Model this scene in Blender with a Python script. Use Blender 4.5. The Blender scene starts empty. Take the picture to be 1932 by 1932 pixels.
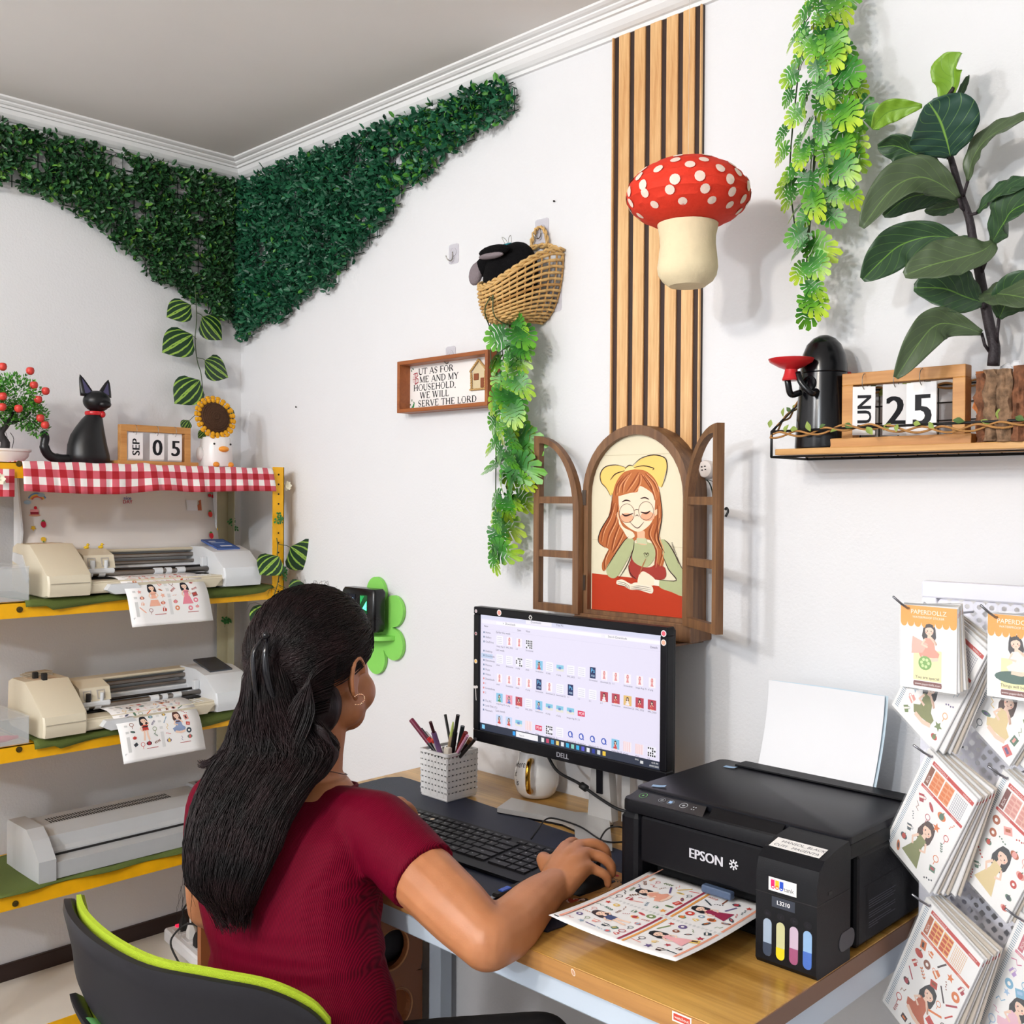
import bpy, math, random
from math import sin, cos, pi, radians, sqrt, atan2
from mathutils import Vector, Matrix, noise
from mathutils.geometry import tessellate_polygon

# ------------------------------------------------------------------ camera
SC = bpy.context.scene
COL = SC.collection
FPX = 1966.719
CAMR = Matrix(((0.7162650986796946, -0.012416680759677716, 0.6977178043107971),
               (0.6978038051851536, 0.0043703787381116094, -0.7162756098449854),
               (0.005844474526226829, 0.9999133591609813, 0.011794756839993543)))
CAMP = Vector((2.7383, -1.6559, 1.39))
cd = bpy.data.cameras.new('camera'); cam = bpy.data.objects.new('camera', cd); COL.objects.link(cam)
cd.sensor_width = 36.0; cd.lens = FPX / 1932 * 36.0; cd.clip_start = 0.02; cd.clip_end = 50
cam.matrix_world = Matrix.Translation(CAMP) @ CAMR.to_4x4()
SC.camera = cam

# ------------------------------------------------------------------ world, lights, exposure
W = bpy.data.worlds.new('world'); SC.world = W; W.use_nodes = True
W.node_tree.nodes['Background'].inputs[0].default_value = (0.75, 0.85, 1.0, 1)
W.node_tree.nodes['Background'].inputs[1].default_value = 0.6
SC.view_settings.view_transform = 'Standard'; SC.view_settings.look = 'None'
SC.view_settings.gamma = 1.0; SC.view_settings.use_curve_mapping = False
SC.view_settings.exposure = 0.38

def area(name, loc, target, size, power, col, shape='DISK', sy=None):
    l = bpy.data.lights.new(name, 'AREA'); l.shape = shape; l.size = size
    if sy: l.size_y = sy
    l.energy = power; l.color = col
    o = bpy.data.objects.new(name, l); COL.objects.link(o); o.location = loc
    o.rotation_euler = (Vector(target) - Vector(loc)).to_track_quat('-Z', 'Y').to_euler()
    return o
def globe(name, loc, r, power, col):
    l = bpy.data.lights.new(name, 'POINT'); l.energy = power; l.color = col; l.shadow_soft_size = r
    o = bpy.data.objects.new(name, l); COL.objects.link(o); o.location = loc
globe('warm_ceiling_light', (1.95, -2.45, 2.25), 0.07, 44, (1.0, 0.92, 0.82))
globe('cool_ceiling_light', (2.55, -4.45, 2.25), 0.08, 105, (0.86, 0.93, 1.0))
globe('neutral_fill_light', (1.25, -3.1, 2.25), 0.10, 52, (0.97, 0.98, 1.0))  # added unseen lamp, brightens the left wall
area('side_fill_light', (3.93, -3.2, 1.45), (0.4, -1.4, 2.3), 1.5, 5, (0.90, 0.95, 1.0), 'RECTANGLE', 1.2)  # added fill light, aimed up to brighten the ceiling
area('rear_fill_light', (0.9, -5.4, 1.3), (1.2, 0, 1.3), 1.1, 12, (0.97, 0.97, 1.0), 'RECTANGLE', 1.7)  # added broad fill from behind the camera

# ------------------------------------------------------------------ photograph pixel to a point on a real plane
def ray(px, py): return CAMR @ Vector((px - 966, -(py - 966), -FPX))
def onx(px, py, x=0.0): d = ray(px, py); return CAMP + d * ((x - CAMP.x) / d.x)
def ony(px, py, y=0.0): d = ray(px, py); return CAMP + d * ((y - CAMP.y) / d.y)
def onz(px, py, z=0.0): d = ray(px, py); return CAMP + d * ((z - CAMP.z) / d.z)

# ------------------------------------------------------------------ materials
def lin(c):
    return tuple((v / 12.92 if v <= 0.04045 else ((v + 0.055) / 1.055) ** 2.4) for v in c)
def hexc(h):
    h = h.lstrip('#'); return lin(tuple(int(h[i:i + 2], 16) / 255 for i in (0, 2, 4)))
def rgb(r, g, b): return '%02x%02x%02x' % (int(r), int(g), int(b))
MATS = {}
def newmat(name):
    m = bpy.data.materials.new(name); m.use_nodes = True
    nt = m.node_tree; return m, nt, nt.nodes['Principled BSDF']
def mat(name, col, rough=0.5, metal=0.0, trans=0.0, alpha=1.0, emit=None, es=0.0, coat=0.0, bump=0.0, bscale=200.0,
        var=0.0, vscale=8.0, sss=0.0, spec=0.5, ior=1.45):
    if name in MATS: return MATS[name]
    m, nt, b = newmat(name); N = nt.nodes; L = nt.links
    c = hexc(col) + (1,)
    b.inputs['Base Color'].default_value = c; b.inputs['Roughness'].default_value = rough
    b.inputs['Metallic'].default_value = metal; b.inputs['Transmission Weight'].default_value = trans
    b.inputs['Alpha'].default_value = alpha; b.inputs['Coat Weight'].default_value = coat
    b.inputs['IOR'].default_value = ior; b.inputs['Specular IOR Level'].default_value = spec
    if sss: b.inputs['Subsurface Weight'].default_value = sss; b.inputs['Subsurface Radius'].default_value = (0.012, 0.004, 0.002)
    if emit: b.inputs['Emission Color'].default_value = hexc(emit) + (1,); b.inputs['Emission Strength'].default_value = es
    tc = None
    if var or bump: tc = N.new('ShaderNodeTexCoord')
    if var:
        n = N.new('ShaderNodeTexNoise'); n.inputs['Scale'].default_value = vscale; n.inputs['Detail'].default_value = 4
        L.new(tc.outputs['Object'], n.inputs['Vector'])
        h = N.new('ShaderNodeHueSaturation'); h.inputs['Color'].default_value = c
        mr = N.new('ShaderNodeMapRange'); mr.inputs[1].default_value = 0.3; mr.inputs[2].default_value = 0.7
        mr.inputs[3].default_value = 1 - var; mr.inputs[4].default_value = 1 + var
        L.new(n.outputs['Fac'], mr.inputs[0]); L.new(mr.outputs[0], h.inputs['Value']); L.new(h.outputs[0], b.inputs['Base Color'])
    if bump:
        n = N.new('ShaderNodeTexNoise'); n.inputs['Scale'].default_value = bscale; n.inputs['Detail'].default_value = 3
        L.new(tc.outputs['Object'], n.inputs['Vector'])
        bp = N.new('ShaderNodeBump'); bp.inputs['Strength'].default_value = bump; bp.inputs['Distance'].default_value = 0.002
        L.new(n.outputs['Fac'], bp.inputs['Height']); L.new(bp.outputs[0], b.inputs['Normal'])
    MATS[name] = m; return m
def wood(name, c1, c2, axis='x', scale=18.0, rough=0.45, stretch=0.06, coat=0.0):
    if name in MATS: return MATS[name]
    m, nt, b = newmat(name); N = nt.nodes; L = nt.links
    tc = N.new('ShaderNodeTexCoord'); mp = N.new('ShaderNodeMapping')
    s = [1, 1, 1]; s['xyz'.index(axis)] = stretch; mp.inputs['Scale'].default_value = s
    L.new(tc.outputs['Object'], mp.inputs['Vector'])
    n = N.new('ShaderNodeTexNoise'); n.inputs['Scale'].default_value = scale; n.inputs['Detail'].default_value = 6
    n.inputs['Distortion'].default_value = 0.6; L.new(mp.outputs[0], n.inputs['Vector'])
    n2 = N.new('ShaderNodeTexNoise'); n2.inputs['Scale'].default_value = scale * 9; n2.inputs['Detail'].default_value = 3
    L.new(mp.outputs[0], n2.inputs['Vector'])
    mx = N.new('ShaderNodeMath'); mx.operation = 'MULTIPLY_ADD'; mx.inputs[1].default_value = 0.35
    L.new(n2.outputs['Fac'], mx.inputs[0]); L.new(n.outputs['Fac'], mx.inputs[2])
    r = N.new('ShaderNodeValToRGB'); r.color_ramp.elements[0].position = 0.5; r.color_ramp.elements[1].position = 0.86
    r.color_ramp.elements[0].color = hexc(c1) + (1,); r.color_ramp.elements[1].color = hexc(c2) + (1,)
    L.new(mx.outputs[0], r.inputs[0]); L.new(r.outputs[0], b.inputs['Base Color'])
    b.inputs['Roughness'].default_value = rough; b.inputs['Coat Weight'].default_value = coat
    bp = N.new('ShaderNodeBump'); bp.inputs['Strength'].default_value = 0.15; bp.inputs['Distance'].default_value = 0.001
    L.new(n2.outputs['Fac'], bp.inputs['Height']); L.new(bp.outputs[0], b.inputs['Normal'])
    MATS[name] = m; return m
def flat(h, rough=0.55):
    return mat('print_' + h.lstrip('#') + ('' if rough == 0.55 else '_%d' % (rough * 100)), h, rough, spec=0.25)

# ------------------------------------------------------------------ objects and tags
MW = {}
def tag(o, label=None, cat=None, group=None, kind=None):
    if label: o['label'] = label
    if cat: o['category'] = cat
    if group: o['group'] = group
    if kind: o['kind'] = kind
    return o
def frame(loc, rz=0.0, m=None):
    return m if m is not None else Matrix.Translation(Vector(loc)) @ Matrix.Rotation(rz, 4, 'Z')
def thing(name, label, cat, loc=(0, 0, 0), rz=0.0, group=None, m=None):
    o = bpy.data.objects.new(name, None); COL.objects.link(o)
    M = frame(loc, rz, m); o.matrix_basis = M; MW[o.name] = M
    o.empty_display_size = 0.02
    return tag(o, label, cat, group)
def linkchild(o, parent, local=None):
    COL.objects.link(o); o.parent = parent
    M = local if local is not None else Matrix.Identity(4)
    o.matrix_basis = M; MW[o.name] = (MW[parent.name] if parent else Matrix.Identity(4)) @ M
    return o

class MB:
    """collects geometry, builds ONE mesh object"""
    def __init__(s): s.v = []; s.f = []; s.mi = []; s.cur = 0; s.T = Matrix.Identity(4); s.uv = None
    def m(s, i): s.cur = i; return s
    def at(s, loc=(0, 0, 0), rot=(0, 0, 0), mtx=None):
        if mtx is not None: s.T = mtx
        else:
            s.T = Matrix.Translation(Vector(loc)) @ Matrix.Rotation(rot[2], 4, 'Z') @ Matrix.Rotation(rot[1], 4, 'Y') @ Matrix.Rotation(rot[0], 4, 'X')
        return s
    def add(s, vs, fs):
        n = len(s.v); T = s.T
        s.v += [T @ Vector(p) for p in vs]
        for f in fs: s.f.append(tuple(i + n for i in f)); s.mi.append(s.cur)
        return s
    def box(s, c, d, bev=0.0):
        x, y, z = c; a, b, h = d[0] / 2, d[1] / 2, d[2] / 2
        if bev <= 0:
            vs = [(x + i * a, y + j * b, z + k * h) for k in (-1, 1) for j in (-1, 1) for i in (-1, 1)]
            return s.add(vs, [(0, 2, 3, 1), (4, 5, 7, 6), (0, 1, 5, 4), (2, 6, 7, 3), (0, 4, 6, 2), (1, 3, 7, 5)])
        r = min(bev, a * .98, b * .98, h * .98); vs = []
        for k, kk in ((-1, 0), (-1, 1), (1, 1), (1, 0)):
            for (sx, sy) in ((1, 1), (-1, 1), (-1, -1), (1, -1)):
                ins = r if kk == 0 else 0
                zz = z + k * (h if kk == 0 else h - r)
                base = atan2(sy, sx)
                cx, cy = x + sx * (a - r), y + sy * (b - r)
                for t in (-pi / 4, 0, pi / 4):
                    rr = r - ins * 0.999 if kk == 0 else r
                    rr = r * (0.3 if kk == 0 else 1.0)
                    an = atan2(sy, sx); an = {(1, 1): pi / 4, (-1, 1): 3 * pi / 4, (-1, -1): 5 * pi / 4, (1, -1): 7 * pi / 4}[(sx, sy)] + t
                    vs.append((cx + rr * cos(an), cy + rr * sin(an), zz))
        n = 12; fs = []
        for L in range(3):
            for i in range(n):
                j = (i + 1) % n; fs.append((L * n + i, L * n + j, (L + 1) * n + j, (L + 1) * n + i))
        fs.append(tuple(reversed(range(n)))); fs.append(tuple(range(3 * n, 4 * n)))
        return s.add(vs, fs)
    def b2(s, lo, hi, bev=0.0):
        return s.box([(lo[i] + hi[i]) / 2 for i in range(3)], [abs(hi[i] - lo[i]) for i in range(3)], bev)
    def prism(s, pts, fn, cap=True):
        """pts: 2D outline, fn(u,v,k) -> 3D for k=0 and 1"""
        n = len(pts); vs = [fn(u, v, 0) for u, v in pts] + [fn(u, v, 1) for u, v in pts]
        fs = [(i, (i + 1) % n, n + (i + 1) % n, n + i) for i in range(n)]
        if cap:
            tr = tessellate_polygon([[Vector((u, v, 0)) for u, v in pts]])
            fs += [(t[2], t[1], t[0]) for t in tr] + [(t[0] + n, t[1] + n, t[2] + n) for t in tr]
        return s.add(vs, fs)
    def holed(s, outer, inner, fn):
        """ring prism: outer and inner outlines with equal counts"""
        n = len(outer)
        vs = [fn(u, v, 0) for u, v in outer] + [fn(u, v, 1) for u, v in outer] + [fn(u, v, 0) for u, v in inner] + [fn(u, v, 1) for u, v in inner]
        fs = []
        for i in range(n):
            j = (i + 1) % n
            fs += [(i, j, n + j, n + i), (2 * n + j, 2 * n + i, 3 * n + i, 3 * n + j), (n + i, n + j, 3 * n + j, 3 * n + i), (j, i, 2 * n + i, 2 * n + j)]
        return s.add(vs, fs)
    def loft(s, rings, close=True, cap=True):
        n = len(rings[0]); vs = [p for r in rings for p in r]; fs = []
        for k in range(len(rings) - 1):
            for i in range(n if close else n - 1):
                j = (i + 1) % n; fs.append((k * n + i, k * n + j, (k + 1) * n + j, (k + 1) * n + i))
        if cap and close:
            fs.append(tuple(reversed(range(n)))); fs.append(tuple(range((len(rings) - 1) * n, len(rings) * n)))
        return s.add(vs, fs)
    def lathe(s, prof, seg=24, cap=True):
        return s.loft([[(r * cos(2 * pi * i / seg), r * sin(2 * pi * i / seg), z) for i in range(seg)] for r, z in prof], True, cap)
    def cyl(s, p0, p1, r0, r1=None, seg=12): return s.tube([p0, p1], [r0, r0 if r1 is None else r1], seg)
    def tube(s, pts, r, seg=8, cap=True, flat_=1.0):
        pts = [Vector(p) for p in pts]; n = len(pts)
        if not isinstance(r, (list, tuple)): r = [r] * n
        t0 = (pts[1] - pts[0]).normalized()
        up = Vector((0, 0, 1)) if abs(t0.z) < 0.95 else Vector((1, 0, 0))
        a = t0.cross(up).normalized(); rings = []
        for i in range(n):
            if i == 0: t = t0
            elif i == n - 1: t = (pts[i] - pts[i - 1]).normalized()
            else: t = ((pts[i] - pts[i - 1]).normalized() + (pts[i + 1] - pts[i]).normalized()).normalized()
            a = (a - t * a.dot(t)).normalized(); b = t.cross(a)
            rings.append([pts[i] + (a * cos(2 * pi * k / seg) + b * sin(2 * pi * k / seg) * flat_) * r[i] for k in range(seg)])
        return s.loft(rings, True, cap)
    def sphere(s, c, r, seg=12, rg=8):
        if not isinstance(r, (list, tuple)): r = (r, r, r)
        rings = []
        for k in range(rg + 1):
            th = pi * k / rg; q = max(sin(th), 0.001)
            rings.append([(c[0] + r[0] * q * cos(2 * pi * i / seg), c[1] + r[1] * q * sin(2 * pi * i / seg), c[2] - r[2] * cos(th)) for i in range(seg)])
        return s.loft(rings, True, True)
    def grid(s, fn, nu, nv, thick=None):
        vs = [fn(i / nu, j / nv) for j in range(nv + 1) for i in range(nu + 1)]
        fs = [(j * (nu + 1) + i, j * (nu + 1) + i + 1, (j + 1) * (nu + 1) + i + 1, (j + 1) * (nu + 1) + i) for j in range(nv) for i in range(nu)]
        return s.add(vs, fs)
    def mesh(s, name, mats, smooth=False, inv=None):
        me = bpy.data.meshes.new(name)
        vs = s.v if inv is None else [inv @ p for p in s.v]
        me.from_pydata([tuple(p) for p in vs], [], s.f)
        if not isinstance(mats, (list, tuple)): mats = [mats]
        for q in mats: me.materials.append(q)
        if len(mats) > 1: me.polygons.foreach_set('material_index', s.mi)
        if smooth: me.polygons.foreach_set('use_smooth', [True] * len(s.f))
        me.validate(); me.update()
        if smooth is not False and smooth is not True:
            try: me.set_sharp_from_angle(angle=radians(smooth))
            except Exception: pass
        return me
    def build(s, name, mats, parent=None, smooth=False, world=False, solid=0.0, sub=0):
        inv = None
        if world and parent is not None: inv = MW[parent.name].inverted()
        me = s.mesh(name, mats, smooth, inv)
        o = bpy.data.objects.new(name, me); linkchild(o, parent)
        if solid:
            md = o.modifiers.new('solid', 'SOLIDIFY'); md.thickness = solid; md.offset = 0
        if sub:
            md = o.modifiers.new('sub', 'SUBSURF'); md.levels = sub; md.render_levels = sub
        return o

def inst(name, me, parent, M):
    """another object sharing mesh data"""
    o = bpy.data.objects.new(name, me); linkchild(o, parent, M); return o
def structure(name, mb, mats, smooth=False, label=None):
    o = mb.build(name, mats, None, smooth); o['kind'] = 'structure'
    if label: o['label'] = label
    return o
def bez(p0, p1, p2, p3, n=12):
    p0, p1, p2, p3 = map(Vector, (p0, p1, p2, p3)); r = []
    for i in range(n + 1):
        t = i / n; r.append(p0 * (1 - t) ** 3 + p1 * 3 * t * (1 - t) ** 2 + p2 * 3 * t * t * (1 - t) + p3 * t ** 3)
    return r
def spline(pts, n=6):
    pts = [Vector(p) for p in pts]; q = [pts[0] * 2 - pts[1]] + pts + [pts[-1] * 2 - pts[-2]]; r = []
    for i in range(1, len(q) - 2):
        a, b, c, d = q[i - 1:i + 3]
        for k in range(n):
            t = k / n
            r.append(0.5 * ((2 * b) + (c - a) * t + (2 * a - 5 * b + 4 * c - d) * t * t + (-a + 3 * b - 3 * c + d) * t ** 3))
    r.append(pts[-1]); return r

# ------------------------------------------------------------------ printed artwork: flat ink on a surface
_TXT = {}
def txt(sv, bold=False):
    k = sv
    if k not in _TXT:
        cu = bpy.data.curves.new('t', 'FONT'); cu.body = sv; cu.size = 1.0; cu.resolution_u = 3
        o = bpy.data.objects.new('t', cu); COL.objects.link(o)
        dg = bpy.context.evaluated_depsgraph_get(); dg.update()
        me = bpy.data.meshes.new_from_object(o.evaluated_get(dg))
        vs = [(v.co.x, v.co.y) for v in me.vertices]; fs = [tuple(p.vertices) for p in me.polygons]
        _TXT[k] = (vs, fs, max([v[0] for v in vs] or [0]))
        bpy.data.objects.remove(o); bpy.data.curves.remove(cu); bpy.data.meshes.remove(me)
    return _TXT[k]
class Art:
    def __init__(s, fn, step=0.00012): s.fn = fn; s.mb = MB(); s.mats = []; s.ix = {}; s.step = step; s.layer = 1; s.n = 0
    def _c(s, c):
        if not isinstance(c, str):
            k = c.name
            if k not in s.ix: s.ix[k] = len(s.mats); s.mats.append(c)
            s.mb.cur = s.ix[k]; return
        if c not in s.ix: s.ix[c] = len(s.mats); s.mats.append(flat(c))
        s.mb.cur = s.ix[c]
    def _h(s, l): s.n += 1; return s.step * (s.layer if l is None else l) + (s.n % 90) * 1.1e-6
    def poly(s, pts, c, l=None):
        s._c(c); h = s._h(l)
        tr = tessellate_polygon([[Vector((p[0], p[1], 0)) for p in pts]])
        fs = []
        for t in tr:
            a, b, d = (pts[i] for i in t)
            cr = (b[0] - a[0]) * (d[1] - a[1]) - (b[1] - a[1]) * (d[0] - a[0])
            fs.append(tuple(t) if cr > 0 else (t[0], t[2], t[1]))
        s.mb.add([s.fn(p[0], p[1], h) for p in pts], fs)
    def rect(s, u0, v0, u1, v1, c, l=None, n=1):
        s._c(c); h = s._h(l)
        for k in range(n):
            a = v0 + (v1 - v0) * k / n; b = v0 + (v1 - v0) * (k + 1) / n
            s.mb.add([s.fn(u0, a, h), s.fn(u1, a, h), s.fn(u1, b, h), s.fn(u0, b, h)], [(0, 1, 2, 3)])
    def ell(s, u, v, a, b, c, rot=0, n=14, l=None, a0=0, a1=2 * pi):
        cr, sr = cos(rot), sin(rot); pts = []
        full = abs(a1 - a0 - 2 * pi) < 1e-6
        for i in range(n if full else n + 1):
            t = a0 + (a1 - a0) * i / n; x, y = a * cos(t), b * sin(t)
            pts.append((u + x * cr - y * sr, v + x * sr + y * cr))
        s.poly(pts, c, l)
    def line(s, pts, w, c, l=None, taper=False):
        s._c(c); h = s._h(l); n = len(pts); L = []; Rr = []
        for i, p in enumerate(pts):
            a = pts[max(i - 1, 0)]; b = pts[min(i + 1, n - 1)]
            dx, dy = b[0] - a[0], b[1] - a[1]; q = sqrt(dx * dx + dy * dy) or 1
            ww = w / 2 * ((0.25 + 0.75 * sin(pi * (i + .3) / (n - .4))) if taper else 1)
            nx, ny = -dy / q * ww, dx / q * ww
            L.append((p[0] + nx, p[1] + ny)); Rr.append((p[0] - nx, p[1] - ny))
        vs = [s.fn(a[0], a[1], h) for a in Rr] + [s.fn(a[0], a[1], h) for a in L]
        s.mb.add(vs, [(i, i + 1, n + i + 1, n + i) for i in range(n - 1)])
    def ring(s, u, v, r, w, c, l=None, n=18): s.line([(u + r * cos(2 * pi * i / n), v + r * sin(2 * pi * i / n)) for i in range(n + 1)], w, c, l)
    def text(s, sv, u, v, size, c, rot=0, l=None, cx=False, sx=1.0, skew=0.0):
        vs, fs, w = txt(sv); s._c(c); h = s._h(l); cr, sr = cos(rot), sin(rot)
        o = -w / 2 * size * sx if cx else 0; P = []
        for x, y in vs:
            x = (x + skew * y) * size * sx + o; y = y * size; P.append(s.fn(u + x * cr - y * sr, v + x * sr + y * cr, h))
        s.mb.add(P, fs)
    def build(s, name, parent=None, world=False):
        return s.mb.build(name, s.mats, parent, world=world)
def plane_fn(O, U, V, N=None):
    O, U, V = Vector(O), Vector(U).normalized(), Vector(V).normalized()
    N = Vector(N).normalized() if N is not None else U.cross(V)
    return lambda u, v, h: O + U * u + V * v + N * h

def girl(A, u, v, s, hair='2b2226', dress='d98c86', skin='f6d3bd', pose=0, rot=0.0):
    """small printed figure drawing, about 2.6 s tall, centred on the chest"""
    cr, sr = cos(rot), sin(rot)
    def q(x, y): return (u + (x * cr - y * sr) * s, v + (x * sr + y * cr) * s)
    A.poly([q(*p) for p in ((-.42, .95), (-.30, 1.30), (0, 1.42), (.30, 1.30), (.42, .95), (.46, .45), (.30, .1), (-.34, .1), (-.5, .5))], hair, 2)
    A.poly([q(*p) for p in ((-.10, .62), (.10, .62), (.14, .35), (-.14, .35))], skin, 3)
    if pose == 0:
        A.poly([q(*p) for p in ((-.26, .38), (.26, .38), (.24, -.1), (.62, -1.2), (-.62, -1.2), (-.24, -.1))], dress, 3)
        A.line([q(*p) for p in ((-.28, .3), (-.5, -.1), (-.3, -.4))], .13 * s, skin, 4); A.line([q(*p) for p in ((.28, .3), (.48, -.1), (.2, -.3))], .13 * s, skin, 4)
    elif pose == 1:
        A.poly([q(*p) for p in ((-.28, .38), (.28, .38), (.34, -.25), (-.34, -.25))], dress, 3)
        A.line([q(*p) for p in ((-.15, -.2), (-.2, -.7), (-.28, -1.25))], .2 * s, skin, 3); A.line([q(*p) for p in ((.15, -.2), (.12, -.7), (.25, -1.25))], .2 * s, skin, 3)
        A.line([q(*p) for p in ((-.28, .3), (-.55, .0), (-.35, -.3))], .13 * s, skin, 4); A.line([q(*p) for p in ((.28, .3), (.5, .5), (.25, .8))], .13 * s, skin, 4)
    else:
        A.poly([q(*p) for p in ((-.3, .38), (.3, .38), (.4, -.3), (.7, -.55), (.6, -.85), (-.6, -.85), (-.75, -.5), (-.35, -.3))], dress, 3)
        A.line([q(*p) for p in ((-.5, -.85), (.1, -1.0), (.6, -.9))], .22 * s, skin, 4)
        A.line([q(*p) for p in ((-.28, .3), (-.5, -.05), (-.1, -.2))], .14 * s, skin, 4); A.line([q(*p) for p in ((.28, .3), (.5, 0), (.1, .45))], .14 * s, skin, 4)
    A.ell(*q(0, .86), .29 * s, .33 * s, skin, n=12, l=4)
    A.poly([q(*p) for p in ((-.32, .95), (-.22, 1.24), (0, 1.3), (.24, 1.24), (.33, .92), (.1, 1.08), (-.12, 1.05))], hair, 5)
    for x in (-.12, .13): A.ell(*q(x, .83), .035 * s, .05 * s, '3a2a28', n=6, l=5)
    for x in (-.19, .2): A.ell(*q(x, .74), .06 * s, .04 * s, 'f0a392', n=6, l=5)
    A.line([q(-.05, .68), q(0, .65), q(.05, .68)], .025 * s, '9a4a40', 5)
PAL = ['c8453a', 'e07a3c', 'f0a85a', 'b23a48', '7a8f5a', '3d4a52', 'e8a39a', '8c4f35', '5d7f6a', 'd96b6b', '6a5a8c', '9ab0c4', 'e9c46a', '402c2e']
def icon(A, u, v, s, rnd, pal):
    k = rnd.randrange(11); c = rnd.choice(pal); d = rnd.choice(pal); a = rnd.uniform(0, 3.1)
    def q(x, y): return (u + (x * cos(a) - y * sin(a)) * s, v + (x * sin(a) + y * cos(a)) * s)
    if k == 0: A.ell(u, v, s * .5, s * .5, c, l=2); A.ell(u, v, s * .2, s * .2, 'fbf6f2', l=3)
    elif k == 1: A.poly([q(-.5, -.4), q(.5, -.4), q(.5, .4), q(-.5, .4)], c, 2); A.poly([q(-.3, -.1), q(.3, -.1), q(.3, .2), q(-.3, .2)], d, 3)
    elif k == 2:
        A.line([q(-.6, 0), q(0, .06), q(.6, 0)], .05 * s, '3d4a3a', 2)
        for t in (-.4, -.1, .2, .5):
            A.ell(*q(t, .13), .14 * s, .07 * s, c, rot=a + .7, n=6, l=2); A.ell(*q(t, -.11), .14 * s, .07 * s, c, rot=a - .7, n=6, l=2)
    elif k == 3: A.ell(u, v, s * .5, s * .36, c, l=2); A.ell(u, v, s * .28, s * .34, d, l=3); A.line([(u, v + .3 * s), (u + .1 * s, v + .5 * s)], .08 * s, '4b5a2f', 3)
    elif k == 4: A.poly([q(-.8, -.1), q(.8, -.1), q(.8, .1), q(-.8, .1)], c, 2)
    elif k == 5: A.ring(u, v, .35 * s, .09 * s, c, 2); A.line([(u, v - .35 * s), (u, v - .8 * s)], .08 * s, c, 2)
    elif k == 6: A.poly([q(.5 * cos(i * pi / 5) * (1 if i % 2 else .45), .5 * sin(i * pi / 5) * (1 if i % 2 else .45)) for i in range(10)], c, 2)
    elif k == 7: A.poly([q(-.35, .3), q(.35, .3), q(.25, -.45), q(-.25, -.45)], c, 2); A.ring(*q(.4, 0), .15 * s, .06 * s, c, 2); A.poly([q(-.3, .1), q(.3, .1), q(.27, -.1), q(-.27, -.1)], 'fbf3ea', 3)
    elif k == 8: A.ell(u, v, s * .55, s * .22, c, rot=a, l=2); A.ell(u, v, s * .3, s * .1, d, rot=a, l=3)
    elif k == 9:
        for j in range(4): A.ell(*q(-.45 + j * .3, .08 * (j % 2)), .1 * s, .1 * s, c, n=7, l=2)
    else: A.line([q(-.5, -.2), q(-.2, .2), q(.1, -.1), q(.5, .25)], .09 * s, c, 2)
def icons(A, u0, v0, u1, v1, s, n, rnd, pal, avoid=()):
    """scatter of small drawings on a jittered grid"""
    nx = max(1, int((u1 - u0) / (s * 1.22))); ny = max(1, int((v1 - v0) / (s * 1.22)))
    for i in range(nx):
        for j in range(ny):
            u = u0 + (i + .5) * (u1 - u0) / nx + rnd.uniform(-.15, .15) * s; v = v0 + (j + .5) * (v1 - v0) / ny + rnd.uniform(-.15, .15) * s
            if any(abs(u - a) < b and abs(v - c) < d for a, b, c, d in avoid): continue
            icon(A, u, v, s * rnd.uniform(.75, 1.15), rnd, pal)
# ================================================================== the room
WALLM = mat('wall_paint', 'e8e8ea', 0.55, bump=0.35, bscale=160, var=0.015, vscale=1.5, spec=0.22)
CEILM = mat('ceiling_paint', 'f0edea', 0.8, bump=0.1, bscale=60, var=0.03, vscale=2.0)
TRIMM = mat('cornice_gloss', 'f0f0f0', 0.3)
RX, RY, RZ = 4.0, -6.0, 2.37
structure('wall_right', MB().b2((-0.1, 0, -0.1), (RX + .1, 0.1, RZ + .1)), WALLM)
structure('wall_left', MB().b2((-0.1, RY, -0.1), (0, 0, RZ + .1)), WALLM)
WALL2 = mat('rear_wall_paint', 'a6a6a6', .6)
structure('wall_back', MB().b2((-0.1, RY - .1, -0.1), (RX + .1, RY, RZ + .1)), WALL2)
structure('wall_side', MB().b2((RX, RY, -0.1), (RX + .1, 0, RZ + .1)), WALL2)
structure('ceiling', MB().b2((0, RY, RZ), (RX, 0, RZ + .1)), CEILM)
floorm = mat('floor_tile', '98948f', 0.35, var=0.04, vscale=3)
structure('floor', MB().b2((0, RY, -0.1), (RX, 0, 0)), floorm)
prof = [(0, 2.318), (.008, 2.318), (.009, 2.325), (.015, 2.326), (.022, 2.331), (.029, 2.339), (.033, 2.349), (.040, 2.349), (.042, 2.354),
        (.047, 2.355), (.052, 2.3585), (.0525, 2.3615), (.060, 2.363), (.066, 2.366), (.067, 2.3705), (0, 2.3705)]
def cornice(name, a, b):
    m = MB(); m.loft([[a(d, z) for d, z in prof], [b(d, z) for d, z in prof]], True, True)
    structure(name, m, TRIMM)
cornice('trim_1', lambda d, z: (d, -d, z), lambda d, z: (RX, -d, z))
cornice('trim_2', lambda d, z: (d, RY, z), lambda d, z: (d, -d, z))
basem = mat('baseboard_dark', '33231f', 0.5)
structure('baseboard_left', MB().b2((0.0, RY, 0), (0.012, 0, 0.213), .003), basem)
structure('baseboard_right', MB().b2((0.012, -0.012, 0), (RX, 0, 0.10), .003), mat('baseboard_pale', 'c9c4c0', .5))
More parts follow.
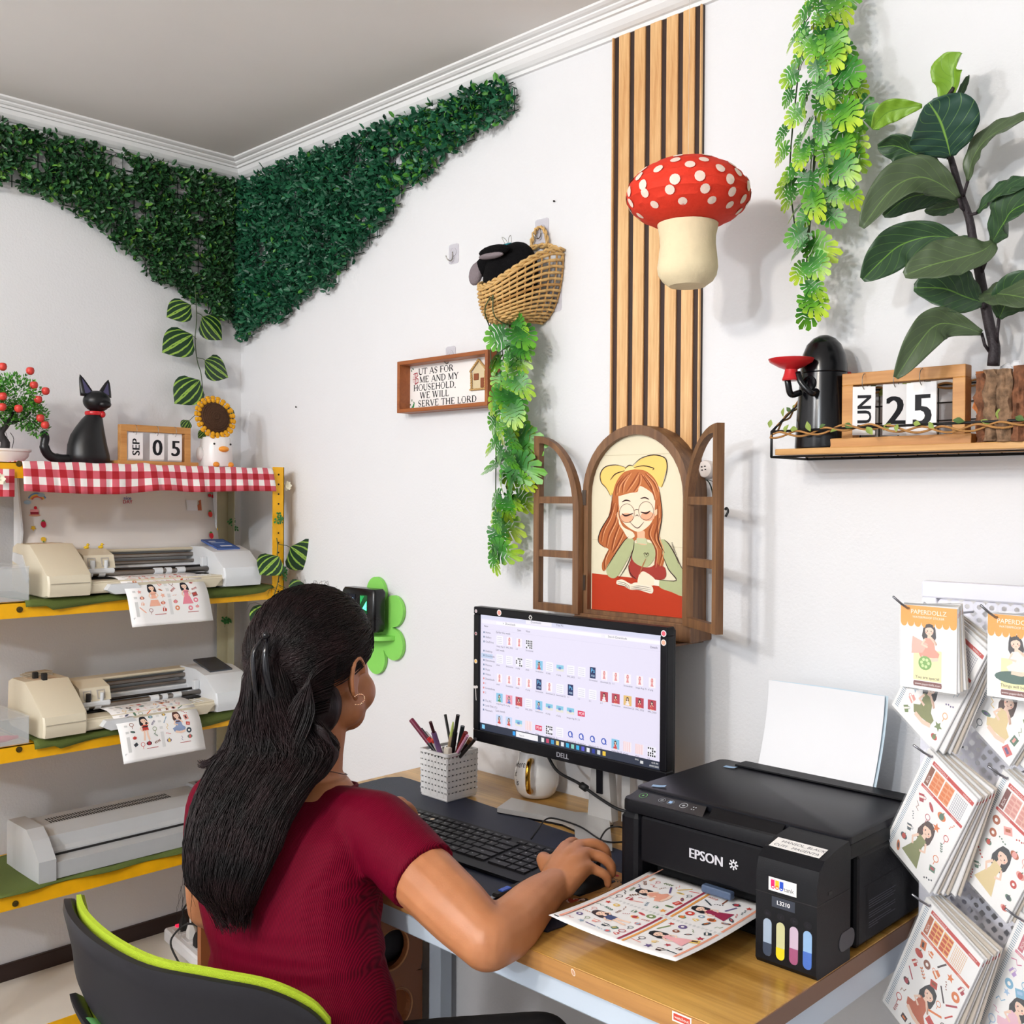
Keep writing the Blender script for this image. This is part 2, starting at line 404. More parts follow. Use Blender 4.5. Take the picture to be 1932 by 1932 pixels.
# added unseen window frame, to suit the fill lights, and a closed door behind
wf = MB()
for (y0, y1, z0, z1) in ((-4.0, -2.4, .8, .84), (-4.0, -2.4, 2.06, 2.10), (-4.0, -3.95, .8, 2.1), (-2.45, -2.4, .8, 2.1), (-3.22, -3.18, .8, 2.1)):
    wf.b2((RX - .05, y0, z0), (RX + .001, y1, z1), .004)
structure('added_window_1', wf, TRIMM)
structure('door_1', MB().b2((.3, RY - .001, 0), (1.5, RY + .03, 2.1), .004), mat('door_white', 'dcd8d2', .4))
for i, (x, y, lab) in enumerate(((1.95, -2.45, 'round warm white ceiling lamp nearest the photographer'), (2.55, -4.45, 'round cool white ceiling lamp at the back of the room'), (1.25, -3.1, 'round neutral white ceiling lamp nearest the left wall'))):  # third housing is added, to go with the left wall fill
    t = thing('ceiling_lamp', lab, 'lamp', (x, y, RZ))
    MB().lathe([(.13, 0), (.13, -.03), (.11, -.035), (.11, -.03)], 28, True).build('lamp_housing', TRIMM, t, 40)
# small marks on the walls and ceiling
A = Art(plane_fn((0, 0, RZ), (1, 0, 0), (0, 1, 0), (0, 0, -1)))
# ================================================================== boxwood leaf mats
random.seed(5)
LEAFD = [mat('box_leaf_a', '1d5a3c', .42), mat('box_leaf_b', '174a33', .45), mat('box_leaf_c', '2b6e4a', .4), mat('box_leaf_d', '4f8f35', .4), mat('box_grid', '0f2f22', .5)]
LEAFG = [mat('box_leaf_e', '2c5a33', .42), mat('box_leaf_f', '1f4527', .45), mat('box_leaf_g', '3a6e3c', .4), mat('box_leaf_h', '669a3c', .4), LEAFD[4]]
def inside(p, poly):
    x, y = p; r = False; n = len(poly)
    for i in range(n):
        x1, y1 = poly[i]; x2, y2 = poly[(i + 1) % n]
        if (y1 > y) != (y2 > y) and x < (x2 - x1) * (y - y1) / (y2 - y1) + x1: r = not r
    return r
def boxwood(name, label, poly, to3, mats, n, light, dens=1.0):
    """poly in wall coordinates (s, z); to3(s, z, h) gives the world point, h out of the wall"""
    t = thing(name, label, 'leaf mat', to3(sum(p[0] for p in poly) / len(poly), max(p[1] for p in poly), 0), group=None)
    s0, s1 = min(p[0] for p in poly), max(p[0] for p in poly); z0, z1 = min(p[1] for p in poly), max(p[1] for p in poly)
    g = MB(); k = s0
    step = .032
    def run(fixed, lo, hi, vert):
        a = lo; on = None
        while a <= hi + .001:
            p = (fixed, a) if vert else (a, fixed); ins = inside(p, poly)
            if ins and on is None: on = a
            if (not ins or a + .008 > hi) and on is not None:
                if a - on > .01:
                    p0, p1 = ((fixed, on), (fixed, a)) if vert else ((on, fixed), (a, fixed))
                    g.tube([to3(p0[0], p0[1], .008), to3(p1[0], p1[1], .008)], .0013, 4, False)
                on = None
            a += .008
    s = s0 + .004
    while s < s1: run(s, z0, z1, True); s += step
    z = z1 - .004
    while z > z0: run(z, s0, s1, False); z -= step
    g.build('plastic_grid', mats[4], t, world=True)
    lf = MB(); cnt = 0
    nrm = (to3(0, 0, 1) - to3(0, 0, 0)); ss = (to3(1, 0, 0) - to3(0, 0, 0)); zz = Vector((0, 0, 1))
    while cnt < n:
        p = (random.uniform(s0 - .01, s1 + .005), random.uniform(z0 - .012, z1 + .008))
        q = (p[0] + random.uniform(-.012, .012), p[1] + random.uniform(-.012, .012))
        if not inside(q, poly): continue
        cnt += 1
        nz = noise.noise(Vector((p[0] * 9, p[1] * 9, 3)))
        if noise.noise(Vector((p[0] * 16, p[1] * 16, 7))) < -.42 * dens: continue
        h = random.uniform(.012, .038) + nz * .008
        L = random.uniform(.0065, .0115); Wd = L * random.uniform(.42, .6)
        d = (nrm * random.uniform(.15, 1.0) + ss * random.uniform(-1, 1) + zz * random.uniform(-.9, .9)).normalized()
        w = d.cross(Vector((random.uniform(-1, 1), random.uniform(-1, 1), random.uniform(-1, 1)))).normalized(); u = d.cross(w)
        c = to3(p[0], p[1], h)
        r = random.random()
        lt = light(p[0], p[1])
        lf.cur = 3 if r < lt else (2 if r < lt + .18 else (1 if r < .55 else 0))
        cv = u * L * .22
        lf.add([c, c + d * L * .5 + w * Wd + cv, c + d * L * 1.5 + w * Wd * .9 + cv, c + d * L * 2 , c + d * L * 1.5 - w * Wd * .9 + cv, c + d * L * .5 - w * Wd + cv, c + d * L],
               [(0, 1, 6), (1, 2, 6), (2, 3, 6), (3, 4, 6), (4, 5, 6), (5, 0, 6)])
        if random.random() < .12:
            b = to3(p[0], p[1], .006); g2 = c + d * L
            lf.cur = 1; lf.tube([b, c], .0009, 3, False)
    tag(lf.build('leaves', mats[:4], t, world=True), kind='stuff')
def W2(pts): return [(ony(x, y, -.02).x, ony(x, y, -.02).z) for x, y in pts]
def W1(pts): return [(onx(x, y, .02).y, onx(x, y, .02).z) for x, y in pts]
pr = [(.012, 2.312), (1.125, 2.312)] + W2([(974, 205), (950, 225), (905, 247), (870, 275), (830, 300), (795, 345), (778, 338), (755, 365), (738, 400), (722, 425), (702, 452), (675, 478), (650, 505), (640, 525), (615, 548), (600, 532), (585, 555), (560, 572), (528, 608), (510, 600), (480, 625), (455, 645), (447, 600)]) + [(.012, 1.90)]
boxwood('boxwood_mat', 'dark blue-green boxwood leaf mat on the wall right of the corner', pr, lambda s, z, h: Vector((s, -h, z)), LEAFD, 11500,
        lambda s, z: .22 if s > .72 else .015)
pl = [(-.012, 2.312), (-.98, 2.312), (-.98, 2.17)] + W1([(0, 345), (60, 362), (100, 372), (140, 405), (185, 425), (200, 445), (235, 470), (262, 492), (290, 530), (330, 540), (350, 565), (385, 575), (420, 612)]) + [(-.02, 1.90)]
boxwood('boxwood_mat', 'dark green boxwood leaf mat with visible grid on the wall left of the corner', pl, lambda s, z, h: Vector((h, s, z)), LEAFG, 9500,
        lambda s, z: .07, dens=.75)

# ================================================================== leaf shapes
def stripe_leaf_mat():
    m, nt, b = newmat('striped_leaf'); N = nt.nodes; L = nt.links
    tc = N.new('ShaderNodeTexCoord'); sp = N.new('ShaderNodeSeparateXYZ'); L.new(tc.outputs['Object'], sp.inputs[0])
    ab = N.new('ShaderNodeMath'); ab.operation = 'ABSOLUTE'; L.new(sp.outputs['X'], ab.inputs[0])
    # stripes bow outward from the stalk and meet again at the tip
    yy = N.new('ShaderNodeMath'); yy.operation = 'MULTIPLY_ADD'; L.new(sp.outputs['Y'], yy.inputs[0]); yy.inputs[1].default_value = 1; yy.inputs[2].default_value = .12
    y2 = N.new('ShaderNodeMath'); y2.operation = 'SUBTRACT'; y2.inputs[0].default_value = 1.12; L.new(sp.outputs['Y'], y2.inputs[1])
    mu = N.new('ShaderNodeMath'); mu.operation = 'MULTIPLY'; L.new(yy.outputs[0], mu.inputs[0]); L.new(y2.outputs[0], mu.inputs[1])
    sq = N.new('ShaderNodeMath'); sq.operation = 'POWER'; L.new(mu.outputs[0], sq.inputs[0]); sq.inputs[1].default_value = .6
    dv = N.new('ShaderNodeMath'); dv.operation = 'DIVIDE'; L.new(ab.outputs[0], dv.inputs[0]); L.new(sq.outputs[0], dv.inputs[1])
    nz = N.new('ShaderNodeTexNoise'); nz.inputs['Scale'].default_value = 9; L.new(tc.outputs['Object'], nz.inputs['Vector'])
    ad = N.new('ShaderNodeMath'); ad.operation = 'MULTIPLY_ADD'; L.new(nz.outputs['Fac'], ad.inputs[0]); ad.inputs[1].default_value = .08; L.new(dv.outputs[0], ad.inputs[2])
    m1 = N.new('ShaderNodeMath'); m1.operation = 'MULTIPLY'; L.new(ad.outputs[0], m1.inputs[0]); m1.inputs[1].default_value = 19
    sn = N.new('ShaderNodeMath'); sn.operation = 'SINE'; L.new(m1.outputs[0], sn.inputs[0])
    r = N.new('ShaderNodeValToRGB'); r.color_ramp.elements[0].position = .80; r.color_ramp.elements[1].position = .93
    r.color_ramp.elements[0].color = hexc('17391f') + (1,); r.color_ramp.elements[1].color = hexc('93b84a') + (1,)
    mr = N.new('ShaderNodeMapRange'); mr.inputs[1].default_value = -1; L.new(sn.outputs[0], mr.inputs[0]); L.new(mr.outputs[0], r.inputs[0])
    L.new(r.outputs[0], b.inputs['Base Color']); b.inputs['Roughness'].default_value = .4; return m
STRM = stripe_leaf_mat()
def leaf_mesh(name, m, outline, bend=.12, cup=.1, nseg=10, smooth=True):
    """outline(t) -> half width for t in 0..1 along +Y; unit length"""
    mb = MB(); vs = []; fs = []; K = 4
    for i in range(nseg + 1):
        t = i / nseg; w = max(outline(t), .001)
        for k in range(-K, K + 1):
            x = w * k / K; vs.append((x, t - (.12 if t < .02 else 0) * (abs(k) / K), -bend * t * t * 1.2 + cup * abs(k / K) ** 1.4 * w * 1.6 * (1 if abs(k) else 0)))
    c = 2 * K + 1
    for i in range(nseg):
        for k in range(c - 1): fs.append((i * c + k, i * c + k + 1, (i + 1) * c + k + 1, (i + 1) * c + k))
    return mb.add(vs, fs).mesh(name, m, smooth)
def prow(t, P=((0, .0), (.03, .24), (.10, .39), (.25, .475), (.40, .47), (.55, .415), (.70, .31), (.85, .16), (.95, .05), (1, 0))):
    for a, b in zip(P, P[1:]):
        if t <= b[0]: return a[1] + (b[1] - a[1]) * (t - a[0]) / (b[0] - a[0])
    return 0
HEART = leaf_mesh('leaf', STRM, prow, .1, -.10, 20)
def orient(p0, p1, up, s=None, roll=0.0, wid=1.0):
    """matrix taking the unit +Y leaf from p0 to p1 with its face towards up"""
    p0, p1 = Vector(p0), Vector(p1); y = p1 - p0; L = y.length; y = y / L
    z = Vector(up); z = (z - y * z.dot(y)).normalized(); x = y.cross(z)
    if roll: x, z = x * cos(roll) + z * sin(roll), z * cos(roll) - x * sin(roll)
    k = s or L
    return Matrix(((x.x * k * wid, y.x * L, z.x * k, p0.x), (x.y * k * wid, y.y * L, z.y * k, p0.y), (x.z * k * wid, y.z * L, z.z * k, p0.z), (0, 0, 0, 1)))
def addleaf(me, parent, p0, p1, up, name='leaf', **k):
    M = MW[parent.name].inverted() @ orient(p0, p1, up, **k)
    return inst(name, me, parent, M)
STEMG = mat('vine_stem', '3f5130', .6)

# striped vine hanging from the leaf mat
f = lambda px, py: onx(px, py, .05)
t = thing('hanging_vine', 'thin vine with striped round leaves hanging below the left leaf mat', 'plant', f(372, 560))
stem = [f(*p) for p in ((368, 540), (371, 600), (368, 640), (372, 680), (380, 710), (384, 770))]
MB().tube(spline(stem, 5), .0013, 5).build('stem', STEMG, t, world=True)
for i, (a, b, j) in enumerate((((352, 578), (312, 597), (370, 575)), ((382, 603), (418, 642), (371, 590)), ((354, 635), (304, 663), (371, 640)), ((388, 684), (430, 712), (372, 675)), ((369, 722), (327, 760), (376, 717)), ((420, 772), (432, 805), (384, 770)), ((352, 795), (340, 812), (384, 770)))):
    p0, p1 = f(*a), f(*b); p0.x += .01; p1.x += .012
    k = addleaf(HEART, t, p0, p1, (1, -.25, .25), wid=1.05)
    MB().tube([f(*j), (f(*j) + p0) / 2 + Vector((.004, 0, .003)), p0 + (p1 - p0) * .12], .0009, 4).build('leaf_stalk', STEMG, t, world=True)

# ================================================================== monstera vines
def mon_mat(name, c1, c2, c3):
    m, nt, b = newmat(name); N = nt.nodes; L = nt.links
    tc = N.new('ShaderNodeTexCoord'); ln = N.new('ShaderNodeVectorMath'); ln.operation = 'DISTANCE'; ln.inputs[1].default_value = (0, .1, 0)
    L.new(tc.outputs['Object'], ln.inputs[0])
    nz = N.new('ShaderNodeTexNoise'); nz.inputs['Scale'].default_value = 3; L.new(tc.outputs['Object'], nz.inputs['Vector'])
    ad = N.new('ShaderNodeMath'); ad.operation = 'MULTIPLY_ADD'; L.new(nz.outputs['Fac'], ad.inputs[0]); ad.inputs[1].default_value = .4; L.new(ln.outputs['Value'], ad.inputs[2])
    r = N.new('ShaderNodeValToRGB'); e = r.color_ramp.elements; e[0].position = .30; e[1].position = 1.12 if False else 1.0
    e[0].color = hexc(c1) + (1,); e[1].color = hexc(c3) + (1,); q = e.new(.68); q.color = hexc(c2) + (1,)
    L.new(ad.outputs[0], r.inputs[0]); L.new(r.outputs[0], b.inputs['Base Color']); b.inputs['Roughness'].default_value = .38
    b.inputs['Subsurface Weight'].default_value = 0.0
    return m
MM = [mon_mat('monstera_a', '22621f', '3f8f27', '9cc42c'), mon_mat('monstera_b', '1d5a20', '2f7d25', '62a82a'), mon_mat('monstera_c', '2c7422', '66a82a', 'b8d433')]
def monstera_mesh(name, m, bend):
    mb = MB(); vs = []; fs = []
    def hz(x, y): return -bend * y * y + .10 * abs(x)
    def V(x, y): vs.append((x, y, hz(x, y))); return len(vs) - 1
    rib = [V(0, t) for t in (0, .12, .28, .44, .6, .76, 1.0)]
    n = 6
    for sgn in (-1, 1):
        for i in range(n):
            a0 = -.95 + 2.42 * (i + .03) / n * 1.03; a1 = -.95 + 2.42 * (i + .86) / n * 1.03
            R = (.50, .52, .53, .56, .62, .70)[i]
            cx, cy = 0, .36
            def O(a, r): return (sgn * r * cos(a) * .92, cy + r * sin(a))
            b0 = rib[i]; b1 = rib[i + 1]
            ya, yb = vs[b0][1], vs[b1][1]
            am = (a0 + a1) / 2
            P = [O(a0, R * .50), O(a0 + .02, R * .93), O(am, R * 1.04), O(a1 - .0, R * .96), O(a1 + .0, R * .50)]
            mid = (0, (ya + yb) / 2)
            inner0 = (P[0][0] * .55, ya + (P[0][1] - ya) * .55); inner1 = (P[4][0] * .5, yb * .99 + (P[4][1] - yb) * .5)
            ids = [b0, V(*inner0)] + [V(*p) for p in P] + [V(*inner1), b1]
            cen = V((P[0][0] + P[4][0]) / 2 * .75, (P[0][1] + P[4][1]) / 2)
            L_ = len(ids)
            for k in range(L_):
                a, b = ids[k], ids[(k + 1) % L_]
                fs.append((cen, a, b) if sgn > 0 else (cen, b, a))
    mb.add(vs, fs); return mb.mesh(name, m, False)
MON = [monstera_mesh('monstera_leaf', MM[i % 3], (.18, .32, .1, .25, .05)[i]) for i in range(5)]
MON += [monstera_mesh('monstera_leaf', MM[i], .4) for i in range(3)]
def vine(name, label, strands, prof, depth, n, size, seed, group=None, stems=()):
    """prof: rows of (y pixel, left pixel, right pixel) seen on the wall plane; leaves hang around the strands"""
    rnd = random.Random(seed); y0, y1 = prof[0][0], prof[-1][0]
    t = thing(name, label, 'plant', ony(*strands[0][0][:2], -depth), group=group)
    for s in strands:
        MB().tube(spline([ony(p[0], p[1], -depth - (p[2] if len(p) > 2 else 0)) for p in s], 4), .0014, 5).build('stem', STEMG, t, world=True)
    def lr(y):
        for a, b in zip(prof, prof[1:]):
            if a[0] <= y <= b[0]:
                k = (y - a[0]) / (b[0] - a[0]); return a[1] + (b[1] - a[1]) * k, a[2] + (b[2] - a[2]) * k
        return prof[-1][1:]
    pts = []
    tries = 0
    while len(pts) < n and tries < n * 60:
        tries += 1
        y = rnd.uniform(y0, y1); l, r = lr(y); x = rnd.uniform(l, r)
        if rnd.random() > (r - l) / 150 + .15: continue
        if any((x - a) ** 2 + (y - b) ** 2 < (size * .42) ** 2 for a, b in pts): continue
        pts.append((x, y))
    for i, (x, y) in enumerate(sorted(pts, key=lambda p: -p[1])):
        l, r = lr(y); c = (l + r) / 2; k = (x - c) / max((r - l) / 2, 1)
        L = size * rnd.uniform(.8, 1.12)
        ang = k * 1.0 + rnd.uniform(-.35, .35)
        d = (rnd.uniform(.0, .045) + (1 - abs(k)) * .03)
        a = ony(x - sin(ang) * L * .5, y - cos(ang) * L * .5, -depth - d)
        b = ony(x + sin(ang) * L * .5, y + cos(ang) * L * .5, -depth - d - rnd.uniform(-.005, .012))
        addleaf(MON[rnd.randrange(8)], t, a, b, (rnd.uniform(-.5, .9) + k * .4, -1, rnd.uniform(-.1, .7)), wid=rnd.uniform(.75, 1.0), roll=rnd.uniform(-.35, .35))
        if i % 2 == 0:
            q = ony(c + (x - c) * .35, y - L * 1.0, -depth - .01)
            MB().tube(bez(q, q + Vector((0, -.006, -.01)), a + Vector((0, 0, .012)), a, 5), .0009, 4, False).build('leaf_stalk', STEMG, t, world=True)
    return t
vine('hanging_vine', 'tall bright green split-leaf vine hanging from the ceiling right of the mushroom lantern',
     [[(1545, -30), (1540, 200), (1530, 400), (1522, 500), (1530, 600)], [(1590, -30), (1592, 40), (1590, 200), (1605, 330)], [(1520, 20), (1505, 150), (1490, 320), (1500, 430)], [(1560, 100), (1535, 330), (1520, 480)]],
     [(-40, 1520, 1590), (20, 1515, 1592), (60, 1495, 1600), (120, 1485, 1608), (200, 1470, 1620), (300, 1470, 1612), (380, 1472, 1608), (420, 1495, 1560), (470, 1500, 1548), (540, 1505, 1542), (600, 1520, 1540)],
     .06, 64, 52, 11)

# ================================================================== adhesive hooks
clear = mat('clear_sticker', 'e9e6ee', .25, trans=.0, alpha=.45)
chrome = mat('hook_metal', '9a968f', .3, 1.0)
def wall_hook(px, py, label, w=.034, h=.046, hookit=True):
    c = ony(px, py, 0); t = thing('wall_hook', label, 'hook', c, group=None)
    r = .006; pts = []
    for sx, sy in ((1, 1), (-1, 1), (-1, -1), (1, -1)):
        for k in range(4):
            a = atan2(sy, sx) - pi / 4 + pi / 2 * k / 3
            pts.append((sx * (w / 2 - r) + r * cos(a), sy * (h / 2 - r) + r * sin(a)))
    MB().prism(pts, lambda u, v, k: (u, -.0005 - .0012 * k, v)).build('adhesive_plate', clear, t)
    mb = MB(); mb.at((0, -.002, .004), (pi / 2, 0, 0)); mb.lathe([(.010, 0), (.010, .0015), (.007, .003), (.002, .0035)], 14); mb.build('boss', clear, t, 40)
    if hookit:
        MB().tube(spline([(0, -.005, .004), (0, -.006, -.012), (-.002, -.011, -.018), (-.006, -.016, -.014), (-.009, -.018, -.006)], 4), .0014, 6).build('hook', chrome, t, True)
wall_hook(857, 479, 'clear adhesive wall hook holding nothing, left of the wicker basket')
wall_hook(1023, 436, 'clear adhesive wall hook above the basket, holding its twisted handle', .040, .052)
wall_hook(1048, 566, 'clear adhesive wall hook low beside the right edge of the basket', .036, .05)
wall_hook(851, 672, 'clear adhesive wall hook behind the top of the text sign')

# ================================================================== wicker basket on the wall, with plain black plush cushion
wick = [mat('wicker_a', 'd2aa6c', .55, var=.18, vscale=120), mat('wicker_b', 'b98c50', .6, var=.2, vscale=120)]
t = thing('wicker_basket', 'half-round woven wicker basket hanging on the wall with a twisted handle', 'basket', (1.180, -.0, 1.872))
TB = MW[t.name]
def bk(th, k):
    """basket surface: th 0..pi round the front, k 0 top .. 1 bottom"""
    rx = .096 * (cos(k * 1.45)) ** .55; ry = .122 * (cos(k * 1.45)) ** .34
    # the rim dips towards the front left
    rim = .052 * abs(cos(th)) ** 2 + .022 * cos(th) - .034
    z = rim * (1 - k) - .105 * sin(k * 1.5) / sin(1.5)
    return Vector((rx * cos(th) * -1 * -1, -.004 - ry * sin(th), z))
rows = 15; NS = 40
mb = MB()
for r in range(rows):
    k = .02 + .94 * r / (rows - 1); pts = []
    for i in range(NS + 1):
        th = pi * i / NS; p = bk(th, k); o = sin(i * pi / 2 + (r % 2) * pi) * .0028
        nrm = Vector((cos(th), -sin(th), -.3)).normalized(); pts.append(p + nrm * o)
    mb.cur = r % 2 if r % 5 == 0 else 0
    mb.tube(pts, .0036 - .0006 * k, 5)
mb.build('woven_side', wick, t, True)
mb = MB()
for i in range(0, NS + 1, 2):
    th = pi * i / NS; mb.tube([bk(th, .02 + .95 * j / 8) for j in range(9)], .0022, 5)
mb.build('upright_canes', wick[1], t, True)
mb = MB()
for s in (0, 1):
    mb.tube([bk(pi * i / 40, 0) + Vector((0, 0, .004 + .004 * sin(i * 1.6 + s * pi))) + Vector((cos(pi * i / 40), -sin(pi * i / 40), 0)) * .003 * cos(i * 1.6 + s * pi) for i in range(41)], .0032, 6)
# back hoop
for s in (0, 1):
    pts = []
    for i in range(31):
        a = pi * i / 30; p = Vector((.096 * cos(a) , -.008, .012 + .012 * cos(a) + .05 * sin(a)))
        pts.append(p + Vector((0, .003 * cos(i * 1.3 + s * pi), .004 * sin(i * 1.3 + s * pi))))
    mb.tube(pts, .003, 6)
mb.build('braided_rim', wick[0], t, True)
mb = MB()
for s in (0, 1):
    pts = [(Vector((.032 + .024 * cos(a) , -.010, .056 + .048 * sin(a))) + Vector((.003 * cos(i * 1.5 + s * pi), .003 * sin(i * 1.5 + s * pi), 0))) for i, a in enumerate([pi * j / 18 for j in range(19)])]
    mb.tube(pts, .0026, 6)
mb.build('twisted_handle', wick[0], t, True)
fur = mat('black_fleece', '0d0c0e', .95, bump=1.0, bscale=420, spec=.15)
fur2 = mat('grey_fleece', '8d8286', .95, bump=1.0, bscale=420, spec=.1)
t = thing('plush_cushion', 'plain black fleece plush cushion with folded grey-lined flaps, sitting in the wicker basket', 'cushion', m=Matrix.Translation((1.168, -.054, 1.862)) @ Matrix.Rotation(-.25, 4, 'Z') @ Matrix.Diagonal((1.12, .86, 1.0, 1)))
mb = MB(); rings = []
for k in range(13):
    th = pi * k / 12; q = max(sin(th), .02) ** .75
    rings.append([(.082 * q * cos(a), .05 * q * sin(a) - .0, -.075 * cos(th) + .006 * cos(2 * a) * q) for a in [2 * pi * i / 20 for i in range(20)]])
mb.loft(rings).build('body', fur, t, True)
def flap(c, r, rot, mm, nm, lab=None):
    b = MB(); b.at(c, rot); b.sphere((0, 0, 0), r, 14, 8); o = b.build(nm, mm, t, True)
    if lab: o['label'] = lab
flap((-.078, -.014, .045), (.034, .017, .022), (0, -.3, .2), fur, 'flap')
flap((-.098, -.026, .030), (.019, .014, .026), (0, .35, .2), fur2, 'flap_lining', 'grey fleece lining')
flap((.0, -.046, .056), (.055, .018, .013), (0, .1, 0), fur, 'flap')
flap((-.002, -.054, .046), (.046, .011, .007), (0, .12, 0), fur2, 'flap_lining', 'grey fleece lining')
t = thing('binder_clip', 'small blue-green binder clip gripping the top of the black plush cushion', 'clip', (1.168, -.060, 1.930))
MB().prism([(-.010, 0), (.010, 0), (.007, .011), (-.007, .011)], lambda u, v, k: (u, (v - .011) * .45 * (1 if k else -1), .008 - v)).build('clip_body', mat('teal_metal', '2f9fb0', .35, .4), t)
for sx, tilt in ((-.004, -.012), (.005, .004)):
    MB().tube(spline([(sx - .004, 0, .006), (sx - .004 + tilt * .5, -.002, .018), (sx + tilt, -.003, .024), (sx + .004 + tilt * .5, -.002, .018), (sx + .004, 0, .006)], 4), .0006, 5).build('clip_wire', chrome, t, True)
vine('hanging_vine', 'bright green split-leaf vine trailing down from the wicker basket',
     [[(925, 560, .085), (915, 590, .08), (935, 650), (960, 780), (965, 900), (945, 1000), (930, 1070)], [(930, 556, .085), (935, 600, .075), (985, 640), (985, 780), (990, 900)], [(928, 560, .085), (925, 660), (935, 800), (935, 930)]],
     [(610, 940, 990), (650, 935, 990), (720, 925, 985), (800, 925, 985), (860, 930, 995), (920, 930, 995), (960, 930, 975), (1000, 925, 950), (1050, 925, 948), (1072, 925, 935)],
     .045, 46, 47, 23)
t0 = None

# ================================================================== framed text sign
WF = wood('sign_wood', 'a8602c', '8c4a20', 'x', 22, .45)
t = thing('framed_sign', 'deep wooden box frame with a verse in black and red letters and a twine house', 'sign', (.93, 0, 1.66))
x0, x1 = .775 - .93, 1.088 - .93; z0, z1 = 1.598 - 1.66, 1.722 - 1.66; D = .042; Tk = .009
for nm, lo, hi in (('frame_side', (x0, -D, z0), (x0 + Tk, 0, z1)), ('frame_side', (x1 - Tk, -D, z0), (x1, 0, z1)), ('frame_side', (x0 + Tk, -D, z1 - Tk), (x1 - Tk, 0, z1)), ('frame_side', (x0 + Tk, -D, z0), (x1 - Tk, 0, z0 + Tk))):
    MB().b2(lo, hi, .001).build(nm, WF, t)
MB().b2((x0 + Tk, -.008, z0 + Tk), (x1 - Tk, -.002, z1 - Tk)).build('backing_card', mat('sign_card', 'f4f0ec', .6), t)
A = Art(plane_fn((0, -.008, 0), (1, 0, 0), (0, 0, 1), (0, -1, 0)))
# serif capitals drawn from strokes: (thick?, points)
SF = {'U': (.8, [(1, [(.14, 1), (.14, .3), (.25, .06), (.45, .0)]), (0, [(.45, 0), (.62, .06), (.68, .3), (.68, 1)])], [(.14, 1), (.68, 1)]),
      'T': (.78, [(1, [(.39, 0), (.39, 1)]), (0, [(.02, .98), (.76, .98)]), (0, [(.03, .98), (.03, .78)]), (0, [(.75, .98), (.75, .78)])], [(.39, 0)]),
      'A': (.84, [(0, [(.08, 0), (.40, 1)]), (1, [(.42, 1), (.74, 0)]), (0, [(.2, .35), (.62, .35)])], [(.08, 0), (.74, 0)]),
      'S': (.62, [(0, [(.52, .78), (.42, .97), (.22, .97), (.09, .8)]), (1, [(.10, .82), (.14, .62), (.42, .42), (.5, .25)]), (0, [(.5, .28), (.40, .03), (.2, .02), (.08, .25)])], []),
      'F': (.68, [(1, [(.16, 0), (.16, 1)]), (0, [(.16, .98), (.62, .98), (.62, .78)]), (0, [(.16, .52), (.46, .52)])], [(.16, 0), (.14, 1)]),
      'O': (.86, [(1, [(.12, .72), (.08, .5), (.12, .28)]), (1, [(.72, .28), (.76, .5), (.72, .72)]), (0, [(.12, .7), (.24, .95), (.42, 1), (.6, .95), (.72, .7)]), (0, [(.12, .3), (.24, .05), (.42, 0), (.6, .05), (.72, .3)])], []),
      'R': (.82, [(1, [(.16, 0), (.16, 1)]), (0, [(.16, .98), (.42, .97), (.56, .88)]), (1, [(.56, .88), (.58, .72), (.54, .6)]), (0, [(.54, .6), (.4, .5), (.16, .5)]), (1, [(.4, .5), (.72, .02)])], [(.16, 0), (.14, 1)]),
      'M': (1.0, [(0, [(.13, 0), (.13, 1)]), (1, [(.15, 1), (.48, .04)]), (0, [(.48, .04), (.82, 1)]), (1, [(.84, 0), (.84, 1)])], [(.13, 0), (.84, 0), (.12, 1), (.85, 1)]),
      'E': (.72, [(1, [(.16, 0), (.16, 1)]), (0, [(.16, .98), (.62, .98), (.62, .8)]), (0, [(.16, .52), (.48, .52)]), (0, [(.16, .02), (.64, .02), (.64, .22)])], [(.15, 1), (.15, 0)]),
      'N': (.86, [(0, [(.13, 0), (.13, 1)]), (1, [(.13, 1), (.70, .02)]), (0, [(.71, 0), (.71, 1)])], [(.13, 0), (.71, 1)]),
      'D': (.84, [(1, [(.16, 0), (.16, 1)]), (0, [(.16, .98), (.45, .97), (.64, .82)]), (1, [(.64, .82), (.72, .5), (.64, .18)]), (0, [(.64, .18), (.45, .03), (.16, .02)])], [(.14, 0), (.14, 1)]),
      'Y': (.78, [(1, [(.08, 1), (.38, .48)]), (0, [(.38, .48), (.68, 1)]), (1, [(.38, 0), (.38, .5)])], [(.08, 1), (.68, 1), (.38, 0)]),
      'H': (.88, [(1, [(.16, 0), (.16, 1)]), (1, [(.70, 0), (.70, 1)]), (0, [(.16, .52), (.70, .52)])], [(.16, 0), (.7, 0), (.16, 1), (.7, 1)]),
      'L': (.68, [(1, [(.16, 0), (.16, 1)]), (0, [(.16, .02), (.6, .02), (.6, .22)])], [(.16, 0), (.16, 1)]),
      'W': (1.12, [(1, [(.08, 1), (.3, 0)]), (0, [(.3, 0), (.52, 1)]), (1, [(.52, 1), (.76, 0)]), (0, [(.76, 0), (1.0, 1)])], [(.08, 1), (.53, 1), (1.0, 1)]),
      'I': (.4, [(1, [(.2, 0), (.2, 1)])], [(.2, 0), (.2, 1)]),
      'V': (.8, [(1, [(.08, 1), (.38, 0)]), (0, [(.38, 0), (.68, 1)])], [(.08, 1), (.68, 1)]),
      ',': (.3, [(1, [(.14, .06), (.1, -.14)])], []), ' ': (.36, [], [])}
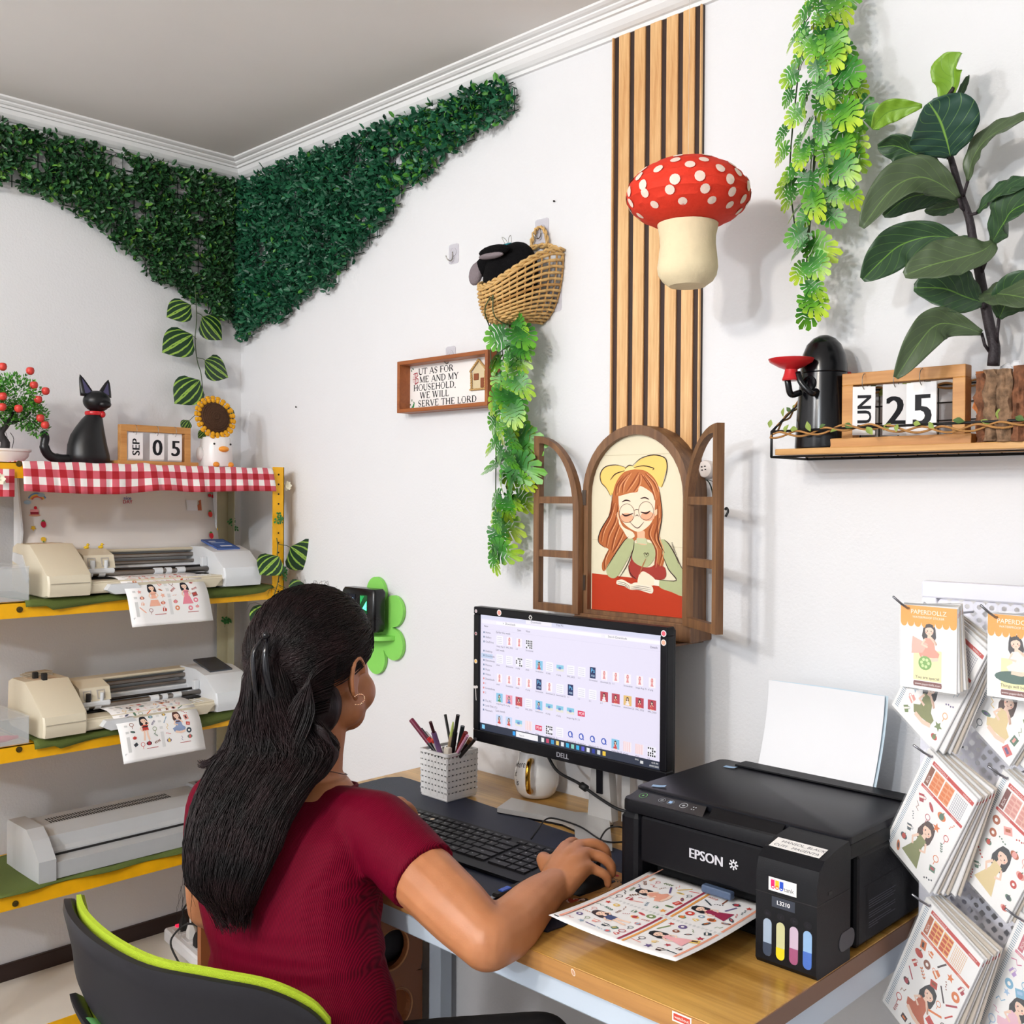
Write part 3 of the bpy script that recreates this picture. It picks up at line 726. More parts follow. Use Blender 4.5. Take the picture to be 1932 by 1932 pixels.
def serif(A, s, u, v, size, c):
    for ch in s:
        w, st, sr = SF[ch]
        for th, pts in st: A.line([(u + x * size * 1.34, v + y * size) for x, y in pts], size * (.20 if th else .10), c)
        for x, y in sr: A.line([(u + (x - .12) * size * 1.34, v + (y * .95 + .025) * size), (u + (x + .12) * size * 1.34, v + (y * .95 + .025) * size)], size * .06, c)
        u += w * size * 1.37
K = '1b1a1c'; ux = x0 + .022
serif(A, 'UT AS FOR', ux + .018, .030, .0150, K); serif(A, 'ME AND MY', ux + .022, .0105, .0150, K)
serif(A, 'HOUSEHOLD,', ux + .000, -.0085, .0150, K); serif(A, 'WE WILL', ux + .024, -.0275, .0150, K); serif(A, 'SERVE THE LORD', ux + .017, -.0470, .0150, K)
R_ = 'a22a35'
for pts, w in (([(0, .034), (.006, .037), (.006, .012)], .003), ([(.003, .036), (.014, .037), (.016, .030), (.008, .026), (.017, .022), (.017, .014), (.005, .010)], .0028), ([(-.001, .030), (-.001, .014)], .0012), ([(-.003, .022), (.010, .022)], .001), ([(.011, .035), (.011, .012)], .001)):
    A.line([(ux + p[0], p[1] - .002) for p in pts], w, R_, 2)
A.text('JOSHUA 24:15', ux + .082, -.0525, .0035, '55504e')
for q, (u, v) in enumerate(((.002, -.030), (.010, -.036), (-.004, -.040), (.004, -.046), (-.002, -.050), (.010, -.052), (.0, .042), (.006, .046))):
    A.ell(ux + u - .008, v, .0016, .0035, '3f6a45', rot=.6 * q, n=7)
A.ell(ux + .0, -.044, .003, .007, '2f8a46', rot=-.4, n=9, l=2)
A.build('print', t)
tw = mat('twine', 'c9a368', .8, bump=.8, bscale=500)
hx, hz = x1 - .062, .0
mb = MB()
def rope(p, q, r=.0018):
    p, q = Vector(p), Vector(q); n = 14
    d = (q - p); s = Vector((0, 1, 0)); b = d.normalized().cross(s)
    for ph in (0, pi): mb.tube([p + d * i / n + (s * cos(i * 1.5 + ph) + b * sin(i * 1.5 + ph)) * r * .7 for i in range(n + 1)], r, 5)
rope((hx - .026, -.012, .022), (hx + .002, -.012, .048)); rope((hx + .002, -.012, .048), (hx + .026, -.012, .025)); rope((hx - .022, -.012, .02), (hx - .021, -.012, -.018)); rope((hx + .024, -.012, .02), (hx + .024, -.012, -.018)); rope((hx - .026, -.012, -.019), (hx + .030, -.012, -.019))
mb.build('twine_house', tw, t, True)
MB().prism([(hx - .02, -.017), (hx + .022, -.017), (hx + .022, .022), (hx + .002, .044), (hx - .02, .022)], lambda u, v, k: (u, -.0085 - .001 * k, v)).build('house_front', mat('burlap', 'dccba4', .9, bump=.6, bscale=700), t)
bw = mat('sign_brown', '8a4a28', .6)
MB().b2((hx - .014, -.012, .002), (hx + .001, -.0095, .017), .001).build('house_window', bw, t)
MB().b2((hx + .008, -.012, -.016), (hx + .021, -.0095, .006), .001).build('house_door', bw, t)

# ================================================================== slatted panel
OAK = wood('oak_slat', 'edc48c', 'c98f55', 'z', 60, .5, .05); DARKW = wood('dark_groove', '3a241c', '2a1a15', 'z', 40, .6)
t = thing('slat_wall_panel', 'tall oak slat panel with dark grooves rising from the arched frame to the cornice', 'wall panel', (1.515, 0, 1.45))
px0, px1 = 1.4095, 1.6230
MB().b2((px0 - 1.515, -.006, -.05), (px1 - 1.515, 0, 2.3185 - 1.45)).build('backing', DARKW, t)
Wp = px1 - px0
sl = MB().b2((-Wp * .062, -.010, -.05), (Wp * .062, -.0055, 2.3180 - 1.45), .001).mesh('slat', OAK)
for i in range(5):
    inst('slat', sl, t, Matrix.Translation((px0 - 1.515 + Wp * (.138 + .181 * i), 0, 0)))
for sx in (0, 1):
    MB().b2((px0 - 1.515 + (0 if sx == 0 else Wp * .985), -.012, -.05), (px0 - 1.515 + (Wp * .018 if sx == 0 else Wp), -.0055, 2.318 - 1.45), .001).build('edge_slat', OAK, t)

# ================================================================== mushroom lantern
t = thing('paper_lantern', 'hanging paper lantern like a red mushroom with white spots', 'lantern', (1.737, -.215, 1.893))
def lantern_r(prof, z):
    for a, b in zip(prof, prof[1:]):
        if a[1] <= z <= b[1]:
            k = (z - a[1]) / (b[1] - a[1]); return a[0] + (b[0] - a[0]) * k
    return 0
cap = [(.048, -.046), (.060, -.043), (.078, -.034), (.092, -.022), (.1005, -.008), (.102, .005), (.098, .018), (.089, .030), (.075, .042), (.056, .052), (.036, .058), (.018, .060)]
mb = MB(); seg = 48; rings = []
rp = random.Random(3)
wob = [[rp.uniform(-1, 1) for _ in range(seg)] for _ in range(40)]
dense = []
for a, b in zip(cap, cap[1:]):
    dense.append(a); dense.append(((a[0] + b[0]) / 2 - .0016, (a[1] + b[1]) / 2))
dense.append(cap[-1])
for j, (r, z) in enumerate(dense):
    rings.append([((r + .0007 * wob[j][i]) * cos(2 * pi * i / seg), (r + .0007 * wob[j][i]) * sin(2 * pi * i / seg), z) for i in range(seg)])
redp = mat('red_paper', 'dd3a26', .7, bump=.5, bscale=120, spec=.25)
mb.loft(rings, True, True).build('cap', redp, t, 35)
# spots: discs laid on the cap
spots = MB(); rnd = random.Random(4)
lat = [(0, .021, 13, .0083), (0, .002, 13, .0086), (0, .035, 10, .0083), (0, .047, 7, .0080), (0, .0565, 4, .007), (0, -.015, 13, .0080), (0, -.030, 11, .0074)]
for li, (r0, z0_, n, sr) in enumerate(lat):
    for i in range(n):
        a = 2 * pi * (i + .5 * (li % 2) + rnd.uniform(-.14, .14)) / n; zc = z0_ + rnd.uniform(-.003, .003)
        c = (lantern_r(cap, zc)); P = []; m_ = 12
        dr = (lantern_r(cap, zc + .004) - lantern_r(cap, zc - .004)) / .008
        sl_ = 1 / sqrt(1 + dr * dr)
        for k in range(m_):
            b = 2 * pi * k / m_; du = sr * cos(b); dz = sr * sin(b) * sl_
            zz = max(min(zc + dz, .0595), -.0455); rr = lantern_r(cap, zz) + .0012; aa = a + du / max(rr, .03)
            P.append((rr * cos(aa), rr * sin(aa), zz + .0004))
        rr = lantern_r(cap, zc) + .0016; P.append((rr * cos(a), rr * sin(a), zc + .0004))
        spots.add(P, [(k, (k + 1) % m_, m_) for k in range(m_)])
tag(spots.build('white_spots', mat('white_paper_spot', 'f6dccd', .7), t), kind='stuff')
stemp = [(.014, -.150), (.030, -.148), (.042, -.139), (.0485, -.128), (.050, -.118), (.0485, -.104), (.0470, -.092), (.0455, -.080), (.0465, -.066), (.0490, -.052), (.050, -.046)]
rings = []
for j, (r, z) in enumerate(stemp):
    rings.append([((r + .0006 * wob[j + 12][i]) * cos(2 * pi * i / seg), (r + .0006 * wob[j + 12][i]) * sin(2 * pi * i / seg), z) for i in range(0, seg, 2)])
MB().loft(rings, True, True).build('stalk', mat('cream_paper', 'ead9b4', .75, bump=.5, bscale=100, var=.03, vscale=40, spec=.2), t, 25)
MB().tube([(0, 0, .06), (0, 0, .468)], .0004, 4).build('hanging_thread', mat('nylon', 'd8d4cf', .4, alpha=.5), t)

# ================================================================== arched window-shaped frame
WW = wood('walnut_x', '86603f', '63432c', 'z', 70, .5, .05); WWD = wood('walnut_edge', '4a2c20', '3a2119', 'z', 50, .55)
fc = 1.509; fz = 1.160
t = thing('window_frame_picture', 'brown arched window-shaped wall frame with open shutters and a drawing of a girl', 'picture', (fc, 0, fz))
hw = .128; y_f, y_b = -.060, -.002
spring = 1.400 - fz; topz = 1.535 - fz
def arch(w, h_spring, h_top, z_bot, n=20):
    pts = [(-w, z_bot), (w, z_bot)]
    for i in range(n + 1):
        a = pi * i / n; pts.append((w * cos(a), h_spring + (h_top - h_spring) * sin(a)))
    return pts
outer = arch(hw, spring, topz, 0.0); inner = arch(hw - .014, spring - .002, topz - .018, .012)
MB().holed(outer, inner, lambda u, v, k: (u, y_b + (y_f - y_b) * k, v)).build('arched_frame', WW, t, 30)
MB().prism(arch(hw - .004, spring, topz - .004, .004), lambda u, v, k: (u, -.044 - .004 * k, v)).build('picture_board', mat('picture_board', 'e9dfc2', .6), t, 30)
MB().b2((-hw - .012, -.070, -.030), (hw + .012, 0, .004), .002).build('sill', WW, t)
MB().prism([(-hw * .95, 0), (hw * .95, 0), (hw * .95, .004), (-hw * .95, .004)], lambda u, v, k: (u, -.095 * k, v - .036)).build('sill_ledge', WW, t)
# shutters
def shutter(side, hinge, free):
    hinge = Vector(hinge); free = Vector(free); U = (free - hinge); w = U.length; U.normalize(); N = Vector((-U.y, U.x, 0)) * (1 if side < 0 else -1)
    def fn(d): return lambda u, v, k: hinge + U * u + Vector((0, 0, v)) + N * (d * k)
    h0, hs, h1 = 0.002, spring - .035, topz - .012
    o = [(0, h0), (w, h0), (w, h1)] + [(w - w * sin(a), hs + (h1 - hs) * cos(a)) for a in [pi / 2 * i / 14 for i in range(1, 15)]]
    m_ = .016
    def lerp_in(p): return p
    i_ = [(m_, h0 + m_), (w - m_, h0 + m_), (w - m_, h1 - m_)] + [(w - m_ - (w - 2 * m_) * sin(a), hs + (h1 - m_ - hs) * cos(a)) for a in [pi / 2 * i / 14 for i in range(1, 15)]]
    if side > 0: pass
    s_ = thing  # keep names short
    sh = MB().holed(o, i_, fn(.014)).build('shutter', WW, t, 30)
    for zc in (.120, .235 - .005):
        MB().prism([(m_ - .001, zc - .007), (w - m_ + .001, zc - .007), (w - m_ + .001, zc + .007), (m_ - .001, zc + .007)], fn(.013)).build('shutter_bar', WW, sh)
    for zc in (.05, .22):
        MB().prism([(-.006, zc), (.004, zc), (.004, zc + .03), (-.006, zc + .03)], fn(-.001)).build('hinge', chrome, sh)
    c = hinge + U * (w - .004) + Vector((0, 0, .215)) - N * .004
    MB().tube(spline([c, c - N * .003 + Vector((0, 0, .003)), c - N * .0045 + U * .002 + Vector((0, 0, -.003)), c - N * .001 + Vector((0, 0, -.012))], 4), .0022, 6).build('latch_hook', mat('black_iron', '141416', .5), sh, True)
shutter(-1, (-hw + .004, y_f - .002, 0), (-hw - .126, y_f + .006, 0))
shutter(1, (hw + .004, y_f - .002, 0), (hw + .121, y_f - .072, 0))
# the drawing
A = Art(plane_fn((0, -.0485, 0), (1, 0, 0), (0, 0, 1), (0, -1, 0)))
u0 = -.111; SX = .223 / 680.0; SZ = .345 / 1470.0   # picture coordinates taken from a 680 x 1470 reading of the drawing
def q(x, y): return (u0 + (x - 592) * SX, .012 + (1690 - y) * SZ)
def PP(pts, c, l): A.poly([q(*p) for p in pts], c, l)
def LL(pts, w, c, l, tp=True): A.line([tuple(p[:2]) for p in spline([q(*p) + (0,) for p in pts], 4)], w * SX, c, l, tp)
def SP(pts, c, l): A.poly([tuple(p[:2]) for p in spline([q(*p) + (0,) for p in pts], 4)][:-1], c, l)
INK = '3a2320'
PP([(590, 1385), (1275, 1415), (1275, 1690), (590, 1690)], 'ba3a1c', 1)
SP([(850, 490), (790, 470), (700, 480), (655, 530), (655, 600), (700, 660), (735, 720), (800, 620), (850, 490)], 'f8cf74', 2)
SP([(900, 480), (960, 420), (1060, 395), (1135, 430), (1140, 500), (1120, 590), (1105, 655), (1040, 600), (900, 500), (900, 480)], 'f8cf74', 2)
SP([(835, 500), (870, 475), (905, 478), (905, 520), (840, 525), (835, 500)], 'fadf98', 3)
SP([(910, 505), (830, 530), (770, 620), (740, 760), (715, 900), (660, 1000), (640, 1100), (670, 1150), (720, 1180), (670, 1290), (680, 1360), (740, 1300), (860, 1240), (900, 1100), (1020, 1080), (1060, 1150), (1075, 1230), (1045, 1330), (1090, 1370), (1120, 1280), (1135, 1180), (1090, 1080), (1110, 900), (1095, 700), (1060, 590), (990, 520), (910, 505)], 'b8683a', 3)
SP([(880, 1060), (840, 1100), (760, 1230), (705, 1330), (720, 1400), (780, 1405), (850, 1280), (905, 1160), (910, 1090), (880, 1060)], 'b3b98a', 6)
SP([(935, 1110), (900, 1130), (905, 1260), (960, 1300), (1010, 1300), (1060, 1230), (1075, 1130), (1000, 1100), (935, 1110)], 'b3b98a', 4)
SP([(1090, 1080), (1130, 1075), (1175, 1130), (1240, 1280), (1275, 1340), (1275, 1510), (1180, 1490), (1100, 1460), (1095, 1400), (1220, 1395), (1150, 1290), (1120, 1200), (1090, 1080)], 'b3b98a', 5)
SP([(890, 1130), (900, 1130), (900, 1250), (980, 1305), (1060, 1280), (1068, 1150), (1078, 1150), (1080, 1270), (1135, 1300), (1130, 1390), (1000, 1410), (900, 1400), (870, 1320), (890, 1240), (890, 1130)], 'a33a30', 5)
SP([(930, 1010), (985, 1010), (990, 1060), (1005, 1120), (930, 1110), (935, 1060), (930, 1010)], 'f0b895', 4)
PP([(930, 1070), (1000, 1070), (1008, 1118), (930, 1112)], 'c6cca4', 5)
SP([(790, 700), (800, 860), (820, 930), (870, 985), (940, 1018), (1000, 985), (1045, 920), (1060, 820), (1050, 700), (940, 640), (820, 680), (790, 700)], 'fbe3c8', 5)
SP([(775, 870), (790, 860), (800, 910), (800, 930), (775, 890), (775, 870)], 'f6c9a4', 6); SP([(1060, 840), (1080, 830), (1078, 870), (1060, 885), (1060, 840)], 'f6c9a4', 6)
SP([(795, 900), (830, 980), (900, 1020), (915, 1060), (870, 1075), (830, 1010), (800, 960), (795, 900)], 'fbe3c8', 7)
for cx_, cy_ in ((855, 905), (1010, 890)): A.ell(*q(cx_, cy_), 50 * SX, 40 * SZ, 'f5b08c', l=6)
SP([(790, 725), (770, 640), (830, 540), (910, 510), (1000, 530), (1070, 620), (1090, 720), (1060, 760), (1040, 700), (950, 640), (935, 690), (880, 700), (800, 725), (790, 725)], 'c07242', 7)
for pts in (((830, 560), (780, 640), (770, 720)), ((880, 530), (830, 620), (820, 700)), ((940, 530), (900, 610), (850, 690)), ((950, 540), (945, 620), (905, 690)), ((960, 545), (1000, 610), (1050, 700)), ((990, 540), (1050, 610), (1080, 690)), ((760, 780), (730, 900), (680, 1010), (660, 1110)), ((790, 800), (770, 930), (720, 1050), (700, 1150)), ((800, 960), (760, 1080), (740, 1180)), ((830, 1020), (790, 1120), (750, 1200)), ((1080, 800), (1080, 950), (1060, 1060), (1100, 1150)), ((1095, 900), (1080, 1040), (1115, 1160), (1090, 1290)), ((1040, 950), (1020, 1040), (1070, 1160), (1060, 1300)), ((720, 1180), (690, 1260), (690, 1340)), ((980, 560), (1030, 640), (1060, 750)), ((860, 545), (800, 630), (785, 700))):
    LL(pts, 9, '8c4524', 8); LL([(p[0] + 12, p[1] + 4) for p in pts], 6, 'e9a877', 8)
A.ring(*q(857, 868), 56 * SX, 3 * SX, '77604e', 9, 26); A.ring(*q(998, 845), 54 * SX, 3 * SX, '77604e', 9, 26); LL([(910, 845), (930, 835), (946, 840)], 4, INK, 9)
LL([(820, 872), (850, 888), (905, 868)], 11, INK, 9); LL([(960, 855), (1000, 865), (1030, 845)], 11, INK, 9)
LL([(820, 775), (850, 760), (885, 768)], 9, INK, 9); LL([(958, 745), (990, 738), (1020, 752)], 9, INK, 9)
LL([(920, 890), (935, 880), (945, 892)], 5, INK, 9); LL([(875, 935), (935, 988), (985, 935)], 5, INK, 9)
for pts in (((850, 490), (770, 465), (690, 480), (652, 540), (660, 610), (700, 660), (735, 730)), ((900, 470), (960, 415), (1050, 392), (1130, 420), (1145, 500), (1130, 590), (1105, 655)), ((730, 590), (770, 540), (840, 515)), ((905, 490), (980, 478), (1050, 500), (1040, 515)), ((840, 500), (870, 472), (905, 478)), ((800, 1410), (860, 1300), (905, 1170), (912, 1100)), ((708, 1330), (760, 1230), (830, 1110), (870, 1060)), ((1130, 1075), (1175, 1130), (1270, 1330)), ((1120, 1200), (1160, 1310), (1215, 1395), (1095, 1400)), ((870, 1300), (890, 1370), (935, 1410)), ((745, 700), (735, 860), (660, 1010), (640, 1110), (690, 1160)), ((1095, 690), (1112, 880), (1090, 1080), (1135, 1180))):
    LL(pts, 6, INK, 9)
SP([(950, 1370), (985, 1340), (1060, 1390), (1070, 1445), (960, 1450), (940, 1430), (950, 1370)], 'fbe3c8', 8); PP([(1060, 1400), (1098, 1402), (1095, 1450), (1060, 1448)], 'f0ead8', 9)
SP([(785, 1430), (830, 1420), (890, 1450), (930, 1435), (1040, 1450), (1045, 1515), (950, 1495), (890, 1498), (840, 1475), (785, 1460), (785, 1430)], 'f1e6d0', 7)
for d_ in (0, 15, 28): LL([(790, 1440 + d_), (840, 1445 + d_), (888, 1475 + d_ * .6)], 3, INK, 8); LL([(892, 1475 + d_ * .6), (950, 1462 + d_), (1040, 1472 + d_)], 3, INK, 8)
LL([(1000, 1235), (975, 1300), (955, 1370)], 8, 'b07048', 9); LL([(998, 1225), (985, 1195), (998, 1190), (1003, 1205), (1012, 1188), (1020, 1200), (1000, 1225)], 4, INK, 9)
A.line([q(592, 385), q(1250, 385)], 2 * SX, 'cdbf98', 1); A.line([q(592, 1095), q(1275, 1135)], 2 * SX, 'cdbf98', 1)
A.text('PAPERDOLLZCO', *q(1176, 1098), 17 * SX, INK, rot=-1.16, l=9)
A.build('girl_drawing', t)
# small white plug adapter stuck behind the right shutter
c = ony(1331, 885, -.012)
t = thing('wall_socket_adapter', 'small white oval plug piece with a dark ribbon, behind the open right shutter', 'adapter', c)
MB().at((0, 0, 0), (pi / 2, 0, 0)).lathe([(.016, -.012), (.017, -.002), (.015, .004), (.008, .006)], 18).build('cover', mat('socket_white', 'e6dcd6', .35), t, 40)
A = Art(plane_fn((0, -.0065, 0), (1, 0, 0), (0, 0, 1), (0, -1, 0)))
for u, v in ((-.004, .004), (.003, .005), (-.003, -.002), (.004, -.001)): A.rect(u - .0018, v - .0012, u + .0018, v + .0012, '2c2220')
A.build('slots', t)
for a, b in (((.004, -.006, -.02), (.030, -.008, -.034)), ((.004, -.006, -.02), (.022, -.008, -.052))):
    MB().tube(bez(a, (a[0] + .01, a[1], a[2]), (b[0], b[1], b[2] + .01), b, 6), .0022, 5, True, .3).build('ribbon', mat('dark_ribbon', '27352d', .7), t, True)

# two small nails left in the wall
for px, py, lab in ((1047, 380, 'small dark nail in the wall above the clear hook over the basket'), (560, 768, 'tiny dark nail in the bare wall right of the corner')):
    t = thing('nail', lab, 'nail', ony(px, py, 0)); MB().at((0, 0, 0), (pi / 2, 0, 0)).lathe([(.0022, .004), (.0022, .003), (.0009, .003), (.0009, 0)], 10).build('nail_head', mat('nail_dark', '2c2826', .5, .6), t)
# ================================================================== wire wall shelf on the right
IRON = mat('black_iron', '141416', .5); BIRCH = wood('birch_board', 'dcab6a', 'c08a4a', 'x', 30, .45)
sx0, sx1, sd, sz = 1.842, 2.62, -.122, 1.463
t = thing('wall_shelf', 'black wire wall shelf with a pale wooden board, twined with a leafy garland', 'shelf', (sx0, 0, sz))
def L(x, y, z): return (x - sx0, y, z - sz)
MB().b2(L(sx0 + .004, sd + .004, sz + .003), L(sx1, -.004, sz + .013), .001).build('board', BIRCH, t)
r_ = .0022
MB().tube([L(sx0, -.003, sz), L(sx0, sd, sz), L(sx1, sd, sz), L(sx1, -.003, sz), L(sx0, -.003, sz)], r_, 6).build('bottom_rail', IRON, t, True)
MB().tube([L(sx0, sd, sz), L(sx0, sd, sz + .042), L(sx0, -.004, sz + .112)], r_, 6).build('end_wire', IRON, t, True)
MB().tube([L(sx1, sd, sz), L(sx1, sd, sz + .042), L(sx1, -.004, sz + .112)], r_, 6).build('end_wire', IRON, t, True)
MB().tube([L(sx0, sd, sz + .042), L(sx1, sd, sz + .042)], r_, 6).build('front_rail', IRON, t, True)
MB().tube([L(sx0, -.004, sz), L(sx0, -.004, sz + .112), L(sx1, -.004, sz + .112), L(sx1, -.004, sz)], r_, 6).build('back_rail', IRON, t, True)
for i in range(1, 24):
    x = sx0 + (sx1 - sx0) * i / 24; MB().tube([L(x, -.004, sz), L(x, -.004, sz + .112)], .001, 4).build('back_wire', IRON, t)
for i in range(1, 4): MB().tube([L(sx0, -.004, sz + .028 * i), L(sx1, -.004, sz + .028 * i)], .001, 4).build('back_wire', IRON, t)
# twine garland with little leaves
gm = mat('twine_orange', 'b5824a', .8, bump=.8, bscale=500); lm = mat('little_leaf', '8ea14e', .6); lm2 = mat('little_leaf_dark', '4e6a35', .6)
t = thing('twine_garland', 'twine garland with tiny green leaves wound around the wire wall shelf', 'garland', (sx0, sd, sz + .04))
rnd = random.Random(8)
littleleaf = leaf_mesh('leaf', lm, lambda u: .3 * sin(pi * min(u + .03, 1)), .2, .2, 5); littleleaf2 = leaf_mesh('leaf', lm2, lambda u: .3 * sin(pi * min(u + .03, 1)), .2, .2, 5)
def garl(path, droop, dense=.028):
    path = [Vector(p) for p in path]; fine = []
    for a, b in zip(path, path[1:]):
        n = max(2, int((b - a).length / .004)); fine += [a + (b - a) * i / n for i in range(n)]
    for ph in (0, 2.4):
        pts = []
        for i, p in enumerate(fine):
            o = Vector((0, .0045 * cos(i * .32 + ph), .0045 * sin(i * .32 + ph) - droop * abs(sin(i * .045)))); pts.append(p + o)
        MB().tube(pts, .0018, 5).build('twine_strand', gm, t, True, world=True)
    for i in range(3, len(fine), 6):
        if rnd.random() < .8:
            p = fine[i] + Vector((0, rnd.uniform(-.006, .002), rnd.uniform(-.008, .004)))
            d = Vector((rnd.uniform(-1, 1), rnd.uniform(-.6, .1), rnd.uniform(-.7, .9))).normalized() * rnd.uniform(.011, .016)
            addleaf(littleleaf if rnd.random() < .6 else littleleaf2, t, p, p + d, (rnd.uniform(-.5, .5), -1, .3), wid=1.1)
garl([(sx0, -.008, sz + .112), (sx0, sd - .002, sz + .046), (2.5, sd - .003, sz + .040)], .010)
garl([(sx0 + .06, -.01, sz + .114), (2.5, -.01, sz + .114)], .005)
# little mushroom pick
c = ony(1598, 710, -.012)
t = thing('mushroom_ornament', 'tiny red mushroom ornament on the back rail of the wire shelf', 'ornament', c)
MB().lathe([(.001, .008), (.006, .007), (.009, .002), (.0085, 0), (.003, -.001)], 14).build('cap', mat('red_gloss', 'c4242a', .3), t, True)
MB().lathe([(.0028, 0), (.0035, -.009), (.002, -.010)], 10).build('stalk', mat('orn_white', 'e6e0d6', .5), t, True)

# ---- black domed bank with red dish
BLK = mat('black_plastic_gloss', '0c0c10', .22); REDG = mat('red_gloss', 'c4242a', .3)
zb = sz + .013
t = thing('coin_bank', 'plain black domed coin bank holding a red dish, left end of wire shelf', 'coin bank', (1.905, -.066, zb))
prof_ = [(.0445, 0), (.0455, .004), (.044, .03), (.0425, .06), (.0405, .09), (.0385, .112), (.0375, .124), (.0362, .124), (.0378, .126), (.037, .140), (.034, .156), (.0275, .172), (.018, .182), (.008, .187), (.001, .188)]
MB().lathe(prof_, 36).build('body', BLK, t, 40)
MB().at((-.004, -.036, .106), (pi / 2, 0, 0)).lathe([(.0115, -.003), (.0115, .006), (.0085, .006), (.0085, .002), (.001, .002)], 20).build('arm_socket', BLK, t, 40)
for dx in (-.012, .012):
    MB().tube(spline([(dx * 1.2 - .006, -.040, .092), (dx * 1.5 - .010, -.056, .088), (dx - .018, -.062, .104), (dx * .8 - .024, -.060, .122)], 5), .0052, 8).build('arm', BLK, t, True)
MB().at((-.026, -.060, .118)).lathe([(.0135, -.008), (.0145, -.006), (.011, .004), (.010, .010), (.020, .014), (.034, .022), (.0365, .027), (.035, .0275), (.020, .022), (.001, .020)], 28).build('red_dish', REDG, t, 40)

# ---- perpetual calendars
CALW = wood('calendar_wood', 'd29a58', 'b57a3c', 'x', 30, .45); WHT = mat('card_white', 'f4f2f2', .5)
def calendar(name, label, M, w, h, cards, ring_x, depth=.016, bar=.018, base=(.02, .014, .05)):
    t = thing(name, label, 'calendar', m=M)
    MB().b2((-w / 2 - base[0] / 2, -base[2] / 2, 0), (w / 2 + base[0] / 2, base[2] / 2, base[1]), .001).build('base', CALW, t)
    z0 = base[1]
    MB().b2((-w / 2, -depth / 2, z0), (-w / 2 + bar, depth / 2, z0 + h - bar), .001).build('frame_side', CALW, t)
    MB().b2((w / 2 - bar, -depth / 2, z0), (w / 2, depth / 2, z0 + h - bar), .001).build('frame_side', CALW, t)
    MB().b2((-w / 2, -depth / 2, z0 + h - bar), (w / 2, depth / 2, z0 + h), .001).build('frame_top', CALW, t)
    for i, (cx, cw, ch, tilt, txt_, ts, rot) in enumerate(cards):
        zt = z0 + h - bar - .004
        cm = Matrix.Translation((cx, -depth / 2 - .003, zt)) @ Matrix.Rotation(tilt, 4, 'Z')
        for k in range(3):
            o = MB().b2((-cw / 2, .0012 * k, -ch), (cw / 2, .0012 * k + .0006, 0)).build('card', WHT, t); o.matrix_basis = cm @ Matrix.Translation((0, 0, -.0012 * k)); MW[o.name] = MW[t.name] @ o.matrix_basis
            if k == 0:
                A = Art(plane_fn((0, 0, 0), (1, 0, 0), (0, 0, 1), (0, -1, 0)))
                for b_ in (-.03, -.015, 0, .015, .03):
                    if rot: A.text(txt_, ts * .36, -ch * .55 + b_ * ts, ts, '1e1e22', rot=pi / 2, l=2, cx=True, sx=1.05)
                    else: A.text(txt_, b_ * ts, -ch / 2 - ts * .38, ts, '1e1e22', l=2, cx=True, sx=.95)
                A.build('figures', o)
        MB().tube([(cx + .0, -depth / 2 - .004 + .0 + .010 * cos(a) - .002 + .006, zt + .008 + .013 * sin(a)) for a in [2 * pi * j / 16 for j in range(17)]], .0007, 5, False).build('metal_ring', chrome, t, True)
    return t
pl_, pr_ = ony(1587, 820, -.085), ony(1820, 810, -.085)
cx = (pl_.x + pr_.x) / 2; w = pr_.x - pl_.x
calendar('desk_calendar', 'wooden flip calendar reading JUN 25 on the wire wall shelf', Matrix.Translation((cx, -.072, zb)), w, .104,
         [(-w * .30, .034, .074, .45, 'JUN', .030, 1), (-w * .04, .036, .076, .6, '2', .062, 0), (w * .17, .046, .078, 0, '5', .068, 0)], None, .024, .019, (.03, .015, .055))

# ---- bark planter with fig plant
t = thing('bark_planter', 'round planter of upright bark strips holding the big-leafed plant', 'planter', (2.213, -.064, zb))
bark = [mat('bark_a', '7a4f36', .9, bump=1.6, bscale=90, var=.5, vscale=90), mat('bark_b', 'b06a3a', .9, bump=1.6, bscale=80, var=.5, vscale=70), mat('bark_c', '82664e', .9, bump=1.6, bscale=100, var=.5, vscale=90)]
rnd = random.Random(21)
MB().lathe([(.050, 0), (.052, .098), (.046, .098), (.044, .085), (.001, .085)], 20).build('inner_pot', bark[2], t, 40)
n = 15
for i in range(n):
    a = 2 * pi * i / n; mb = MB(); wdt = .060 * 2 * pi / n * .52; h = rnd.uniform(.100, .112); rings = []
    sd_ = rnd.uniform(0, 50)
    for j in range(19):
        z = h * j / 18 + (.004 * noise.noise(Vector((sd_, i, 1))) if j in (0, 18) else 0); rr = []
        for k in range(9):
            s = (k / 8 - .5) * 2; th = a + s * wdt / .058 * (.92 + .22 * noise.noise(Vector((z * 60, sd_, s))))
            r = .0545 + .006 * (1 - s * s) + .0065 * noise.noise(Vector((s * 2.2, z * 55, sd_))) + .004 * noise.noise(Vector((s * 5, z * 150, sd_)))
            rr.append((r * cos(th), r * sin(th), z))
        for k in (8, 0): s = (k / 8 - .5) * 2; th = a + s * wdt / .058 * .9; rr.append((.0505 * cos(th), .0505 * sin(th), z))
        rings.append(rr)
    mb.loft(rings).build('bark_strip', bark[rnd.choice((0, 0, 1, 2))], t, 50)
mb = MB()
for i in range(16):
    a, r = rnd.uniform(0, 6.3), rnd.uniform(0, .034); mb.at((r * cos(a), r * sin(a), .100 + rnd.uniform(-.006, .012)), (rnd.uniform(0, 3), rnd.uniform(0, 3), 0)); mb.sphere((0, 0, 0), (.011, .009, .004), 6, 4)
tag(mb.build('crumpled_filling', mat('crumpled_paper', 'dcdcdf', .5), t), kind='stuff')

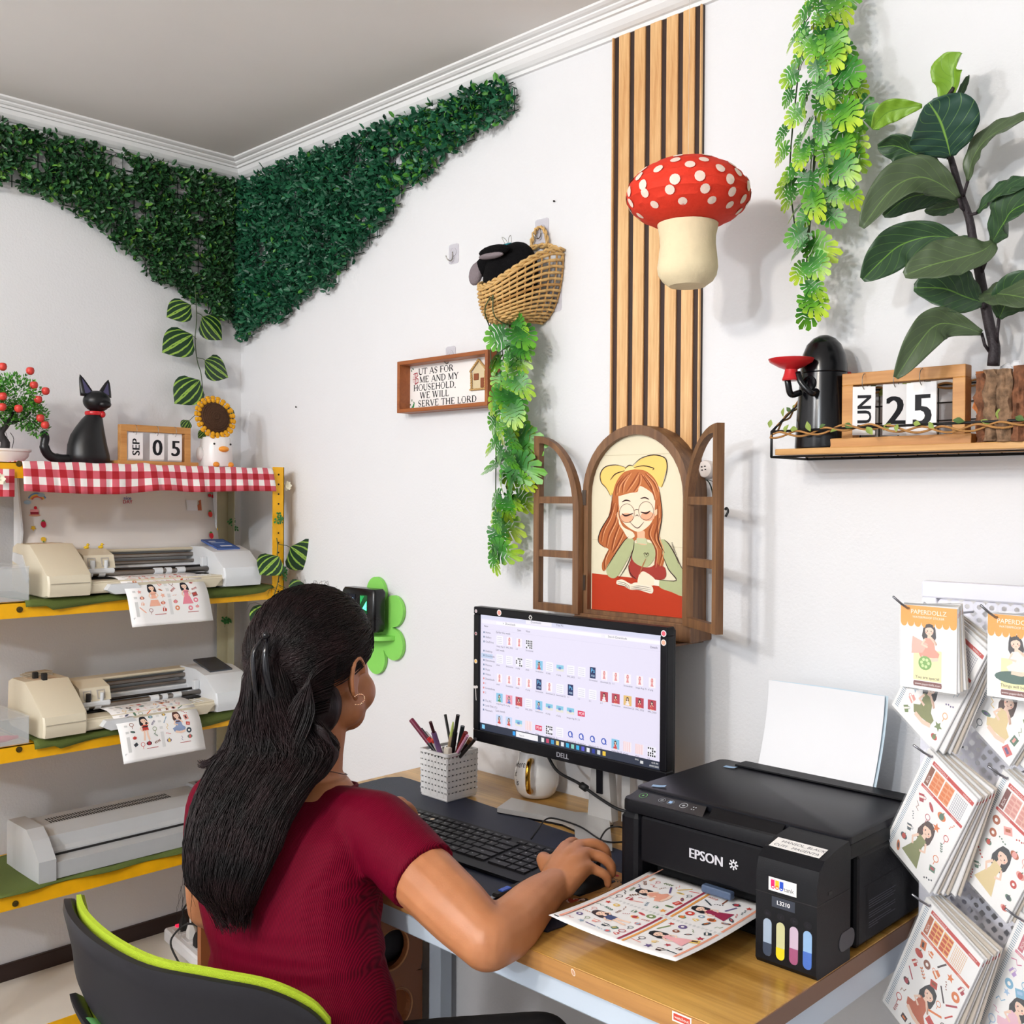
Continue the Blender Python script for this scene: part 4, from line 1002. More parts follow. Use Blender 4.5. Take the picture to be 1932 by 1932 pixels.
def fig_mat(name, c, vein, und):
    m, nt, b = newmat(name); N = nt.nodes; Lk = nt.links
    tc = N.new('ShaderNodeTexCoord'); sp = N.new('ShaderNodeSeparateXYZ'); Lk.new(tc.outputs['Object'], sp.inputs[0])
    ab = N.new('ShaderNodeMath'); ab.operation = 'ABSOLUTE'; Lk.new(sp.outputs['X'], ab.inputs[0])
    # side veins
    v1 = N.new('ShaderNodeMath'); v1.operation = 'MULTIPLY_ADD'; Lk.new(ab.outputs[0], v1.inputs[0]); v1.inputs[1].default_value = -.75; Lk.new(sp.outputs['Y'], v1.inputs[2])
    v2 = N.new('ShaderNodeMath'); v2.operation = 'MULTIPLY'; Lk.new(v1.outputs[0], v2.inputs[0]); v2.inputs[1].default_value = 42
    v3 = N.new('ShaderNodeMath'); v3.operation = 'COSINE'; Lk.new(v2.outputs[0], v3.inputs[0])
    v4 = N.new('ShaderNodeMapRange'); v4.inputs[1].default_value = .955; v4.inputs[2].default_value = 1.0; v4.inputs[4].default_value = .45; Lk.new(v3.outputs[0], v4.inputs[0])
    c1 = N.new('ShaderNodeMapRange'); c1.inputs[1].default_value = .022; c1.inputs[2].default_value = .008; Lk.new(ab.outputs[0], c1.inputs[0])
    mx = N.new('ShaderNodeMath'); mx.operation = 'MAXIMUM'; Lk.new(v4.outputs[0], mx.inputs[0]); Lk.new(c1.outputs[0], mx.inputs[1])
    nz = N.new('ShaderNodeTexNoise'); nz.inputs['Scale'].default_value = 4; Lk.new(tc.outputs['Object'], nz.inputs['Vector'])
    r = N.new('ShaderNodeMix'); r.data_type = 'RGBA'; r.inputs['A'].default_value = hexc(c) + (1,); r.inputs['B'].default_value = hexc(vein) + (1,); Lk.new(mx.outputs[0], r.inputs['Factor'])
    Lk.new(r.outputs['Result'], b.inputs['Base Color']); b.inputs['Roughness'].default_value = .42
    bp = N.new('ShaderNodeBump'); bp.inputs['Strength'].default_value = .25; bp.inputs['Distance'].default_value = .02; bp.invert = True
    Lk.new(mx.outputs[0], bp.inputs['Height']); Lk.new(bp.outputs[0], b.inputs['Normal']); return m
FG = [fig_mat('fig_dark', '2f4b30', '6c9a3c', ''), fig_mat('fig_grey', '4a5a3e', '6d8a4a', ''), fig_mat('fig_light', '7da62c', '5d8a28', ''), fig_mat('fig_teal', '274a3c', '84b24e', '')]
t = thing('fig_plant', 'tall artificial plant with large leathery dark leaves, growing out of the bark planter', 'plant', (2.19, -.062, zb + .09))
barkst = mat('fig_trunk', '2c2428', .6, bump=.8, bscale=200)
T = [ony(x, y, -.062) for x, y in ((1874, 690), (1876, 655), (1868, 620), (1856, 560), (1845, 500), (1836, 455), (1828, 410), (1812, 365), (1800, 320), (1792, 292))]
MB().tube(spline(T, 3), [.0088 - .00016 * i for i in range(len(spline(T, 3)))], 9).build('trunk', barkst, t, True, world=True)
MB().tube(spline([ony(1790, 300, -.062), ony(1783, 240, -.07), ony(1783, 195, -.08), ony(1800, 165, -.085)], 4), .0032, 7).build('branch', barkst, t, True, world=True)
def bigleaf(base, mids, tip, wpx, m, yb, yt, roll=0.0, fold=.35, curl=0.0, lab=None):
    """a leathery leaf swept along a curve given by photo points at a real depth"""
    P = [ony(base[0], base[1], yb)]
    K = len(mids) + 1
    for i, q_ in enumerate(mids): P.append(ony(q_[0], q_[1], yb + (yt - yb) * (i + 1) / K))
    P.append(ony(tip[0], tip[1], yt)); C = spline(P, 7 if mids else 12); n = len(C) - 1
    Lt = sum((b - a).length for a, b in zip(C, C[1:]))
    W_ = wpx * .00078 * .5
    tocam = Vector((.35, -1, .15)).normalized()
    mb = MB(); vs = []; fs = []; k = 5; c = 2 * k + 1
    for i, p in enumerate(C):
        tt = i / n; d = (C[min(i + 1, n)] - C[max(i - 1, 0)]).normalized()
        s = d.cross(tocam).normalized(); nn = s.cross(d).normalized()
        s, nn = s * cos(roll + curl * tt) + nn * sin(roll + curl * tt), nn * cos(roll + curl * tt) - s * sin(roll + curl * tt)
        w = W_ * (max(0.02, sin(pi * min(1, (tt * 1.0) ** 1.25 * .97 + .015))) ** .62)
        for j in range(-k, k + 1):
            u = j / k; vs.append(p + s * (w * u) + nn * (w * fold * (abs(u) ** 1.3) + .0018 * sin(tt * 26 + u * 3) * abs(u)))
    for i in range(n):
        for j in range(c - 1): fs.append((i * c + j, (i + 1) * c + j, (i + 1) * c + j + 1, i * c + j + 1))
    mb.add(vs, fs)
    # local frame so that the vein pattern follows the leaf: store unit coordinates in an object-space mesh
    o = mb.build('leaf', m, t, True, world=True)
    uv = o.data.uv_layers.new(name='leaf'); 
    for poly in o.data.polygons:
        for li in poly.loop_indices:
            vi = o.data.loops[li].vertex_index; uv.data[li].uv = ((vi % c - k) / k * .5, (vi // c) / n)
    md = o.modifiers.new('solid', 'SOLIDIFY'); md.thickness = .0008
    if lab: o['label'] = lab
for m in FG:   # veins read the leaf's own uv
    nt = m.node_tree; tc = next(n for n in nt.nodes if n.type == 'TEX_COORD')
    for l in list(nt.links):
        if l.from_node == tc and l.from_socket.name == 'Object':
            to = l.to_socket; nt.links.remove(l); nt.links.new(tc.outputs['UV'], to)
bigleaf((1788, 225), [(1800, 160), (1800, 130)], (1815, 100), 62, FG[2], -.075, -.09, .5, .9, lab='light green young leaf, folded in half')
bigleaf((1800, 205), [], (1828, 142), 14, FG[0], -.07, -.05)
bigleaf((1740, 200), [(1700, 205), (1670, 215)], (1646, 243), 46, FG[2], -.07, -.10, .5, .3, lab='light green leaf')
bigleaf((1793, 295), [(1785, 262), (1772, 225)], (1752, 193), 130, FG[3], -.09, -.15, 0, .25)
bigleaf((1784, 333), [(1755, 305), (1715, 285), (1690, 275)], (1656, 277), 62, FG[0], -.075, -.12, .75, .4)
bigleaf((1826, 342), [(1836, 300), (1860, 265), (1900, 240)], (1950, 218), 52, FG[1], -.07, -.10, .6, .3)
bigleaf((1808, 374), [(1770, 345), (1728, 335), (1680, 360)], (1626, 430), 78, FG[1], -.075, -.17, .35, .45, -.5)
bigleaf((1800, 372), [(1760, 365), (1710, 375)], (1667, 408), 55, FG[0], -.06, -.10, .6, .35)
bigleaf((1815, 385), [(1790, 392)], (1745, 398), 34, FG[0], -.05, -.03, 0, .2)
bigleaf((1843, 402), [(1875, 375), (1905, 360)], (1960, 345), 56, FG[0], -.07, -.12, .5, .35)
bigleaf((1872, 458), [(1895, 420), (1915, 395)], (1975, 370), 80, FG[0], -.075, -.14, .3, .35)
bigleaf((1806, 450), [(1755, 446), (1700, 462), (1665, 490)], (1627, 528), 82, FG[0], -.07, -.15, .35, .35)
bigleaf((1875, 458), [(1850, 475), (1800, 490), (1760, 500)], (1706, 520), 84, FG[1], -.11, -.19, -.2, .3)
bigleaf((1858, 500), [(1840, 480), (1815, 466)], (1785, 460), 44, FG[0], -.06, -.05, 0, .3)
bigleaf((1856, 572), [(1820, 560), (1780, 545)], (1724, 543), 92, FG[0], -.07, -.13, -.15, .3)
bigleaf((1852, 555), [(1880, 555), (1920, 560)], (1985, 575), 74, FG[1], -.085, -.15, .3, .3)
bigleaf((1885, 600), [(1900, 570), (1925, 545)], (1970, 530), 70, FG[0], -.08, -.12, -.3, .3)
bigleaf((1852, 628), [(1800, 612), (1765, 614), (1735, 645)], (1690, 713), 66, FG[1], -.085, -.17, .3, .35)
for a, b in (((1784, 333), (1808, 350)), ((1826, 342), (1818, 372)), ((1808, 374), (1822, 400)), ((1843, 402), (1826, 400)), ((1872, 458), (1850, 510)), ((1806, 450), (1835, 455)), ((1875, 458), (1850, 520)), ((1852, 628), (1868, 665)), ((1885, 600), (1882, 650)), ((1856, 572), (1858, 580))):
    p, q_ = ony(*a, -.078), ony(*b, -.062)
    MB().tube([q_, (p + q_) / 2 + Vector((0, -.004, -.004)), p], .0024, 6).build('leaf_stalk', barkst, t, True, world=True)

# ================================================================== pegboard stand with sticker packs
PEGW = mat('peg_white', 'e9e9f4', .4)
bx0, bx1, by, bz0, bz1 = 2.100, 2.60, -.135, .30, 1.274
t = thing('pegboard_stand', 'white perforated metal display board standing to the right of the desk', 'display board', (bx0, by, 0))
def L(x, y, z): return (x - bx0, y - by, z)
MB().b2(L(bx0, by, bz1 - .024), L(bx1, by + .022, bz1), .002).build('frame_bar', PEGW, t)
MB().b2(L(bx0, by, bz0), L(bx1, by + .022, bz0 + .024), .002).build('frame_bar', PEGW, t)
MB().b2(L(bx0, by, bz0), L(bx0 + .022, by + .022, bz1 - .024), .002).build('frame_bar', PEGW, t)
MB().b2(L(bx1 - .022, by, bz0), L(bx1, by + .022, bz1 - .024), .002).build('frame_bar', PEGW, t)
# perforated sheet: real holes
mb = MB(); cell = .0165; nx = int((bx1 - bx0 - .044) / cell); nz = int((bz1 - bz0 - .048) / .0185); m_ = 8
X0 = .022; Z0 = bz0 + .024; cz = (bz1 - bz0 - .048) / nz; cxs = (bx1 - bx0 - .044) / nx
for i in range(nx):
    for j in range(nz):
        cx_, cz_ = X0 + (i + .5) * cxs, Z0 + (j + .5) * cz
        sq = []
        for k in range(m_):
            a = 2 * pi * (k + .5) / m_; c_, s_ = cos(a), sin(a); q_ = max(abs(c_), abs(s_)); sq.append((cx_ + c_ / q_ * cxs / 2, .006, cz_ + s_ / q_ * cz / 2))
        ci = [(cx_ + .0037 * cos(2 * pi * (k + .5) / m_), .006, cz_ + .0037 * sin(2 * pi * (k + .5) / m_)) for k in range(m_)]
        cb = [(p[0], .0075, p[2]) for p in ci]
        mb.add(sq + ci + cb, [(k, (k + 1) % m_, m_ + (k + 1) % m_, m_ + k) for k in range(m_)] + [(m_ + k, m_ + (k + 1) % m_, 2 * m_ + (k + 1) % m_, 2 * m_ + k) for k in range(m_)])
tag(mb.build('perforated_sheet', PEGW, t), kind='stuff')
for x in (bx0 + .05, bx1 - .05):
    MB().b2(L(x - .012, by + .022, 0), L(x + .012, by + .040, 1.0), .002).build('leg', PEGW, t)
    MB().b2(L(x - .012, by - .16, 0), L(x + .012, by + .12, .018), .002).build('foot', PEGW, t)
# packs
ORG, REDB, BRN = 'f0a236', 'c9403a', '7a3f3a'
HSTEEL = mat('hook_steel', '8a8a90', .3, 1.0)
sleeve = mat('clear_sleeve', 'f4f6f8', .12, alpha=.07)
edgem = mat('pack_edge', 'cdbfae', .6)
def cover_big(A, w, h, rnd, pal, scheme):
    A.rect(0, -h, w, 0, 'faf8f7', 1)
    n = 52
    for i in range(n): A.rect(.004, -h + .006 + (h * .92) * i / n, .011, -h + .006 + (h * .92) * i / n + .0012, '6f8ea6', 2)
    A.rect(.016, -.014, w - .002, -.008, REDB, 2); A.text('PAPERDOLLZ', .019, -.0128, .0046, 'f7e6e0', l=3); A.text('WEEKLY', w - .022, -.0125, .004, 'f7e6e0', l=3)
    x = .016; zt = -.017; hh = .030
    A.rect(x, zt - hh, x + .008, zt, scheme[0], 2); A.text('BOX', x + .0062, zt - hh + .004, .006, 'f7e6e0', rot=pi / 2, l=3)
    for i in range(2):
        xx = x + .010 + i * .020; A.rect(xx, zt - hh, xx + .018, zt, scheme[1], 2)
        for a in range(2):
            for b in range(4): A.rect(xx + .001 + a * .009, zt - hh + .001 + b * .0072 + (a % 2) * .002, xx + .0085 + a * .0088, zt - hh + .0066 + b * .0068 + (a % 2) * .001, scheme[2], 3)
    xx = x + .052
    for i in range(8): A.rect(xx + i * .0030, zt - hh, xx + i * .0030 + .0005, zt, scheme[3], 2)
    for i in range(9): A.rect(xx, zt - hh + i * .0035, xx + .0215, zt - hh + i * .0035 + .0005, scheme[3], 2)
    A.rect(.014, -.0535, w - .002, -.0490, scheme[4], 2); A.text('PAPERDOLLZ', .018, -.0528, .0036, 'f7e6e0', l=3); A.text('WEEKLY', w - .024, -.0526, .003, 'f7e6e0', l=3)
    gx, gz = w * .52, -h + (h - .055) * .40
    girl(A, gx, gz, .0285, '26262c' if rnd.random() < .7 else '4a2f28', scheme[5], pose=rnd.choice((0, 2, 2)), rot=rnd.uniform(-.2, .2))
    icons(A, .014, -h + .006, w - .003, -.056, .0135, 0, rnd, pal, avoid=((gx, .020, gz + .002, .038),))
def cover_small(A, w, h, rnd, msg, who):
    A.rect(0, -h, w, 0, 'fbf8f6', 1)
    for i in range(1, 8): A.rect(w * i / 8, -h, w * i / 8 + .0003, -.02, 'dfe0ea', 2)
    for i in range(1, 9): A.rect(0, -h + (h - .02) * i / 9, w, -h + (h - .02) * i / 9 + .0003, 'dfe0ea', 2)
    A.rect(0, -.022, w, 0, ORG, 3)
    for i in range(8): A.ell((i + .5) * w / 8, -.022, w / 16, .0065, ORG, l=3, n=12)
    A.text('PAPERDOLLZ', w / 2, -.011, .0085, 'fdf3e4', l=4, cx=True); A.text('WATERPROOF STICKER', w / 2, -.0165, .0042, 'fdf3e4', l=4, cx=True)
    A.rect(w * .24, -h + .012, w * .74, -h * .52, 'f7efb4', 3)
    if who == 0:
        for s in (-1, -.4): A.poly([(w * .5, -h * .45), (w * .22, -h * .45 + .014 + s * .012), (w * .2, -h * .47 + s * .012), (w * .40, -h * .56)], 'f0b7a8', 4)
        girl(A, w * .52, -h * .45, .021, '2a2226', 'e9a08c', pose=2); A.ell(w * .45, -h * .68, .0095, .0095, '7fae58', l=6, n=14)
        for i in range(6): A.ell(w * .45 + .005 * cos(i), -h * .68 + .005 * sin(i), .0022, .0022, 'cfe6a0', l=7, n=7)
    else:
        A.ell(w * .48, -h * .74, .026, .008, '3f6458', l=4, n=16); girl(A, w * .52, -h * .50, .021, '2a2226', 'f3ece4', pose=2, rot=.15)
    A.text(msg, w * .49, -h + .0145, .0055, '3c332c', l=6, cx=True)
    A.poly([(w * .25, -h + .004), (w * .74, -h + .004), (w * .75, -h + .0075), (w * .74, -h + .011), (w * .25, -h + .011), (w * .24, -h + .0075)], BRN, 4); A.text('www.paperdollz.com', w * .495, -h + .006, .0042, 'f4e8e4', l=5, cx=True)
def pack(label, glabel, TL, TR, BL, yhook, n, draw, yaw=.42, gap=.0042, seed=1, ks=1.0, kv=1.0):
    nrm = Vector((-sin(yaw), -cos(yaw), 0)); c0 = ony(TL[0], TL[1], yhook)
    def hit(p): d = ray(*p); return CAMP + d * ((c0 - CAMP).dot(nrm) / d.dot(nrm))
    a, b, c = hit(TL), hit(TR), hit(BL); U = (b - a); V = (a - c); w, h = U.length * ks, V.length * kv
    U.normalize(); V.normalize(); k = (U.cross(nrm) * -1); N = nrm
    V2 = N.cross(U); 
    # share the error between both edges
    e = atan2(V.dot(U), V.dot(V2)) / 2; U = (U * cos(e) - V2 * sin(e)).normalized(); V2 = N.cross(U)
    rnd = random.Random(seed)
    for i in range(n):
        back = -N * 1.0; off = back * (gap * i)
        jx = rnd.uniform(-.02, .02) + .02 * i
        U_ = (U * cos(jx) + V2 * sin(jx)).normalized(); V_ = N.cross(U_)
        M = Matrix(((U_.x, N.x * -1, V_.x, a.x + off.x), (U_.y, N.y * -1, V_.y, a.y + off.y), (U_.z, N.z * -1, V_.z, a.z + off.z), (0, 0, 0, 1)))
        t = thing('sticker_pack', label if i == 0 else glabel, 'sticker pack', m=M, group=None if i == 0 else glabel[:60])
        MB().b2((0, 0, -h), (w, .0022, 0)).build('card', WHT if i == 0 or i % 2 else edgem, t)
        MB().b2((-.002, -.0009, -h - .003), (w + .002, -.0006, .003)).build('clear_sleeve', sleeve, t)
        if i == 0:
            A = Art(plane_fn((0, 0, 0), (1, 0, 0), (0, 0, 1), (0, -1, 0)), .00007); draw(A, w, h, rnd); A.build('print', t)
        else:
            A = Art(plane_fn((0, 0, 0), (1, 0, 0), (0, 0, 1), (0, -1, 0)), .00007); A.rect(.016, -.014, w, -.008, REDB, 1); A.build('print', t)
    hk = a + U * .012 + V2 * -.004
    t = thing('display_hook', 'steel display hook holding the ' + label.split(', ')[1].replace('partly covered by the pack with the fairy', 'large pack behind the fairy').replace('with ', 'pack with ') , 'hook', hk)
    P = [Vector((hk.x + .0, by, hk.z - .004)), hk + N * .004, hk + N * .012 + Vector((-.004, 0, .006)), hk + N * .022 + Vector((-.010, 0, .016))]
    MB().tube(P, .0016, 7).build('hook_rod', HSTEEL, t, True, world=True)
pal = PAL
S1 = ('8c4f35', 'e9a070', 'e07a3c', '7f7f95', REDB, '8a8f5a'); S2 = ('b5603a', 'f0b46a', 'c9502c', 'e0a04c', 'd6603f', 'c86a4a'); S3 = ('7a3f3a', 'e8b4a8', 'd9958c', 'b0655c', REDB, 'e6cf9a'); S4 = ('c86a7a', 'bfe0ea', 'e89ab0', 'd08aa0', 'e08aa0', 'f0c0d0')
pack('large sticker sheet pack, partly covered by the pack with the fairy', 'sheet pack in the stack behind the fairy pack', (1772, 1145), (1868, 1222), (1676, 1322), -.235, 6, lambda A, w, h, r: cover_big(A, w, h, r, pal, S1), seed=3)
pack('small orange-topped sticker pack, with a seated fairy', 'small pack in the stack behind the fairy pack', (1700, 1140), (1806, 1150), (1698, 1294), -.275, 5, lambda A, w, h, r: cover_small(A, w, h, r, 'You are special', 0), yaw=.12, gap=.003, seed=5)
pack('large sticker sheet pack, upper right under the girl lying down', 'sheet pack in the upper right stack of the board', (1925, 1175), (2020, 1260), (1816, 1350), -.235, 5, lambda A, w, h, r: cover_big(A, w, h, r, pal, S3), seed=6)
pack('small orange-topped sticker pack, with a girl leaning on her hands', 'small pack in the stack behind the pack with the leaning girl', (1864, 1157), (1976, 1170), (1868, 1313), -.275, 4, lambda A, w, h, r: cover_small(A, w, h, r, 'Things will be ok', 1), yaw=.12, gap=.003, seed=7)
pack('large autumn sticker sheet pack, with pumpkins and a watermelon', 'sheet pack in the stack behind the pumpkin pack', (1752, 1412), (1845, 1508), (1673, 1588), -.235, 7, lambda A, w, h, r: cover_big(A, w, h, r, ['c8453a', 'e07a3c', '5d7f6a', '3d4a52', '8c4f35', 'b23a48'], S1), seed=8)
pack('large sticker sheet pack, with a girl in a bun over a red rug', 'sheet pack in the stack behind the red rug pack', (1893, 1452), (2000, 1548), (1800, 1633), -.235, 6, lambda A, w, h, r: cover_big(A, w, h, r, ['c8453a', 'b5603a', '3d4a52', '5d7f6a', 'e9a39a'], S3), seed=9)
pack('large sticker sheet pack, with orange brick swatches and a girl in a hat', 'sheet pack in the stack behind the orange brick pack', (1748, 1692), (1862, 1796), (1644, 1858), -.235, 7, lambda A, w, h, r: cover_big(A, w, h, r, ['c8453a', 'e07a3c', '8c4f35', '402c2e', 'b23a48'], S2), seed=10)
pack('pastel sticker sheet pack, with pink houses and hearts at the lower right', 'sheet pack in the stack behind the pastel pack', (1925, 1720), (2040, 1810), (1812, 1898), -.235, 5, lambda A, w, h, r: cover_big(A, w, h, r, ['e89ab0', 'a8c8e8', 'd46a9a', 'c0a0d8', '7fb6d6'], S4), seed=12)
# ================================================================== yellow slotted-angle rack along the left wall
YEL = mat('yellow_paint', 'f4b40f', .4, var=.06, vscale=30); YELW = mat('worn_yellow_white', 'cfc9a8', .55, var=.12, vscale=14)
PALE = mat('shelf_white', 'dcd6cc', .5, var=.03, vscale=8); GRN = mat('green_cloth', '56642a', .85, bump=.5, bscale=500)
RY0, RY1 = -.965, -.052; RX1 = .30
t = thing('metal_rack', 'yellow slotted-angle metal shelving rack standing against the left wall', 'shelving', (.15, -.5, 0))
def L(x, y, z): return (x - .15, y + .5, z)
SHZ = [1.468, 1.152, .828, .494, .172]
hole = mat('hole_dark', '2a2418', .8)
def angle_post(x, y, sx, sy, m, name='post', h=1.475):
    """L-section post: flanges point towards sx, sy"""
    w, tk = .036, .002
    p = MB(); p.b2(L(x, y, 0), L(x + sx * tk, y + sy * w, h)); p.b2(L(x, y, 0), L(x + sx * w, y + sy * tk, h))
    o = p.build(name, m, t)
    hb = MB()
    z = .05
    while z < h - .02:
        fx = x if sx < 0 else x
        hb.at(L(x + (.0004 if sx < 0 else -.0004), y + sy * .018, z), (0, pi / 2, 0)); hb.lathe([(.0026, -.0006), (.0026, .0006)], 8)
        hb.at(L(x + sx * .018, y + (.0004 if sy < 0 else -.0004), z), (pi / 2, 0, 0)); hb.lathe([(.0026, -.0006), (.0026, .0006)], 8)
        z += .0265
    tag(hb.build('post_holes', hole, o), kind='stuff')
    return o
angle_post(RX1 + .003, RY1 + .003, -1, -1, YEL); angle_post(.012, RY1 + .003, 1, -1, YELW)
angle_post(RX1 + .003, RY0 - .003, -1, 1, YEL); angle_post(.012, RY0 - .003, 1, 1, YELW)
for i, z in enumerate(SHZ):
    m = MB(); fl = .036 if i < 4 else .040
    m.b2(L(.014, RY0, z - .002), L(RX1, RY1, z)); m.b2(L(RX1 - .002, RY0, z - fl), L(RX1, RY1, z)); m.b2(L(.014, RY0, z - fl), L(.016, RY1, z))
    m.b2(L(.014, RY1 - .002, z - fl), L(RX1, RY1, z)); m.b2(L(.014, RY0, z - fl), L(RX1, RY0 + .002, z))
    if i == 4:
        m = MB(); m.b2(L(.014, RY0, z - .002), L(RX1 - .001, RY1, z)); m.build('shelf_board', PALE, t)
        m = MB(); m.b2(L(RX1 - .002, RY0, z - fl), L(RX1, RY1, z - .001)); m.b2(L(.014, RY1 - .002, z - fl), L(RX1, RY1, z - .001)); m.build('shelf_flange', YEL, t)
    else: m.build('shelf_board', YEL, t)
for px, py, z in ((124 / 3.45, 645 + 870 - 640, 0), (37, 1150, 0), (36, 1414, 0), (29, 1705, 0)):
    p = onx(px, py, RX1 + .001); MB().at(L(p.x, p.y, p.z), (0, pi / 2, 0)).lathe([(.007, -.001), (.007, .001), (.004, .0012), (.004, .004), (.001, .004)], 12).build('bolt', mat('bolt_dark', '6a5a30', .4, .8), t, 30)
# green cloths
def mat_cloth(label, z, y0, y1, fr, seed):
    rnd = random.Random(seed)
    def fn(u, v):
        y = y0 + (y1 - y0) * u; s = v * (.27 + fr)
        edge = fr * (1 if .07 < u < .97 else .6) * (.8 + .3 * sin(u * 9 + seed))
        if s < .268: return (.035 + s, y, z + .0025 + .0012 * sin(u * 40 + v * 9))
        q_ = (s - .268) / max(fr, .001); return (.304 + .003 * q_ + .004 * q_ * sin(u * 22), y, z + .0025 - edge * q_)
    o = MB().grid(fn, 44, 20).build('green_cloth', GRN, None, True); md = o.modifiers.new('solid', 'SOLIDIFY'); md.thickness = .0016
    tag(o, label, 'cloth')
mat_cloth('olive green cloth on the shelf under the upper cutting machine', SHZ[1], -.735, -.085, .020, 1)
mat_cloth('olive green cloth on the shelf under the lower cutting machine', SHZ[2], -.715, -.085, .024, 2)
mat_cloth('olive green cloth on the shelf under the laminator', SHZ[3], -.80, -.085, .004, 3)

# gingham cloth on the top
def gingham():
    m, nt, b = newmat('gingham'); N = nt.nodes; Lk = nt.links
    tc = N.new('ShaderNodeTexCoord'); sp = N.new('ShaderNodeSeparateXYZ'); Lk.new(tc.outputs['UV'], sp.inputs[0])
    outs = []
    for ax in ('X', 'Y'):
        a = N.new('ShaderNodeMath'); a.operation = 'FRACT'; Lk.new(sp.outputs[ax], a.inputs[0])
        g = N.new('ShaderNodeMath'); g.operation = 'GREATER_THAN'; Lk.new(a.outputs[0], g.inputs[0]); g.inputs[1].default_value = .5; outs.append(g)
    s = N.new('ShaderNodeMath'); s.operation = 'ADD'; Lk.new(outs[0].outputs[0], s.inputs[0]); Lk.new(outs[1].outputs[0], s.inputs[1])
    h = N.new('ShaderNodeMath'); h.operation = 'MULTIPLY'; Lk.new(s.outputs[0], h.inputs[0]); h.inputs[1].default_value = .5
    r = N.new('ShaderNodeValToRGB'); r.color_ramp.interpolation = 'CONSTANT'; e = r.color_ramp.elements
    e[0].position = 0; e[0].color = hexc('f2ece8') + (1,); e[1].position = .4; e[1].color = hexc('cf5d6a') + (1,); q_ = e.new(.9); q_.color = hexc('a80f1e') + (1,)
    Lk.new(h.outputs[0], r.inputs[0]); Lk.new(r.outputs[0], b.inputs['Base Color']); b.inputs['Roughness'].default_value = .8; return m
mb = MB(); nu, nv = 150, 40; Y0, Y1 = -.742, -.088; path = []
zt = SHZ[0]
def gfn(u, v):
    y = Y0 + (Y1 - Y0) * u; s = v * .345; rip = .0035 * sin(u * 31) + .002 * sin(u * 67 + 1)
    front = .066 + .012 * (math.exp(-((u - .5) / .10) ** 2) * -.7) + .006 * sin(u * 5)
    if s < .285: return (.020 + s, y, zt + .002 + .0008 * sin(u * 50 + s * 60) + (.004 * math.exp(-((u - .44) / .03) ** 2) * v))
    q_ = (s - .285) / .06; return (.3065 + .003 * sin(q_ * 1.57) + (abs(rip) + .002) * q_ * 1.6 , y + .004 * q_ * sin(u * 14), zt + .001 - front * q_)
mb.grid(gfn, nu, nv); o = mb.build('gingham_cloth', gingham(), None, True)
uv = o.data.uv_layers.new(name='cloth')
for poly in o.data.polygons:
    for li in poly.loop_indices:
        vi = o.data.loops[li].vertex_index; i, j = vi % (nu + 1), vi // (nu + 1); uv.data[li].uv = (i / nu * 20.5, j / nv * .345 / .0318 + .1)
md = o.modifiers.new('solid', 'SOLIDIFY'); md.thickness = .0014
tag(o, 'red and white gingham cloth draped over the top of the yellow rack', 'cloth')
# second strip hanging behind, at the left edge of the picture
mb = MB().grid(lambda u, v: (.325 + .004 * sin(u * 9), -.86 + .10 * u, 1.452 - .062 * v), 20, 8); o = mb.build('gingham_cloth', MATS.get('gg') or bpy.data.materials['gingham'], None, True)
uv = o.data.uv_layers.new(name='cloth')
for poly in o.data.polygons:
    for li in poly.loop_indices:
        vi = o.data.loops[li].vertex_index; uv.data[li].uv = (vi % 21 / 20 * 4, vi // 21 / 8 * 2)
tag(o, 'end of a red gingham cloth hanging below the far left of the top shelf', 'cloth')
for v in o.data.vertices: v.co.x -= .018

ZT = zt + .0035
# ---- bonsai with apples
p = onx(22, 862, .17); t = thing('bonsai', 'artificial bonsai with red apples in a white oval tray, far left of the rack top', 'plant', (.17, -.742, ZT))
TW = mat('tray_white', 'eceae8', .3); TRK = mat('bonsai_trunk', '2e2a2a', .7, bump=.6, bscale=120)
MB().loft([[(.040 * k * cos(a), .068 * k * sin(a), z) for a in [2 * pi * i / 28 for i in range(28)]] for k, z in ((.78, 0), (.80, .004), (.95, .014), (.97, .024), (1.04, .026), (1.04, .031), (.95, .031), (.92, .022), (.02, .020))]).build('tray', TW, t, 40)
MB().tube(spline([(0, .008, .02), (0, .012, .045), (0, .002, .065), (.002, .016, .09), (0, .03, .12)], 4), [.011] * 5 + [.0095] * 4 + [.007] * 4 + [.0045] * 4, 8).build('trunk', TRK, t, True)
for q_ in (((0, .004, .066), (0, -.02, .085), (0, -.04, .12)), ((0, .016, .088), (.01, .05, .105), (.01, .065, .12)), ((0, .016, .088), (-.02, .0, .12), (-.02, -.01, .14))): MB().tube(spline(q_, 4), .0035, 6).build('branch', TRK, t, True)
for k in range(4):
    a = k * 1.7; MB().tube(spline([(.008 * cos(a), .01 + .014 * sin(a), .07), (.012 * cos(a), .012 + .02 * sin(a), .055), (.010 * cos(a), .01 + .017 * sin(a), .03)], 3), .0008, 4).build('hanging_root', TRK, t)
rnd = random.Random(2)
BL = [mat('bonsai_leaf_a', '3f8a2c', .45), mat('bonsai_leaf_b', '64ac3c', .45), mat('bonsai_leaf_c', '2a6424', .5)]
lf = MB()
blobs = [((0, -.035, .150), .066), ((0, .030, .155), .062), ((0, .062, .118), .045), ((0, -.01, .115), .045), ((0, .088, .082), .022)]
